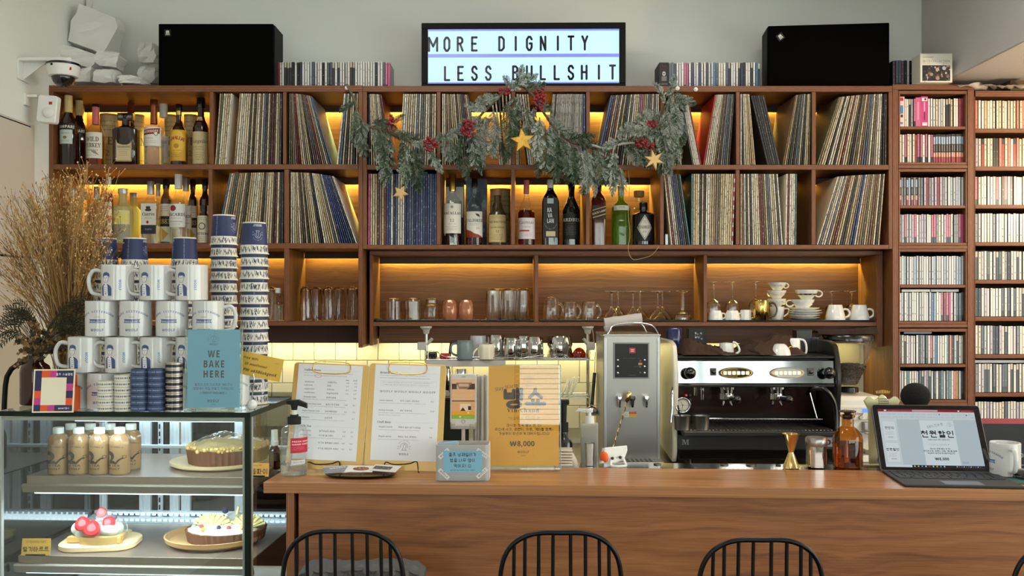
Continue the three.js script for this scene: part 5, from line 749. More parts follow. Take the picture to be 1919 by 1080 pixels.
// shorter sprigs that lie along the branch and stick up or out
for (const [x, y, l, a, k] of [[668, 190, 40, -1.0, G], [690, 234, 50, 1.5, S], [715, 242, 50, 1.3, X], [700, 225, 50, 1.1, G], [740, 250, 55, 1.2, G], [735, 232, 30, 2.2, G], [770, 268, 50, 1.45, S], [800, 268, 40, 1.9, X], [830, 262, 50, 2.0, S], [856, 252, 50, 1.9, S], [880, 240, 45, 2.1, S], [872, 262, 55, 1.2, S], [905, 220, 50, -1.3, S], [895, 228, 45, -1.1, X], [915, 206, 50, -1.7, S], [940, 180, 50, -1.4, S], [950, 172, 60, 2.3, S], [966, 168, 50, 2.9, S], [975, 164, 44, 2.2, S], [984, 166, 46, 1.7, X], [968, 172, 40, -2.4, S], [1000, 185, 50, 1.1, X], [1020, 214, 46, 0.9, S], [1040, 240, 50, 1.2, X], [1066, 262, 60, 1.7, G], [1078, 266, 55, 1.4, G], [1100, 272, 50, 1.5, X], [1184, 262, 60, 1.9, S], [1192, 252, 60, 2.3, S], [1205, 246, 70, 2.0, X], [1204, 232, 60, -1.2, S], [1225, 226, 60, -1.0, S], [1240, 210, 60, -1.3, S], [1248, 196, 50, -2.4, S], [1252, 182, 46, 2.9, S], [1262, 182, 46, 1.3, X], [1216, 262, 55, -1.3, G], [1180, 262, 60, -1.2, S]]) put(x, y, l, a, k, 1.1);
// berries in clusters
const berry = std({ color: col(128, 14, 30), roughness: 0.5 }), bg = new THREE.IcosahedronGeometry(0.0068, 1);
for (const [x, y, w, h, n] of [[733, 232, 7, 16, 12], [807, 271, 13, 14, 22], [879, 241, 14, 16, 36], [946, 169, 13, 8, 16], [1012, 186, 11, 24, 40], [1221, 232, 12, 6, 18], [1203, 268, 12, 8, 16], [1218, 276, 9, 9, 14]]) {
const list = []; for (let i = 0; i < n; i++) { const a = rr(0, 6.28), r = Math.sqrt(rnd()); list.push(bg.clone().translate(...L(x + Math.cos(a) * r * w, y + Math.sin(a) * r * h, d - 0.05 - rr(0, 0.02)).toArray())); }
part('berry_cluster', list, berry, g);
}
tag(part('push_pin', [cyl(0.009, 0.009, 0.006, 0, 0, 0).rotateX(Math.PI / 2), cyl(0.004, 0.004, 0.01).rotateX(Math.PI / 2).translate(0, 0, 0.005)], M.white, scene, [px(651, D1), py(165, D1), -D1 + 0.001]), 'white push pin holding the garland above the second record cubby', 'pin', 'white push pins on the shelf edge');
tag(part('push_pin', [cyl(0.009, 0.009, 0.006, 0, 0, 0).rotateX(Math.PI / 2), cyl(0.004, 0.004, 0.01).rotateX(Math.PI / 2).translate(0, 0, 0.005)], M.white, scene, [px(1270, D1), py(166, D1), -D1 + 0.001]), 'white push pin at the garland end beside the disc row', 'pin', 'white push pins on the shelf edge');
tag(part('push_pin', [cyl(0.009, 0.009, 0.006, 0, 0, 0).rotateX(Math.PI / 2), cyl(0.004, 0.004, 0.01).rotateX(Math.PI / 2).translate(0, 0, 0.005)], M.white, scene, [px(1304, D1), py(168, D1), -D1 + 0.001]), 'lone white push pin above the records near the big speaker', 'pin', 'white push pins on the shelf edge');
// hanging ornaments
const star = (R, r, n = 5) => Array.from({ length: 2 * n }, (_, i) => { const a = i * Math.PI / n + Math.PI / 2, q = i % 2 ? r : R; return [Math.cos(a) * q, Math.sin(a) * q]; });
function ornament(name, label, x, y, pts, mat, turn, top, bevel = 0.004) {
const dd = d - 0.075, t = thing(name, label, 'ornament', at(x, y, dd).toArray());
part('body', extrude(pts, 0.014, bevel).translate(0, 0, -0.007).rotateZ(turn), mat, t);
part('string', rod([0, Math.max(...pts.map((p) => p[1])) * 0.9, 0], at(x + top[0], top[1], dd + 0.04).sub(t.position), 0.0012, 5), std({ color: col(150, 120, 80), roughness: 0.9 }), t);
}
const k = (d - 0.075) / F, goldLeaf = std({ color: col(206, 160, 66), roughness: 0.4, metalness: 0.55, bumpMap: grain, bumpScale: 0.004 });
ornament('star_ornament', 'gold glitter star hanging from the middle of the garland', 980, 264, star(22 * k, 9 * k), goldLeaf, 0.12, [2, 218]);
ornament('star_ornament', 'plain wooden star hanging low over the blue records', 751, 362, star(13 * k, 5.5 * k), std({ color: col(196, 164, 112), roughness: 0.8 }), -0.5, [3, 300]);
ornament('snowflake_ornament', 'wooden snowflake hanging near the garland end', 1226, 300, star(18 * k, 5.5 * k, 6), std({ color: col(206, 172, 112), roughness: 0.8 }), 0.2, [0, 275]);
tag(part('wire', tube([[1178, 320], [1180, 350], [1178, 400], [1181, 440], [1178, 470], [1186, 486], [1205, 484], [1222, 478], [1236, 462]].map(([x, y]) => at(x, y, 4.225)), 0.0013, 60, 5), std({ color: col(170, 150, 110), roughness: 0.7 }), scene), 'thin fairy light wire dangling in front of the gin bottles', 'wire');
}
// ───────────── glasses and cups on the open cabinet ─────────────
const gA = py(603, D1) + 0.0008, gC = py(604, D2) + 0.0008;
const trayMat = std({ color: col(14, 14, 15), roughness: 0.6 });
const tray = (x0, x1, d, label, h = 0.008) => { const w = px(x1, d) - px(x0, d), t = thing('serving_tray', label, 'tray', [px((x0 + x1) / 2, d), gC, -d - 0.075], 0, 'black trays under the glasses'); part('tray', rbox(w, h, 0.16, 0, h / 2, 0, 0.003), trayMat, t); return h; };
tray(716, 898, D2 + 0.02, 'black tray under the cut tumblers'); tray(900, 1000, D2 + 0.02, 'black tray under the tall straight glasses'); tray(1012, 1190, D2 + 0.02, 'black tray under the handled glass mugs'); tray(1194, 1312, D2 + 0.02, 'black tray under the stemmed cocktail glasses'); tray(1327, 1480, D2 + 0.02, 'black tray under the small white cups'); tray(1482, 1640, D2 + 0.02, 'black tray under the saucers and white mugs');
{ const t = thing('folded_cloth', 'small black cloth bundle at the tray end beside the tumblers', 'cloth', [px(708, D2 + 0.03), gC, -D2 - 0.05]); part('cloth', ball(0.03, 0, 0.011, 0).scale(0.8, 0.42, 0.9), trayMat, t); }
const tY = 0.0086;
// an inverted vessel: outer and inner outline given from the rim (on the shelf) upwards
const vessel = (outer, wall, top) => lathe([...outer, [outer[outer.length - 1][0] * 0.6, top], [0, top], [0, top - wall * 2.2], ...outer.slice().reverse().map(([r, y]) => [Math.max(r - wall, 0.001), Math.min(y, top - wall * 2.4)])], 28);
function glassware(name, label, cat, x, d, y, geo, o = {}) {
const t = thing(name, label, cat, [px(x, d), y, -d], o.turn || 0, o.group);
part(o.part || 'bowl', geo, o.mat || M.glass, t);
for (const [n, g, m] of o.more || []) part(n, g, m || o.mat || M.glass, t);
return t;
}
{
const pint = vessel([[0.031, 0], [0.0315, 0.003], [0.029, 0.03], [0.031, 0.056], [0.0275, 0.1], [0.025, 0.142]], 0.0022, 0.156);
const places = [[574, 4.36, 'first'], [593, 4.44, 'second'], [616, 4.36, 'third'], [635, 4.44, 'fourth'], [661, 4.36, 'fifth']];
for (const [x, d, o] of places) glassware('pint_glass', 'upside-down pint glass, ' + o + ' from the divider in the lower bottle shelf', 'glass', x, d, gA, pint, { group: 'upside-down pint glasses' });
for (const [x, d, o] of [[509, 4.38, 'beside the white capped bottle'], [490, 4.4, 'half hidden behind the paper cups']]) glassware('pint_glass', 'upside-down pint glass ' + o, 'glass', x, d, gA, pint, { group: 'upside-down pint glasses' });
bottle({ x: 522, w: 17, h: 62, d: 4.32, y: gA, label: 'small clear bottle with white cap beside the shelf divider', sh: 0.68, nk: 0.82, nr: 0.55, liquid: 'clear', level: 0.5, cap: ['white', 0.86, 1.2] });
const cut = vessel([[0.038, 0], [0.0385, 0.002], [0.036, 0.05], [0.0365, 0.085], [0.033, 0.095]], 0.0032, 0.1);
{ const p = cut.attributes.position; for (let i = 0; i < p.count; i++) { const y = p.getY(i), x = p.getX(i), z = p.getZ(i), a = Math.atan2(z, x), k = y > 0.045 && y < 0.09 ? 1 + 0.03 * Math.cos(a * 14 + y * 300) * Math.cos(a * 14 - y * 300) : 1; p.setX(i, x * k); p.setZ(i, z * k); } cut.computeVertexNormals(); }
for (const [x, l] of [[738, 'first'], [774.5, 'second']]) glassware('cut_tumbler', 'upside-down cut crystal tumbler, ' + l + ' from the upright', 'glass', x, D2 + 0.055, gC + tY, cut, { group: 'cut crystal tumblers' });
const low = vessel([[0.037, 0], [0.0375, 0.002], [0.036, 0.04], [0.034, 0.062]], 0.0028, 0.07);
glassware('tumbler', 'stacked low tumbler under another one beside the crystal tumblers', 'glass', 809, D2 + 0.055, gC + tY, low); glassware('tumbler', 'small tumbler stacked on top of the low tumbler', 'glass', 810, D2 + 0.055, gC + tY + 0.0705, vessel([[0.027, 0], [0.0275, 0.002], [0.025, 0.024]], 0.0026, 0.03));
const copper = phys({ color: col(226, 168, 130), roughness: 0.05, metalness: 0.25, transmission: 0.75, thickness: 0, clearcoat: 1 });
const rnd2 = vessel([[0.034, 0], [0.0355, 0.004], [0.036, 0.04], [0.0345, 0.07], [0.025, 0.09]], 0.0024, 0.094);
for (const [x, l] of [[843.5, 'first'], [874, 'second']]) glassware('tumbler', 'rounded copper tinted tumbler, ' + l + ' after the stacked pair', 'glass', x, D2 + 0.055, gC + tY, rnd2, { mat: copper, group: 'copper tinted tumblers' });
const tall = vessel([[0.034, 0], [0.0345, 0.002], [0.0335, 0.07], [0.032, 0.134]], 0.0024, 0.144);
[[924, 0.05], [952, 0.05], [980, 0.05], [935, 0.125], [967, 0.125]].forEach(([x, z], i) => glassware('highball_glass', ['first', 'second', 'third'][i % 3] + ' tall straight glass of the ' + (i < 3 ? 'front' : 'back') + ' line on its own tray', 'glass', x, D2 + z, gC + tY, tall, { group: 'tall straight glasses' }));
const handle = (r, h, x, y) => new THREE.TorusGeometry(r, 0.0042, 8, 20, Math.PI).rotateZ(-Math.PI / 2).scale(1, h / r / 2, 1).translate(x, y, 0);
const mugG = vessel([[0.035, 0], [0.0355, 0.003], [0.034, 0.06], [0.031, 0.08]], 0.0028, 0.086);
glassware('glass_mug', 'large glass mug with its handle turned behind, beside the divider', 'mug', 1034, D2 + 0.06, gC + tY, vessel([[0.036, 0], [0.0385, 0.01], [0.037, 0.06], [0.031, 0.1]], 0.0028, 0.107), { turn: -0.5, more: [['handle', handle(0.022, 0.06, 0.036, 0.045)]] });
glassware('glass_mug', 'glass mug in the middle of the three handled mugs', 'mug', 1068, D2 + 0.06, gC + tY, mugG, { turn: 0.2, more: [['handle', handle(0.02, 0.055, 0.033, 0.04)]] });
glassware('glass_mug', 'glass mug beside the stemmed cocktail glasses', 'mug', 1105, D2 + 0.06, gC + tY, mugG.clone(), { turn: 0, more: [['handle', handle(0.02, 0.055, 0.033, 0.04)]] });
const martini = lathe([[0.05, 0], [0.0505, 0.001], [0.006, 0.056], [0.0036, 0.066], [0.0036, 0.12], [0.01, 0.126], [0.036, 0.13], [0.036, 0.132], [0, 0.133], [0, 0.06], [0.005, 0.054], [0.049, 0]], 32);
[[1147, 0.05], [1159, 0.11], [1187, 0.05], [1200, 0.11], [1233, 0.05], [1242, 0.11]].forEach(([x, z], i) => glassware('martini_glass', 'upside-down martini glass, ' + (i % 2 ? 'back' : 'front') + ' one of the ' + ['first', 'second', 'third'][i >> 1] + ' pair after the mugs', 'glass', x, D2 + z, gC + tY, martini, { group: 'upside-down martini glasses' }));
glassware('coupe_glass', 'upside-down coupe glass with thick stem beside the divider', 'glass', 1280, D2 + 0.06, gC + tY, lathe([[0.04, 0], [0.041, 0.004], [0.034, 0.028], [0.008, 0.042], [0.008, 0.1], [0.007, 0.122], [0.032, 0.132], [0.032, 0.134], [0, 0.135], [0, 0.04], [0.032, 0.024], [0.039, 0]], 32));
const wine = lathe([[0.027, 0], [0.0275, 0.001], [0.035, 0.045], [0.03, 0.078], [0.006, 0.096], [0.0035, 0.105], [0.0035, 0.165], [0.01, 0.171], [0.034, 0.174], [0.034, 0.176], [0, 0.177], [0, 0.094], [0.028, 0.076], [0.0335, 0.045], [0.026, 0]], 32);
[[1338, 'over the first white cup'], [1373, 'over the second white cup'], [1417, 'behind the gold mug']].forEach(([x, l]) => glassware('wine_glass', 'upside-down wine glass standing ' + l, 'glass', x, D2 + 0.12, gC + tY, wine, { group: 'upside-down wine glasses' }));
const wine2 = lathe([[0.024, 0], [0.0245, 0.001], [0.031, 0.036], [0.026, 0.06], [0.006, 0.074], [0.0035, 0.08], [0.0035, 0.122], [0.01, 0.128], [0.035, 0.131], [0.035, 0.133], [0, 0.134], [0, 0.072], [0.025, 0.058], [0.03, 0.036], [0.023, 0]], 32);
[[1559, 'between the saucers and the first white mug'], [1597, 'between the two large white mugs']].forEach(([x, l]) => glassware('wine_glass', 'short upside-down wine glass ' + l, 'glass', x, D2 + 0.14, gC + tY, wine2, { group: 'short upside-down wine glasses' }));
// china
const ring = (r, t, sy, x, y) => new THREE.TorusGeometry(r, t, 8, 22).scale(1, sy, 1).translate(x, y, 0);
const smallCup = lathe([[0.034, 0], [0.0345, 0.002], [0.031, 0.03], [0.024, 0.043], [0, 0.044]], 28);
[[1341, 'first'], [1373, 'second']].forEach(([x, l]) => glassware('espresso_cup', 'upside-down white espresso cup, ' + l + ' from the divider', 'cup', x, D2 + 0.045, gC + tY, smallCup, { mat: M.ceramic, part: 'body', group: 'upside-down espresso cups', more: [['handle', ring(0.012, 0.0035, 1, 0.035, 0.018)]] }));
glassware('tea_cup', 'small straight white cup with gilded handle beside the gold mug', 'cup', 1398, D2 + 0.05, gC + tY, lathe([[0.025, 0], [0.0255, 0.002], [0.0245, 0.042], [0.022, 0.046], [0, 0.047]], 28), { mat: M.ceramic, part: 'body', more: [['handle', ring(0.011, 0.003, 1.2, 0.026, 0.02), M.gold]] });
glassware('metal_mug', 'polished gold metal mug with a dark curved handle', 'mug', 1426, D2 + 0.035, gC + tY, lathe([[0.0005, 0.001], [0.0345, 0], [0.036, 0.002], [0.036, 0.088], [0.035, 0.09], [0.034, 0.088], [0.034, 0.004], [0, 0.004]], 40), { mat: std({ color: col(232, 196, 112), metalness: 1, roughness: 0.12 }), part: 'body', more: [['handle', tube([[0.035, 0.075, 0], [0.058, 0.078, 0], [0.074, 0.055, 0], [0.066, 0.022, 0], [0.04, 0.014, 0]], 0.0045, 20, 8), M.darkSteel]] });
const teaCup = lathe([[0, 0], [0.02, 0], [0.021, 0.003], [0.03, 0.016], [0.041, 0.034], [0.043, 0.044], [0.0415, 0.044], [0.038, 0.034], [0.028, 0.016], [0, 0.007]], 32);
const motif = sheetB.art(240, 90, '#e8e6e0', (g) => { for (const [x, c] of [[60, '#26325e'], [120, '#39415f'], [180, '#26325e']]) { disc(g, x, 46, 15, c); disc(g, x, 46, 6, '#9aa2bc'); for (let a = 0; a < 8; a++) disc(g, x + Math.cos(a * 0.785) * 20, 46 + Math.sin(a * 0.785) * 13, 4.5, a % 2 ? '#5d6a8c' : '#303a63'); } });
const floral = sheetB.art(240, 90, '#e6e2d8', (g) => { for (let i = 0; i < 46; i++) disc(g, rr(0, 240), rr(8, 84), rr(3, 7), pick(['#b8b0a2', '#a59c90', '#8f8a86', '#c2b6a8', '#7f8590'])); });
const bands = sheetB.art(240, 90, '#ebe8e2', (g) => { g.fillStyle = '#2a2f52'; g.fillRect(0, 44, 240, 34); for (let i = 0; i < 12; i++) disc(g, i * 20 + 10, 62, 6, i % 2 ? '#a55340' : '#c8b26a'); });
const cupLabel = (rect) => arcLabel(0.033, 0.0412, 0.017, 0.036, Math.PI * 0.98, rect, 0, 40);
const china = (label, x, y, z, rect, turn, up = false, s = 1, wd = 1.22) => { const t = thing('tea_cup', label, 'cup', [px(x, z), y, -z], turn, 'patterned china cups'); const f = up ? (g) => g.rotateX(Math.PI).translate(0, 0.044, 0) : (g) => g; part('body', f(teaCup.clone()), M.ceramic, t); part('print', f(cupLabel(rect)), M.bGloss, t); part('handle', f(ring(0.014, 0.0034, 1, 0.047, 0.026)), M.ceramic, t); t.scale.set(s * wd, s, s * wd); };
// plates
for (let i = 0; i < 5; i++) { const r = [0.072, 0.074, 0.08, 0.078, 0.071][i], t = thing('saucer', 'white saucer, ' + ord(i + 1) + ' from the bottom of the saucer stack', 'saucer', [px(1510, D2 + 0.07) + [0, 0, 0.004, 0.003, 0][i], gC + tY + i * 0.0108, -D2 - 0.09], i, 'stacked white saucers'); part('plate', lathe([[0, 0], [r * 0.55, 0], [r * 0.6, 0.002], [r * 0.98, 0.0105], [r, 0.0125], [r * 0.97, 0.0122], [r * 0.58, 0.005], [0, 0.0045]], 40), M.ceramic, t); }
const yS = gC + tY + 4 * 0.0108 + 0.006;
china('china cup with blue medallions standing on the saucer stack', 1505, yS, D2 + 0.075, motif, 2.9); china('banded china cup stacked on top of the medallion cup', 1512, yS + 0.0445, D2 + 0.075, bands, 0.1);
glassware('mug', 'white straight mug under the floral cups with angular handle', 'mug', 1457, D2 + 0.1, gC + tY, lathe([[0, 0], [0.026, 0], [0.028, 0.003], [0.033, 0.06], [0.0315, 0.06], [0.026, 0.006], [0, 0.006]], 28), { mat: M.ceramic, part: 'body', more: [['handle', tube([[0.03, 0.05, 0], [0.052, 0.05, 0], [0.05, 0.03, 0], [0.031, 0.014, 0]], 0.0036, 16, 8)]] });
china('plain white cup resting on the angular handled mug', 1456, gC + tY + 0.0605, D2 + 0.1, floral, 0.6, false, 0.82); china('floral china cup, lower of the stacked floral pair', 1456, gC + tY + 0.098, D2 + 0.1, floral, 2.0, false, 0.84); china('floral china cup, topmost of the stacked floral pair', 1457, gC + tY + 0.1365, D2 + 0.1, floral, 0.3, false, 0.8);
const bigMug = lathe([[0.0445, 0], [0.045, 0.002], [0.0425, 0.02], [0.031, 0.066], [0.029, 0.069], [0, 0.0695]], 32);
[[1566, 'beside the saucers'], [1611, 'at the end of the shelf']].forEach(([x, l]) => glassware('latte_mug', 'upside-down tapered white mug ' + l, 'mug', x, D2 + 0.05, gC + tY, bigMug, { mat: M.ceramic, part: 'body', turn: -0.12, group: 'upside-down tapered mugs', more: [['handle', ring(0.019, 0.0055, 1, 0.044, 0.03)]] }));
}
// ───────────── back counter: rack, dispenser, espresso machine, grinder ─────────────
const YK = 0.815;
{ const c = thing('back_counter', 'low dark back counter under the tiles that carries the coffee machines', 'counter', [-0.19, 0, -4.2]); part('worktop', rbox(3.66, 0.03, 0.78, 0, YK - 0.015, -0.02, 0.004), M.steel, c); part('cabinet', box(3.62, YK - 0.03, 0.7, 0, (YK - 0.03) / 2, -0.04), M.darkWood, c); }
{ // tension-pole wire rack
const d = 4.3, t = thing('wire_rack', 'chrome wire dish rack on tension poles between counter and cabinet', 'rack', [px(951, d), YK, -d]), X = (x) => px(x, d) - t.position.x, Y = (y) => py(y, d) - YK;
const top = py(611.5, D2) - YK - 0.0006;
for (const x of [797, 1104]) { part('pole', cyl(0.0085, 0.0085, top - 0.03, X(x), 0, -0.06), M.chrome, t); part('foot', cyl(0.02, 0.016, 0.02, X(x), 0, -0.06), M.greyLight, t); part('cap', lathe([[0.0095, 0], [0.014, 0.006], [0.016, 0.02], [0.027, 0.03], [0.027, 0.036], [0, 0.036]]).translate(X(x), top - 0.036, -0.06), M.greyLight, t); part('clamp', [rbox(0.038, 0.036, 0.03, X(x) - (x < 900 ? 0.02 : -0.012), Y(650), -0.06, 0.004), rod([X(x), Y(648), -0.06], [X(x) + (x < 900 ? 0.028 : -0.02), Y(636), -0.05], 0.008)], M.greyLight, t); }
const level = (y, x0, x1, n, nm) => { const g = []; for (const z of [-0.16, -0.1, -0.02, 0.03]) g.push(rod([X(x0), Y(y), z], [X(x1), Y(y), z], 0.0028)); for (let i = 0; i <= n; i++) { const x = lerp(X(x0), X(x1), i / n); g.push(rod([x, Y(y), -0.16], [x, Y(y), 0.03], 0.0016)); g.push(rod([x, Y(y), 0.03], [x, Y(y) + 0.012, 0.034], 0.0014)); } part(nm, g, M.chrome, t); };
level(674, 800, 1104, 40, 'wire_shelf'); level(744, 800, 1104, 30, 'wire_shelf');
part('rail', [tube([[X(800), Y(671), 0.034], [X(803), Y(659), 0.036], [X(822), Y(659), 0.036], [X(830), Y(666), 0.036], [X(900), Y(669), 0.036], [X(1000), Y(670), 0.036], [X(1070), Y(671), 0.036], [X(1100), Y(671), 0.034]], 0.0026, 40, 6)], M.chrome, t);
part('crossbar', rbox(X(948) - X(799), 0.026, 0.012, (X(948) + X(799)) / 2, Y(681), 0.03, 0.002), M.greyLight, t);
const y0 = py(674, d) + 0.0035;
const on = (name, label, cat, x, z, geo, mat, more = [], turn = 0, yy = y0) => { const o = thing(name, label, cat, [px(x, d + z), yy, -d - z], turn); part('body', geo, mat, o); for (const [n, g, m] of more) part(n, g, m || mat, o); return o; };
const cupUp = (r, h) => lathe([[r, 0], [r * 1.01, 0.002], [r * 0.98, h * 0.9], [r * 0.94, h], [0, h * 1.0]], 28);
const blueGrey = phys({ color: col(118, 138, 140), roughness: 0.25, clearcoat: 0.6, bumpMap: grain, bumpScale: 0.002 });
on('mug', 'upside-down blue grey glazed mug on the wire rack', 'mug', 872, -0.02, cupUp(0.038, 0.084), blueGrey, [['handle', tube([[-0.034, 0.07, 0], [-0.058, 0.064, 0.01], [-0.06, 0.03, 0.01], [-0.036, 0.014, 0]], 0.005, 16, 8)]]);
on('mug', 'upside-down grey white mug at the back of the wire rack', 'mug', 897, 0.1, cupUp(0.039, 0.1), phys({ color: col(186, 190, 196), roughness: 0.3, clearcoat: 0.5 }));
on('mug', 'upside-down ribbed white mug with looped handle on the rack', 'mug', 912, -0.015, lathe([[0.037, 0], [0.038, 0.003], ...Array.from({ length: 12 }, (_, i) => [0.038 - (i % 2) * 0.0012, 0.008 + i * 0.0045]), [0.034, 0.066], [0, 0.068]], 28), M.cream, [['handle', tube([[-0.034, 0.05, 0], [-0.052, 0.034, 0.012], [-0.064, 0.008, 0.014]], 0.005, 14, 8)]]);
const pitcher = (r, h) => lathe([[r, 0], [r * 1.02, 0.002], [r * 1.0, h * 0.5], [r * 0.92, h * 0.92], [r * 0.84, h], [0, h]], 36);
[[930, 0.06, 0.041, 0.105, 'beside the grey white mug'], [958, 0.025, 0.036, 0.093, 'second of the line'], [982, 0.05, 0.036, 0.1, 'third of the line, set back'], [1002, 0.02, 0.041, 0.098, 'fourth of the line beside the gap'], [1050, 0.06, 0.058, 0.1, 'widest and last of the line']].forEach(([x, z, r, h, l]) => on('steel_pitcher', 'upside-down polished steel pitcher on the rack, ' + l, 'pitcher', x, z, pitcher(r, h), M.polished, [['handle', tube([[0, h * 0.8, -r], [0, h * 0.7, -r - 0.03], [0, h * 0.25, -r - 0.028], [0, h * 0.15, -r]], 0.005, 14, 6)]]));
on('glass_bowl', 'upside-down amber glass bowl at the rack end', 'bowl', 1086, 0.03, new THREE.SphereGeometry(0.036, 24, 12, 0, 6.283, 0, Math.PI / 2).scale(0.95, 1.35, 1), M.amberGlass);
on('silicone_lid', 'small red lid lying on the wire rack', 'lid', 834, 0.0, rbox(0.045, 0.024, 0.05, 0, 0.012, 0, 0.006, 2), M.red); on('peeler', 'dark handled kitchen tool lying on the wire rack', 'tool', 812, 0.03, rbox(0.04, 0.03, 0.06, 0, 0.015, 0, 0.008, 2), M.gloss);
on('tongs', 'dark curved whisk handle rising behind the red lid', 'tool', 843, 0.04, tube([[0, 0.004, 0], [0.004, 0.05, 0], [0.012, 0.075, 0], [0.024, 0.07, 0]], 0.006, 16, 8), M.gloss);
on('spoon', 'long steel spoon lying across the wire rack', 'spoon', 1000, -0.02, [rod([-0.05, 0.004, 0.02], [0.05, 0.02, 0.02], 0.003), ball(0.012, -0.055, 0.006, 0.02).scale(1, 0.6, 1)], M.polished);
const y1 = py(744, d) + 0.0035;
on('steel_pitcher', 'small steel pitcher upside-down on the lower wire level', 'pitcher', 865, 0.0, pitcher(0.03, 0.123), M.polished, [], 0, y1); on('steel_flask', 'tall slim steel flask beside the clipboard on the lower level', 'flask', 838, 0.03, lathe([[0, 0], [0.022, 0], [0.024, 0.004], [0.024, 0.1], [0.016, 0.13], [0.016, 0.14], [0, 0.141]]), M.polished, [], 0, y1);
for (const [i, x] of [[0, 1062], [1, 1070], [2, 1078]]) on('saucer', 'white plate standing on edge in the dish rack, ' + ord(i + 1) + ' of three', 'plate', x, -0.01, cyl(0.045, 0.045, 0.005, 0, 0, 0, 30).rotateZ(1.15).translate(0, 0.045, 0), M.ceramic, [], 0, y1);
// ladle on a hook beside the dispenser
const l = thing('ladle', 'steel ladle with black handle hanging beside the water dispenser', 'ladle', at(1109, 772, 4.2).toArray());
part('bowl', new THREE.SphereGeometry(0.026, 22, 14, 0, 6.283, 0, 2.2).scale(1, 1, 0.8), M.polished, l); part('handle', rod([0.002, 0.03, 0], [0.014, 0.17, -0.01], 0.008), M.gloss, l); part('hook', tube([[0.014, 0.17, -0.01], [0.016, 0.22, -0.02], [0.02, 0.26, -0.05], [0.012, 0.36, -0.09]], 0.002, 16, 5), M.chrome, l);
}
{ // hot water dispenser
const d = 3.92, x0 = px(1131, d), x1 = px(1238, d), W = x1 - x0, H = py(627, d) - YK, t = thing('water_dispenser', 'tall stainless hot water dispenser with black control panel and taps', 'dispenser', [(x0 + x1) / 2, YK, -d]), Y = (y) => py(y, d) - YK, X = (x) => px(x, d) - t.position.x;
part('body', rbox(W, H - 0.02, 0.34, 0, H / 2 + 0.01, -0.17, 0.006, 2), M.steel, t);
part('top_plate', rbox(W + 0.004, 0.008, 0.344, 0, H - 0.003, -0.17, 0.002), M.steel, t);
for (const s of [-1, 1]) part('corner_trim', rbox(0.012, H - 0.03, 0.006, s * (W / 2 - 0.008), H / 2, 0.001, 0.002), M.alu, t);
const pr = sheetB.art(150, 150, '#17181a', (g) => { g.strokeStyle = '#8a8c8c'; g.lineWidth = 5; g.strokeRect(3, 3, 144, 144); g.fillStyle = '#b03a4c'; g.fillRect(66, 22, 26, 22); g.fillStyle = '#e8dfe2'; g.fillRect(72, 28, 14, 3); g.fillRect(72, 35, 14, 3); scribble(g, 40, 66, 70, 7, '#6a7478'); scribble(g, 84, 100, 22, 6, '#6a7478'); scribble(g, 62, 136, 26, 6, '#8a8c8c'); for (const y of [76, 100, 124]) { disc(g, 112, y, 4, '#5a6470'); } g.fillStyle = '#c88a4c'; g.fillRect(104, 84, 16, 9); });
part('control_panel', printBox(X(1217) - X(1150), Y(642) - Y(710), 0.006, pr, 0.001), M.b, t, [X(1183.5), (Y(642) + Y(710)) / 2, 0.003]);
for (const x of [1158, 1208]) for (const y of [675, 687, 699]) part('button', ball(0.0055, X(x), Y(y), 0.007).scale(1, 1, 1), M.chrome, t);
for (const x of [1160, 1184, 1210]) { const big = x === 1184; part('tap', [rbox(big ? 0.022 : 0.02, 0.018, 0.045, X(x), Y(745), 0.02, 0.004, 2), lathe([[0, 0], [0.004, 0], [0.006, 0.012], [0.008, 0.03], [0, 0.032]]).translate(X(x), Y(762), 0.036), rbox(0.01, 0.03, 0.012, X(x), Y(752), 0.038, 0.003)], big ? M.gloss : M.chrome, t); }
const sr = sheetB.art(80, 36, '#d8d4ca', (g) => { g.fillStyle = '#b0332c'; g.fillRect(34, 0, 46, 14); g.fillStyle = '#d8a832'; g.fillRect(34, 14, 46, 22); g.strokeStyle = '#444'; g.beginPath(); g.moveTo(16, 8); g.lineTo(26, 26); g.lineTo(6, 26); g.closePath(); g.stroke(); scribble(g, 38, 8, 36, 7, '#eee'); scribble(g, 38, 24, 36, 7, '#5a3a1c'); });
part('sticker', printBox(X(1193) - X(1169), Y(772) - Y(782), 0.001, sr), M.b, t, [X(1181), Y(777), 0.001]);
part('drip_tray', [rbox(W, 0.04, 0.1, 0, 0.02, 0.05, 0.003), rbox(W + 0.004, 0.02, 0.36, 0, 0.01, -0.16, 0.002)], M.steel, t);
const gr = []; for (let i = 0; i < 9; i++) gr.push(rbox(0.008, 0.002, 0.07, X(1150) + i * 0.018, 0.0415, 0.05, 0.0008)); part('drip_grate', gr, M.darkSteel, t);
part('rail', tube([[X(1140), H, -0.02], [X(1152), H + 0.036, -0.03], [X(1224), H + 0.036, -0.03], [X(1236), H, -0.02]], 0.0035, 30, 6), M.chrome, t); part('rail', tube([[X(1147), H, -0.24], [X(1158), H + 0.036, -0.23], [X(1216), H + 0.036, -0.23], [X(1228), H, -0.24]], 0.0035, 30, 6), M.chrome, t);
const w = thing('rolled_towel', 'rolled white towel lying on top of the water dispenser rail', 'towel', at(1168, 601, 3.97).toArray());
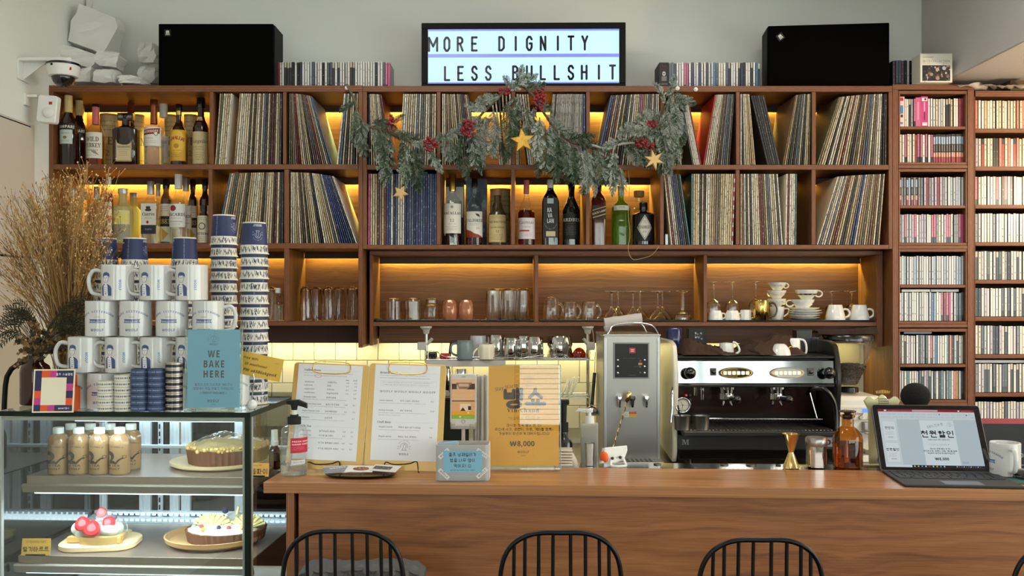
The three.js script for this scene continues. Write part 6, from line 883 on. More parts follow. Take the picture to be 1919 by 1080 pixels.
const g = new THREE.CylinderGeometry(0.02, 0.022, 0.155, 20, 14).rotateZ(Math.PI / 2 + 0.12), p = g.attributes.position; for (let i = 0; i < p.count; i++) { const n = 1 + 0.25 * fbm(p.getX(i) * 30, p.getY(i) * 40, p.getZ(i) * 40, 2); p.setY(i, p.getY(i) * n); p.setZ(i, p.getZ(i) * n); } g.computeVertexNormals(); part('roll', g, M.towel, w); part('loose_end', rbox(0.03, 0.03, 0.03, -0.07, -0.012, 0.004, 0.008, 2).rotateZ(0.3), M.towel, w);
// twisted bar spoon leaning on it
const s = thing('bar_spoon', 'long twisted bar spoon leaning on the water dispenser', 'spoon', [px(1143, 3.87), YK + 0.048, -3.86]), e = at(1178, 744, 3.855).sub(s.position);
const tw = []; for (let i = 0; i < 30; i++) { const a = V(0, 0, 0).lerp(e, i / 30), b = V(0, 0, 0).lerp(e, (i + 1) / 30), o1 = V(Math.cos(i * 1.6), 0, Math.sin(i * 1.6)).multiplyScalar(0.002), o2 = V(Math.cos((i + 1) * 1.6), 0, Math.sin((i + 1) * 1.6)).multiplyScalar(0.002); tw.push(rod(a.clone().add(o1), b.clone().add(o2), 0.0028, 5)); } part('stem', tw, M.brass, s); part('bowl', ball(0.014).scale(0.8, 1.7, 0.4).rotateZ(-0.35).translate(e.x, e.y, e.z), M.brass, s);
}
{ // espresso machine
const d = 3.95, x0 = px(1270, d), x1 = px(1564, d), W = x1 - x0, t = thing('espresso_machine', 'two-group espresso machine with a mirror front and pale side panel', 'espresso machine', [(x0 + x1) / 2, YK, -d]), Y = (y) => py(y, d) - YK, X = (x) => px(x, d) - t.position.x, P = (x, y, z = 0) => [X(x), Y(y), z];
const bodyM = std({ color: col(34, 33, 34), roughness: 0.35, metalness: 0.6 }), backM = phys({ color: col(52, 26, 20), roughness: 0.18, metalness: 0.5, clearcoat: 0.8, clearcoatRoughness: 0.15 });
const side = (s) => { const sh = new THREE.Shape(), h = Y(660); sh.moveTo(-0.5, 0.06); sh.lineTo(-0.03, 0.02); sh.quadraticCurveTo(0.01, 0.05, 0.0, 0.16); sh.lineTo(0.02, Y(728)); sh.quadraticCurveTo(0.03, Y(690), -0.02, Y(650)); sh.quadraticCurveTo(-0.04, h + 0.035, -0.1, h + 0.04); sh.lineTo(-0.5, h + 0.04); sh.closePath(); return extrude(sh, 0.02, 0.004).rotateY(-Math.PI / 2).translate(s > 0 ? W / 2 + 0.022 : -W / 2, 0, 0); };
const sidePaint = phys({ color: col(228, 224, 206), roughness: 0.3, clearcoat: 0.4 });
part('side_panel', side(-1), sidePaint, t); part('side_panel', side(1), std({ color: col(60, 58, 56), roughness: 0.3, metalness: 0.7 }), t);
part('body', [rbox(W - 0.004, Y(672) - Y(726), 0.42, 0, (Y(672) + Y(726)) / 2, -0.25, 0.006), rbox(W - 0.004, Y(810) - 0.03, 0.42, 0, (Y(810) + 0.03) / 2, -0.27, 0.006), box(W - 0.01, Y(720) - Y(812), 0.24, 0, (Y(720) + Y(812)) / 2, -0.34)], bodyM, t);
part('cup_tray', rbox(W, 0.012, 0.46, 0, Y(670), -0.23, 0.003), bodyM, t);
part('front_panel', rbox(W, Y(676) - Y(720), 0.012, 0, 0, 0, 0.003).rotateX(-0.1).translate(0, (Y(676) + Y(720)) / 2, -0.006), std({ color: col(150, 153, 156), metalness: 1, roughness: 0.07 }), t);
part('lower_edge', rbox(W + 0.004, 0.014, 0.03, 0, Y(723), -0.004, 0.004), M.gloss, t);
part('back_plate', box(W - 0.02, Y(727) - Y(786), 0.006, 0, (Y(727) + Y(786)) / 2, -0.215), backM, t);
for (const x of [1290, 1548]) { part('steam_knob', [cyl(0.012, 0.012, 0.03, 0, 0, 0).rotateX(Math.PI / 2).translate(...P(x, 698, 0.0)), ball(0.024, ...P(x, 698, 0.045), 20, 16).scale(1, 1, 1)], M.gloss, t); }
for (const x of [1337, 1519]) part('switch', [rbox(0.024, 0.03, 0.006, ...P(x, 697, 0.004), 0.002), ball(0.009, ...P(x, 697, 0.01))], M.darkSteel, t);
for (const x of [1379, 1475]) { const k = part('keypad', new THREE.CylinderGeometry(0.07, 0.072, 0.012, 40).scale(1, 1, 0.32).rotateX(Math.PI / 2).translate(...P(x, 699, 0.006)), M.chrome, t); part('bezel', new THREE.TorusGeometry(0.063, 0.003, 8, 40).scale(1, 0.32, 1).translate(...P(x, 699, 0.0125)), M.gold, k); for (let i = 0; i < 6; i++) part('button', rbox(0.014, 0.015, 0.006, X(x) + (i - 2.5) * 0.0185, Y(699), 0.014, 0.003, 2), glow([1, 0.86, 0.55], 0.55, 0xe8dfc8), k); }
for (const x of [1372, 1467]) { // group heads with portafilters pointing at the guest
part('group_head', [cyl(0.03, 0.034, 0.03, X(x), Y(742), -0.09), cyl(0.022, 0.022, 0.05, X(x), Y(742), -0.09), rbox(0.05, 0.03, 0.14, X(x), Y(728), -0.13, 0.006)], M.polished, t);
part('portafilter', [cyl(0.034, 0.034, 0.024, X(x), Y(752), -0.09), rod([X(x), Y(748), -0.06], [X(x), Y(746), 0.0], 0.009), rod([X(x) - 0.014, Y(757), -0.09], [X(x) - 0.022, Y(764), -0.08], 0.006), rod([X(x) + 0.014, Y(757), -0.09], [X(x) + 0.022, Y(764), -0.08], 0.006)], M.chrome, t);
part('portafilter_handle', [rod([X(x), Y(747), 0.0], [X(x), Y(745), 0.09], 0.012, 10), ball(0.0165, X(x), Y(745), 0.095)], M.gloss, t);
}
part('water_spout', [cyl(0.006, 0.008, 0.05, X(1322), Y(752), -0.06), ball(0.009, X(1322), Y(732), -0.06)], M.chrome, t); part('water_spout', [cyl(0.007, 0.008, 0.04, X(1311), Y(745), -0.08)], M.chrome, t);
const gr = sheetB.art(110, 110, '#1b1b1c', (g) => { disc(g, 55, 55, 55, '#141415'); disc(g, 55, 55, 47, '#c9c6b8'); for (let i = 0; i < 24; i++) { const a = i * 0.2618; rule(g, 55 + Math.cos(a) * 44, 55 + Math.sin(a) * 44, 55 + Math.cos(a) * 36, 55 + Math.sin(a) * 36, '#333', 2); } rule(g, 20, 56, 90, 56, '#444', 1.5); rule(g, 55, 55, 40, 28, '#222', 3); rule(g, 55, 55, 50, 88, '#222', 3); disc(g, 55, 55, 5, '#222'); });
part('pressure_gauge', [toRect(new THREE.CircleGeometry(0.028, 32).translate(0, 0, 0.0125), gr), plain(cyl(0.028, 0.028, 0.012).rotateX(Math.PI / 2), gr)].map((g) => g.translate(...P(1279, 759, 0.0))), M.b, t); part('gauge_rim', new THREE.TorusGeometry(0.0295, 0.0035, 10, 36).translate(...P(1279, 759, 0.012)), M.chrome, t);
for (const [x, y, c] of [[1303, 750, [1, 0.12, 0.1]], [1303, 759, [0.1, 0.9, 0.4]], [1303, 768, [0.1, 0.9, 0.4]], [1311, 750, null], [1311, 759, null], [1311, 768, null]]) part('indicator', cyl(0.005, 0.005, 0.004, 0, 0, 0, 12).rotateX(Math.PI / 2).translate(...P(x, y, -0.2)), c ? glow(c, 0.5, 0x222222) : M.darkSteel, t);
part('steam_wand', tube([P(1262, 727, 0.0), P(1259, 735, 0.02), P(1258, 760, 0.03), P(1255, 790, 0.04)], 0.006, 24, 8), M.chrome, t);
part('steam_wand', tube([P(1524, 733, -0.05), P(1530, 760, -0.04), P(1536, 786, -0.03)], 0.004, 20, 8), M.chrome, t); part('steam_hose', tube([P(1520, 740, -0.05), P(1521, 730, 0.0), P(1540, 728, 0.03), P(1556, 748, 0.04), P(1561, 775, 0.04), P(1561, 803, 0.045)], 0.009, 30, 8), M.gloss, t);
part('drip_tray', [rbox(W - 0.02, 0.02, 0.3, 0, Y(808), -0.06, 0.004)], M.darkSteel, t); part('tray_rail', rod(P(1330, 786, -0.02), P(1545, 787, -0.02), 0.004), M.chrome, t);
const slots = []; for (let i = 0; i < 40; i++) slots.push(box(0.008, 0.003, 0.22, -W / 2 + 0.03 + i * (W - 0.06) / 39, Y(803) , -0.05)); part('tray_grate', slots, M.steel, t);
const lr = sheetB.art(400, 44, '#59595b', (g) => { txt(g, 'M', 20, 22, 21, '#d8d8d6', { font: 'serif', style: 'bold' }); g.fillStyle = '#c8c8c8'; g.beginPath(); g.roundRect?.(352, 8, 60, 28, 14); g.fill(); txt(g, 'ECO-C', 380, 23, 22, '#232325', { style: 'bold' }); });
part('lower_panel', printBox(W, Y(815) - Y(842), 0.014, lr, 0.003), phys({ map: sheetB.tex, roughness: 0.3, metalness: 0.75 }), t, [0, (Y(815) + Y(842)) / 2, 0.0]);
part('base', rbox(W - 0.01, Y(842) - Y(862), 0.3, 0, (Y(842) + Y(862)) / 2, -0.15, 0.004), M.gloss, t);
for (const x of [-1, 1]) for (const z of [-0.04, -0.4]) part('foot', cyl(0.02, 0.016, 0.045, x * (W / 2 - 0.05), 0, z), M.gloss, t);
// steel cups on the drip tray
const yT = YK + Y(808) + 0.0115;
[[1278, 'beside the gauge'], [1313, 'next to the water spout']].forEach(([x, l]) => { const c = thing('steel_cup', 'small steel cup on the machine drip tray ' + l, 'cup', [px(x, d - 0.03), yT, -d + 0.045], 0, 'steel cups on the drip tray'); part('body', lathe([[0, 0], [0.03, 0], [0.034, 0.055], [0.0355, 0.058], [0.033, 0.056], [0.029, 0.003], [0, 0.003]], 30), M.steel, c); if (x < 1300) part('stirrer', rod([0, 0.01, 0], [-0.02, 0.1, 0.01], 0.003), M.rubber, c); });
// cloths and cups on top
const yTop = YK + Y(670) + 0.0068;
function cloth(label, x0c, x1c, yc, z, s, mat) { const w = px(x1c, d + z) - px(x0c, d + z), h = py(yc, d + z) - yTop, g = new THREE.PlaneGeometry(w, 0.24, 44, 26).rotateX(-Math.PI / 2), p = g.attributes.position; for (let i = 0; i < p.count; i++) { const u = p.getX(i) / w + 0.5, v = p.getZ(i) / 0.24 + 0.5, e = Math.min(1, Math.min(u, 1 - u) * 7) * Math.min(1, Math.min(v, 1 - v) * 4); p.setXYZ(i, p.getX(i) + fbm(u * 4, v * 4, s, 3) * 0.06, 0.004 + e * h * (0.7 + 0.34 * Math.sin(u * 5 + s)) * (0.78 + 0.3 * fbm(u * 5, v * 5, s + 3, 3)) + Math.abs(fbm(u * 12, v * 9, s, 2)) * 0.03 * e, p.getZ(i) + fbm(u * 3, v * 3, s + 7, 2) * 0.06); } g.computeVertexNormals(); const c = thing('cloth', label, 'cloth', [px((x0c + x1c) / 2, d + z), yTop, -d - z - 0.05], 0, 'brown cloths on the espresso machine'); const m = mat.clone(); m.side = THREE.DoubleSide; part('cloth', g, m, c); }
cloth('brown cloth draped over cups on the machine, beside the blue mug', 1276, 1380, 632, 0.06, 1.2, M.brownCloth); cloth('larger brown cloth draped over cups on the machine centre', 1384, 1500, 624, 0.07, 4.6, M.brownCloth);
const cupOn = (name, label, x, z, geo, mat, more = []) => { const c = thing(name, label, 'cup', [px(x, d + z), yTop, -d - z]); part('body', geo, mat, c); for (const [n, g, m] of more) part(n, g, m || mat, c); };
cupOn('tea_cup', 'upside-down white scalloped tea cup peeking out of the brown cloth', 1462, 0.035, lathe([[0.045, 0], [0.046, 0.002], [0.04, 0.024], [0.026, 0.043], [0.018, 0.048], [0, 0.048]], 30), M.ceramic, [['handle', new THREE.TorusGeometry(0.013, 0.003, 8, 20).translate(0.047, 0.022, 0), M.gold]]);
cupOn('mug', 'white cup with curled handle under the edge of the larger cloth', 1488, 0.06, lathe([[0.026, 0], [0.028, 0.003], [0.026, 0.06], [0.02, 0.07], [0, 0.07]], 28), M.ceramic, [['handle', tube([[0.02, 0.066, 0], [0.04, 0.06, 0.01], [0.05, 0.03, 0.01], [0.046, 0.006, 0.006], [0.028, 0.01, 0]], 0.0045, 20, 8)]]);
cupOn('mug', 'white cup handle showing between the two brown cloths', 1362, 0.05, lathe([[0.03, 0], [0.031, 0.003], [0.028, 0.05], [0, 0.054]], 28), M.ceramic, [['handle', tube([[0.02, 0.055, 0.03], [0.032, 0.05, 0.035], [0.045, 0.02, 0.036], [0.03, 0.004, 0.03]], 0.0045, 20, 8)]]);
cupOn('mug', 'dark blue mug at the back corner of the espresso machine', 1264, 0.3, lathe([[0.036, 0], [0.037, 0.003], [0.034, 0.1], [0.03, 0.106], [0, 0.106]], 28), phys({ color: col(20, 30, 84), roughness: 0.25, clearcoat: 0.6 }));
tag(part('coffee_box', printBox(33 * (d + 0.3) / F, 0.1, 0.06, sheetB.art(66, 90, '#121213', (g) => { for (let i = 0; i < 26; i++) disc(g, rr(22, 50), rr(14, 40), rr(1, 4), pick(['#c8c8cc', '#8a8c90', '#3a3c40', '#222'])); })), M.b, scene, [px(1308, d + 0.3), yTop + 0.0505, -d - 0.33]), 'small black box with a white printed figure behind the brown cloths', 'box');
{ const b = thing('black_device', 'black blocky device at the back of the espresso machine', 'device', [px(1508, d + 0.26), yTop, -d - 0.26]); part('body', [rbox(0.07, 0.1, 0.06, -0.01, 0.05, 0, 0.004), rbox(0.04, 0.07, 0.06, 0.035, 0.035, 0, 0.004)], M.gloss, b); }
}
{ // coffee grinder
const d = 4.13, t = thing('coffee_grinder', 'white coffee grinder with clear conical bean hopper and small blue display', 'grinder', [px(1604, d), YK, -d - 0.1]), Y = (y) => py(y, d) - YK, k = d / F, X = (x) => px(x, d) - t.position.x, wp = phys({ color: col(232, 230, 222), roughness: 0.3, clearcoat: 0.4 });
part('body', [rbox(96 * k, Y(742) - 0.03, 0.24, 0, (Y(742) + 0.03) / 2, 0, 0.02, 3)], wp, t);
part('base', rbox(100 * k, 0.03, 0.3, 0, 0.015, 0.03, 0.006), wp, t);
const fr = sheetB.art(190, 80, '#e6e4dd', (g) => { for (let i = 0; i < 16; i++) rule(g, 44 + i * 7, 12, 44 + i * 7, i % 5 ? 18 : 24, '#6a6a6a', 1.2); disc(g, 14, 22, 9, '#22304e'); txt(g, 'ditting', 86, 44, 18, '#242424', { style: 'italic bold' }); });
part('face_plate', printBox(92 * k, Y(760) - Y(786), 0.008, fr, 0.003), M.b, t, [0, (Y(760) + Y(786)) / 2, 0.122]);
part('display', rbox(15 * k, 7 * k, 0.004, X(1620), Y(768), 0.127, 0.001), glow([0.12, 0.3, 1], 1.1, 0x203060), t);
for (const x of [1609, 1628]) part('dial', [cyl(0.009, 0.0075, 0.012, 0, 0, 0, 20).rotateX(Math.PI / 2).translate(X(x), Y(781), 0.126)], M.steel, t);
part('spout', [rbox(11 * k, 0.035, 0.03, X(1618), Y(797), 0.13, 0.004), rbox(30 * k, 0.008, 0.06, X(1625), Y(808), 0.14, 0.003)], M.steel, t); part('catch_dish', lathe([[0, 0], [0.03, 0], [0.033, 0.02], [0.031, 0.02], [0.028, 0.003], [0, 0.003]]).translate(X(1628), 0.031, 0.14), M.steel, t);
part('collar', lathe([[0.034, 0], [0.042, 0.002], [0.042, 0.022], [0.036, 0.026], [0, 0.026]], 30).translate(X(1606), Y(740), 0), M.gloss, t);
const hop = [[0.036, Y(727)], [0.04, Y(722)], [0.098, Y(664)], [0.104, Y(650)], [0.106, Y(640)]];
part('hopper', lathe([...hop], 40).translate(X(1604), 0, 0), phys({ color: col(236, 234, 226), roughness: 0.03, transmission: 0.94, thickness: 0, ior: 1.5 }), t);
const bg = []; const bean = ball(0.0062, 0, 0, 0, 7, 5).scale(1, 0.62, 0.7); const beanM = phys({ color: col(44, 24, 14), roughness: 0.4, clearcoat: 0.3 });
part('bean_mass', lathe([[0, Y(725)], [0.033, Y(725)], [0.036, Y(721)], [0.066, Y(690)], [0.03, Y(686)], [0, Y(687)]], 28).translate(X(1606), 0, 0), beanM, t);
for (let i = 0; i < 900; i++) { const y = rr(0, 1), r = lerp(0.034, 0.07, y), a = rr(0, 6.28), top = rnd() < 0.3; bg.push(bean.clone().rotateX(rr(0, 3)).rotateY(rr(0, 6)).translate(X(1606) + Math.cos(a) * (top ? r * Math.sqrt(rnd()) : r), top ? Y(687) + rr(-0.002, 0.004) : lerp(Y(722), Y(688), y), Math.sin(a) * (top ? r * Math.sqrt(rnd()) : r))); }
tag(part('beans', bg, beanM, t), null, null, null, 'stuff');
part('lid', lathe([[0.1, Y(640)], [0.112, Y(640)], [0.113, Y(632)], [0.108, Y(629)], [0, Y(629)]], 40).translate(X(1604), 0, 0), M.gloss, t);
const c = thing('cloth', 'dark brown cloth knotted over the grinder lid', 'cloth', [px(1600, d), YK + Y(629) + 0.001, -d - 0.11]);
const g = new THREE.PlaneGeometry(0.26, 0.14, 36, 16).rotateX(-Math.PI / 2), p = g.attributes.position; for (let i = 0; i < p.count; i++) { const u = p.getX(i) / 0.26 + 0.5, v = p.getZ(i) / 0.14 + 0.5, e = Math.min(1, Math.min(v, 1 - v) * 5); p.setY(i, 0.003 + e * (0.011 + 0.016 * u * u + 0.018 * Math.abs(fbm(u * 5, v * 4, 9, 3)))); p.setZ(i, p.getZ(i) * (0.8 + 0.4 * fbm(u * 3, 2, 4, 2))); } g.computeVertexNormals(); const m = M.brownCloth.clone(); m.side = THREE.DoubleSide; m.color = col(46, 32, 24); part('cloth', g, m, c);
part('knot', [ball(0.014, -0.128, -0.004, 0.05).scale(1, 1, 0.8), extrude([[-0.15, -0.03], [-0.12, 0], [-0.112, -0.024], [-0.125, -0.036]], 0.008).translate(0, 0.0, 0.05)], m, c);
}

// ───────────── printed mugs ─────────────
const INK = '#34467e', MUGBG = '#cfcfce';
const mugPortrait = sheetA.art(500, 190, MUGBG, (g) => { portrait(g, 218, 30, 92, INK); txt(g, 'WOOLF', 292, 108, 17, '#4a78a8', { rot: Math.PI / 2, style: 'bold' }); });
const mugText = sheetA.art(500, 190, MUGBG, (g) => { arcText(g, 'MORE SISTERHOOD', 250, 186, 132, 15.5, INK, 1.28, { style: 'bold' }); txt(g, 'LESS', 250, 84, 13, '#9a9aa8', { style: 'bold' }); g.fillStyle = INK; g.beginPath(); g.moveTo(208, 97); g.lineTo(292, 97); g.lineTo(286, 107); g.lineTo(292, 117); g.lineTo(208, 117); g.lineTo(214, 107); g.fill(); txt(g, 'BULLSHIT', 250, 108, 15, '#c8cce0', { style: 'bold' }); woolf(g, 250, 156, 19, INK); });
const mugR = 0.0398, mugH = 0.0912;
const mugSide = (rect) => toRect(new THREE.CylinderGeometry(mugR, mugR, mugH - 0.004, 48, 1, true, -Math.PI, Math.PI * 2).translate(0, mugH / 2, 0), rect);
const mugSides = { face: mugSide(mugPortrait), text: mugSide(mugText) };
const mugRest = lathe([[0, 0.001], [mugR - 0.006, 0.001], [mugR - 0.004, 0], [mugR, 0.002]], 48), mugRim = lathe([[mugR, mugH - 0.002], [mugR - 0.0012, mugH], [mugR - 0.003, mugH - 0.001], [mugR - 0.004, mugH - 0.004], [mugR - 0.004, 0.006], [0, 0.005]], 48);
const mugHandle = tube([[mugR - 0.002, 0.075, 0], [mugR + 0.016, 0.077, 0], [mugR + 0.027, 0.062, 0], [mugR + 0.028, 0.04, 0], [mugR + 0.02, 0.02, 0], [mugR - 0.002, 0.014, 0]], 0.0052, 32, 10).scale(1, 1, 1.3);
// the mug's handle points along +x at turn 0; its print faces +z
function makeMug(label, pos, turn, print, scale = 1, handleTurn = 0, group) {
const t = thing('mug', label, 'mug', pos, turn, group);
part('body', mugSides[print], M.aGloss, t); part('rim', [mugRest, mugRim], ceramicMug, t);
part('handle', mugHandle, ceramicMug, t, [0, 0, 0], [0, handleTurn, 0]);
t.scale.setScalar(scale); return t;
}
const ceramicMug = phys({ color: new THREE.Color(MUGBG), roughness: 0.2, clearcoat: 0.6, clearcoatRoughness: 0.08 });
M.aGloss.roughness = 0.2; M.aGloss.clearcoat = 0.6; M.aGloss.clearcoatRoughness = 0.08;
// ───────────── the bar counter and what stands on it ─────────────
const HC = 1.006, YAW = -0.0537, hAt = (y) => (EYE - HC) * F / (y - CY);      // depth of a point on the counter top seen at pixel y
{
const c = thing('bar_counter', 'orange brown wooden bar counter with a thick top and plain front', 'counter', [0, 0, -2.57], YAW), x0 = -0.676, x1 = 1.75, w = x1 - x0, cx = (x0 + x1) / 2;
part('worktop', board(w, 0.03, 0.275, cx, HC - 0.015, -0.1375, 0, 0.002), M.counter, c);
part('front_panel', board(w - 0.09, HC - 0.03, 0.02, cx + 0.045, (HC - 0.03) / 2, -0.035, 0, 0.001), M.panel, c);
part('end_post', board(0.022, HC - 0.03, 0.24, x0 + 0.068, (HC - 0.03) / 2, -0.14, 1, 0.0015), M.panel, c);
part('rear_panel', board(w - 0.1, HC - 0.04, 0.018, cx + 0.045, (HC - 0.04) / 2, -0.26, 0), M.darkWood, c);
part('steel_edge', [rbox(w - 0.88, 0.004, 0.1, cx + 0.42, HC - 0.0035, -0.327, 0.001), rbox(w - 0.88, 0.05, 0.004, cx + 0.42, HC - 0.028, -0.375, 0.001)], M.polished, c);
for (const [x, r] of [[0.42, 0.011], [0.62, 0.012], [0.7, 0.016], [0.78, 0.008]]) part('stud', cyl(r, r, 0.003, x, HC - 0.0015, -0.35, 16), M.darkSteel, c);
for (const x of [0.86, 1.05]) part('label_plate', rbox(0.1, 0.002, 0.016, x, HC - 0.0006, -0.35, 0.0008), M.gold, c);
const s = thing('inner_worktop', 'low stainless worktop behind the bar counter', 'worktop', [0.9, 0, -3.08], YAW); part('top', rbox(1.9, 0.03, 0.3, 0, 0.83, -0.02, 0.003), M.steel, s); part('cabinet', box(1.86, 0.81, 0.26, 0, 0.405, -0.02), M.darkWood, s);
}
const onC = (name, label, cat, x, yFoot, turn = 0, group) => thing(name, label, cat, [px(x, hAt(yFoot)), HC + 0.0006, -hAt(yFoot)], turn, group);
const kk = (y) => hAt(y) / F;
{ // hand sanitiser
const k = kk(890), b = onC('pump_bottle', 'clear hand sanitiser bottle with black pump and red label', 'bottle', 552, 890);
const R = 25 * k;
part('body', lathe([[0, 0], [R * 0.92, 0], [R, 0.004], [R, 0.118], [R * 0.9, 0.132], [0.018, 0.14], [0.016, 0.15]], 36), M.clearPlastic, b);
part('liquid', lathe([[0, 0.003], [R * 0.93, 0.003], [R * 0.95, 0.006], [R * 0.95, 0.03], [0, 0.03]], 36), LQ.clear, b);
part('collar', [cyl(0.019, 0.019, 0.02, 0, 0.143, 0, 30), cyl(0.012, 0.012, 0.008, 0, 0.162, 0)], M.rubber, b);
part('stem', cyl(0.0075, 0.0075, 0.02, 0, 0.169, 0), M.white, b); part('tube', rod([0, 0.14, 0], [-0.012, 0.012, 0], 0.003), M.frosted, b);
part('pump_head', [lathe([[0, 0], [0.008, 0], [0.01, 0.012], [0.013, 0.022], [0.012, 0.026], [0, 0.028]]).translate(0, 0.183, 0), extrude([[-0.018, 0.019], [-0.02, 0.026], [0.012, 0.028], [0.034, 0.018], [0.035, 0.008], [0.026, 0.012], [0.01, 0.016]], 0.016, 0.002).translate(0, 0.182, -0.008)], M.rubber, b);
const r = sheetA.art(130, 150, '#c2213c', (g) => { txt(g, 'FRESH MINT', 8, 36, 21, '#f0dfe2', { align: 'left', style: 'bold' }); txt(g, 'HAND SANITIZER', 8, 64, 21, '#f0dfe2', { align: 'left', style: 'bold' }); lines(g, 8, 92, 100, 3, 11, '#e0a8b2'); });
part('label', arcLabel(R + 0.0006, R + 0.0006, 0.066, 0.108, 0.75, r, 0.7), M.a, b);
const r2 = sheetA.art(110, 40, '#d4d0cc', (g) => txt(g, 'KILLS 99.9', 55, 20, 18, '#555'));
part('label', arcLabel(R + 0.0006, R + 0.0006, 0.034, 0.046, 0.55, r2, 0.55), M.a, b);
}
{ // amber spray bottle
const k = kk(880), b = onC('spray_bottle', 'small amber bottle with white cap beside the sanitiser', 'bottle', 515, 880), R = 10.5 * k;
part('body', lathe([[0, 0], [R * 0.9, 0], [R, 0.003], [R, 0.055], [R * 0.6, 0.066], [R * 0.55, 0.072]], 28), M.amberGlass, b); part('liquid', lathe([[0, 0.002], [R * 0.9, 0.002], [R * 0.92, 0.04], [0, 0.04]]), opaqueGlass([58, 26, 8]), b);
part('cap', lathe([[R * 0.62, 0.07], [R * 0.72, 0.07], [R * 0.72, 0.082], [R * 0.62, 0.084], [R * 0.58, 0.115], [0, 0.117]], 24), M.white, b);
part('label', arcLabel(R + 0.0005, R + 0.0005, 0.026, 0.05, 0.8, sheetA.art(50, 50, '#2e1a0e', (g) => lines(g, 6, 10, 38, 5, 7, '#a08a6a'))), M.a, b);
}
// menus on clipboards
const menuDraw = (which) => (g, w, h) => {
const P = w / 210, serif = { font: 'serif', style: 'bold', align: 'left' }, k = (s, x, y, sz, o = {}) => txt(g, s, x * P, y * P, sz * P, '#3a3a40', { font: 'serif', align: 'left', ...o }), q = (x, y, ww) => scribble(g, x * P, y * P, ww * P, 4.2 * P, '#8d8d94');
if (which === 0) {
k('Coffee Menu', 20, 19, 8.5, serif); rule(g, 80 * P, 19 * P, 200 * P, 19 * P, '#bbb'); q(20, 29, 160); q(20, 37, 140); g.strokeStyle = '#c0444c'; g.lineWidth = 2; g.beginPath(); g.ellipse(66 * P, 37 * P, 11 * P, 5 * P, 0, 0, 7); g.stroke();
k('Hot', 158, 48, 5.5, serif); k('Iced', 182, 48, 5.5, serif);
[['americano', '아메리카노', '4.0', '4.5', 57], ['cafe latte', '라떼', '4.5', '5.0', 68], ['cappuccino', '카푸치노', '4.5', '5.0', 80], ['vanilla latte', '바닐라빈라떼', '5.2', '5.7', 92], ['lavender latte', '라벤더라떼', '', '6.0', 106], ['valrhona choco latte', '발로나초코라떼', '6.0', '6.5', 128], ['butter heaven latte', '버터헤븐라떼', '6.5', '7.0', 150], ['affogato', '아포가토', '', '5.5', 171]].forEach(([a, b, c, e, y]) => { k(a, 24, y, 6.2); ktext(g, b, 98 * P, y * P, 6.4 * P, '#44444a', { align: 'left', wt: 0.09 }); k(c, 160, y, 6.2); k(e, 186, y, 6.2); });
for (const y of [114, 136, 158, 179]) q(22, y, 140);
k('Milk Tea', 20, 199, 8.5, serif); rule(g, 70 * P, 199 * P, 200 * P, 199 * P, '#bbb');
[['milk vanilla', '밀크바닐라 (홍차)', '6.0', '6.5', 213], ['earl grey tea', '유기농 얼그레이', '6.5', '7.5', 227], ['blueberry', '유기농 블루베리 허브티', '6.0', '6.5', 250], ['peppermint', '유기농 페퍼민트 허브티', '6.0', '6.5', 268]].forEach(([a, b, c, e, y]) => { k(a, 22, y, 6.2); ktext(g, b, 84 * P, y * P, 6.4 * P, '#44444a', { align: 'left', wt: 0.09 }); k(c, 160, y, 6.2); k(e, 186, y, 6.2); }); q(20, 236, 140);
} else {
k('Brunch Menu', 16, 26, 8.5, serif); rule(g, 90 * P, 26 * P, 200 * P, 26 * P, '#bbb'); q(16, 35, 150); q(16, 43, 160); g.strokeStyle = '#aaa'; g.strokeRect(20 * P, 52 * P, 180 * P, 16 * P); q(26, 57, 160); q(26, 64, 150); ktext(g, '☆', 14 * P, 56 * P, 12 * P, '#555');
for (const x of [16, 62, 108, 154]) woolf(g, (x + 24) * P, 86 * P, 9 * P, '#84858c', { sx: 1.15 }); k('9.5', 188, 84, 6);
[['cheese spinach', '치즈 시금치 샌드위치', '9.5', 115, 124], ['shrimp avocado', '새우 아보카도', '11.0', 146, 155]].forEach(([a, b, c, y, y2]) => { k(a, 18, y, 6.2); ktext(g, b, 86 * P, y * P, 6.4 * P, '#44444a', { align: 'left', wt: 0.09 }); k(c, 184, y, 6.2); q(18, y2, 150); }); q(18, 162, 70);
k('Craft Beer', 16, 184, 8.5, serif); rule(g, 76 * P, 184 * P, 200 * P, 184 * P, '#bbb');
[['Magpie Kolsch', '맥파이 쾰쉬 (라거스타일)', '7.0', 199, 209], ['Magpie porter', '맥파이 포터 (흑맥주)', '7.0', 229, 239]].forEach(([a, b, c, y, y2]) => { k(a, 22, y, 6.2); ktext(g, b, 84 * P, y * P, 6.4 * P, '#44444a', { align: 'left', wt: 0.09 }); k(c, 184, y, 6.2); q(22, y2, 130); });
emblem(g, 106 * P, 262 * P, 22 * P, '#8a8a92'); woolf(g, 106 * P, 284 * P, 9 * P, '#55565e');
}
};
const boardMat = phys({ color: col(206, 166, 92), roughness: 0.35, metalness: 0.25, clearcoat: 0.35, clearcoatRoughness: 0.25, bumpMap: grain, bumpScale: 0.0006 });
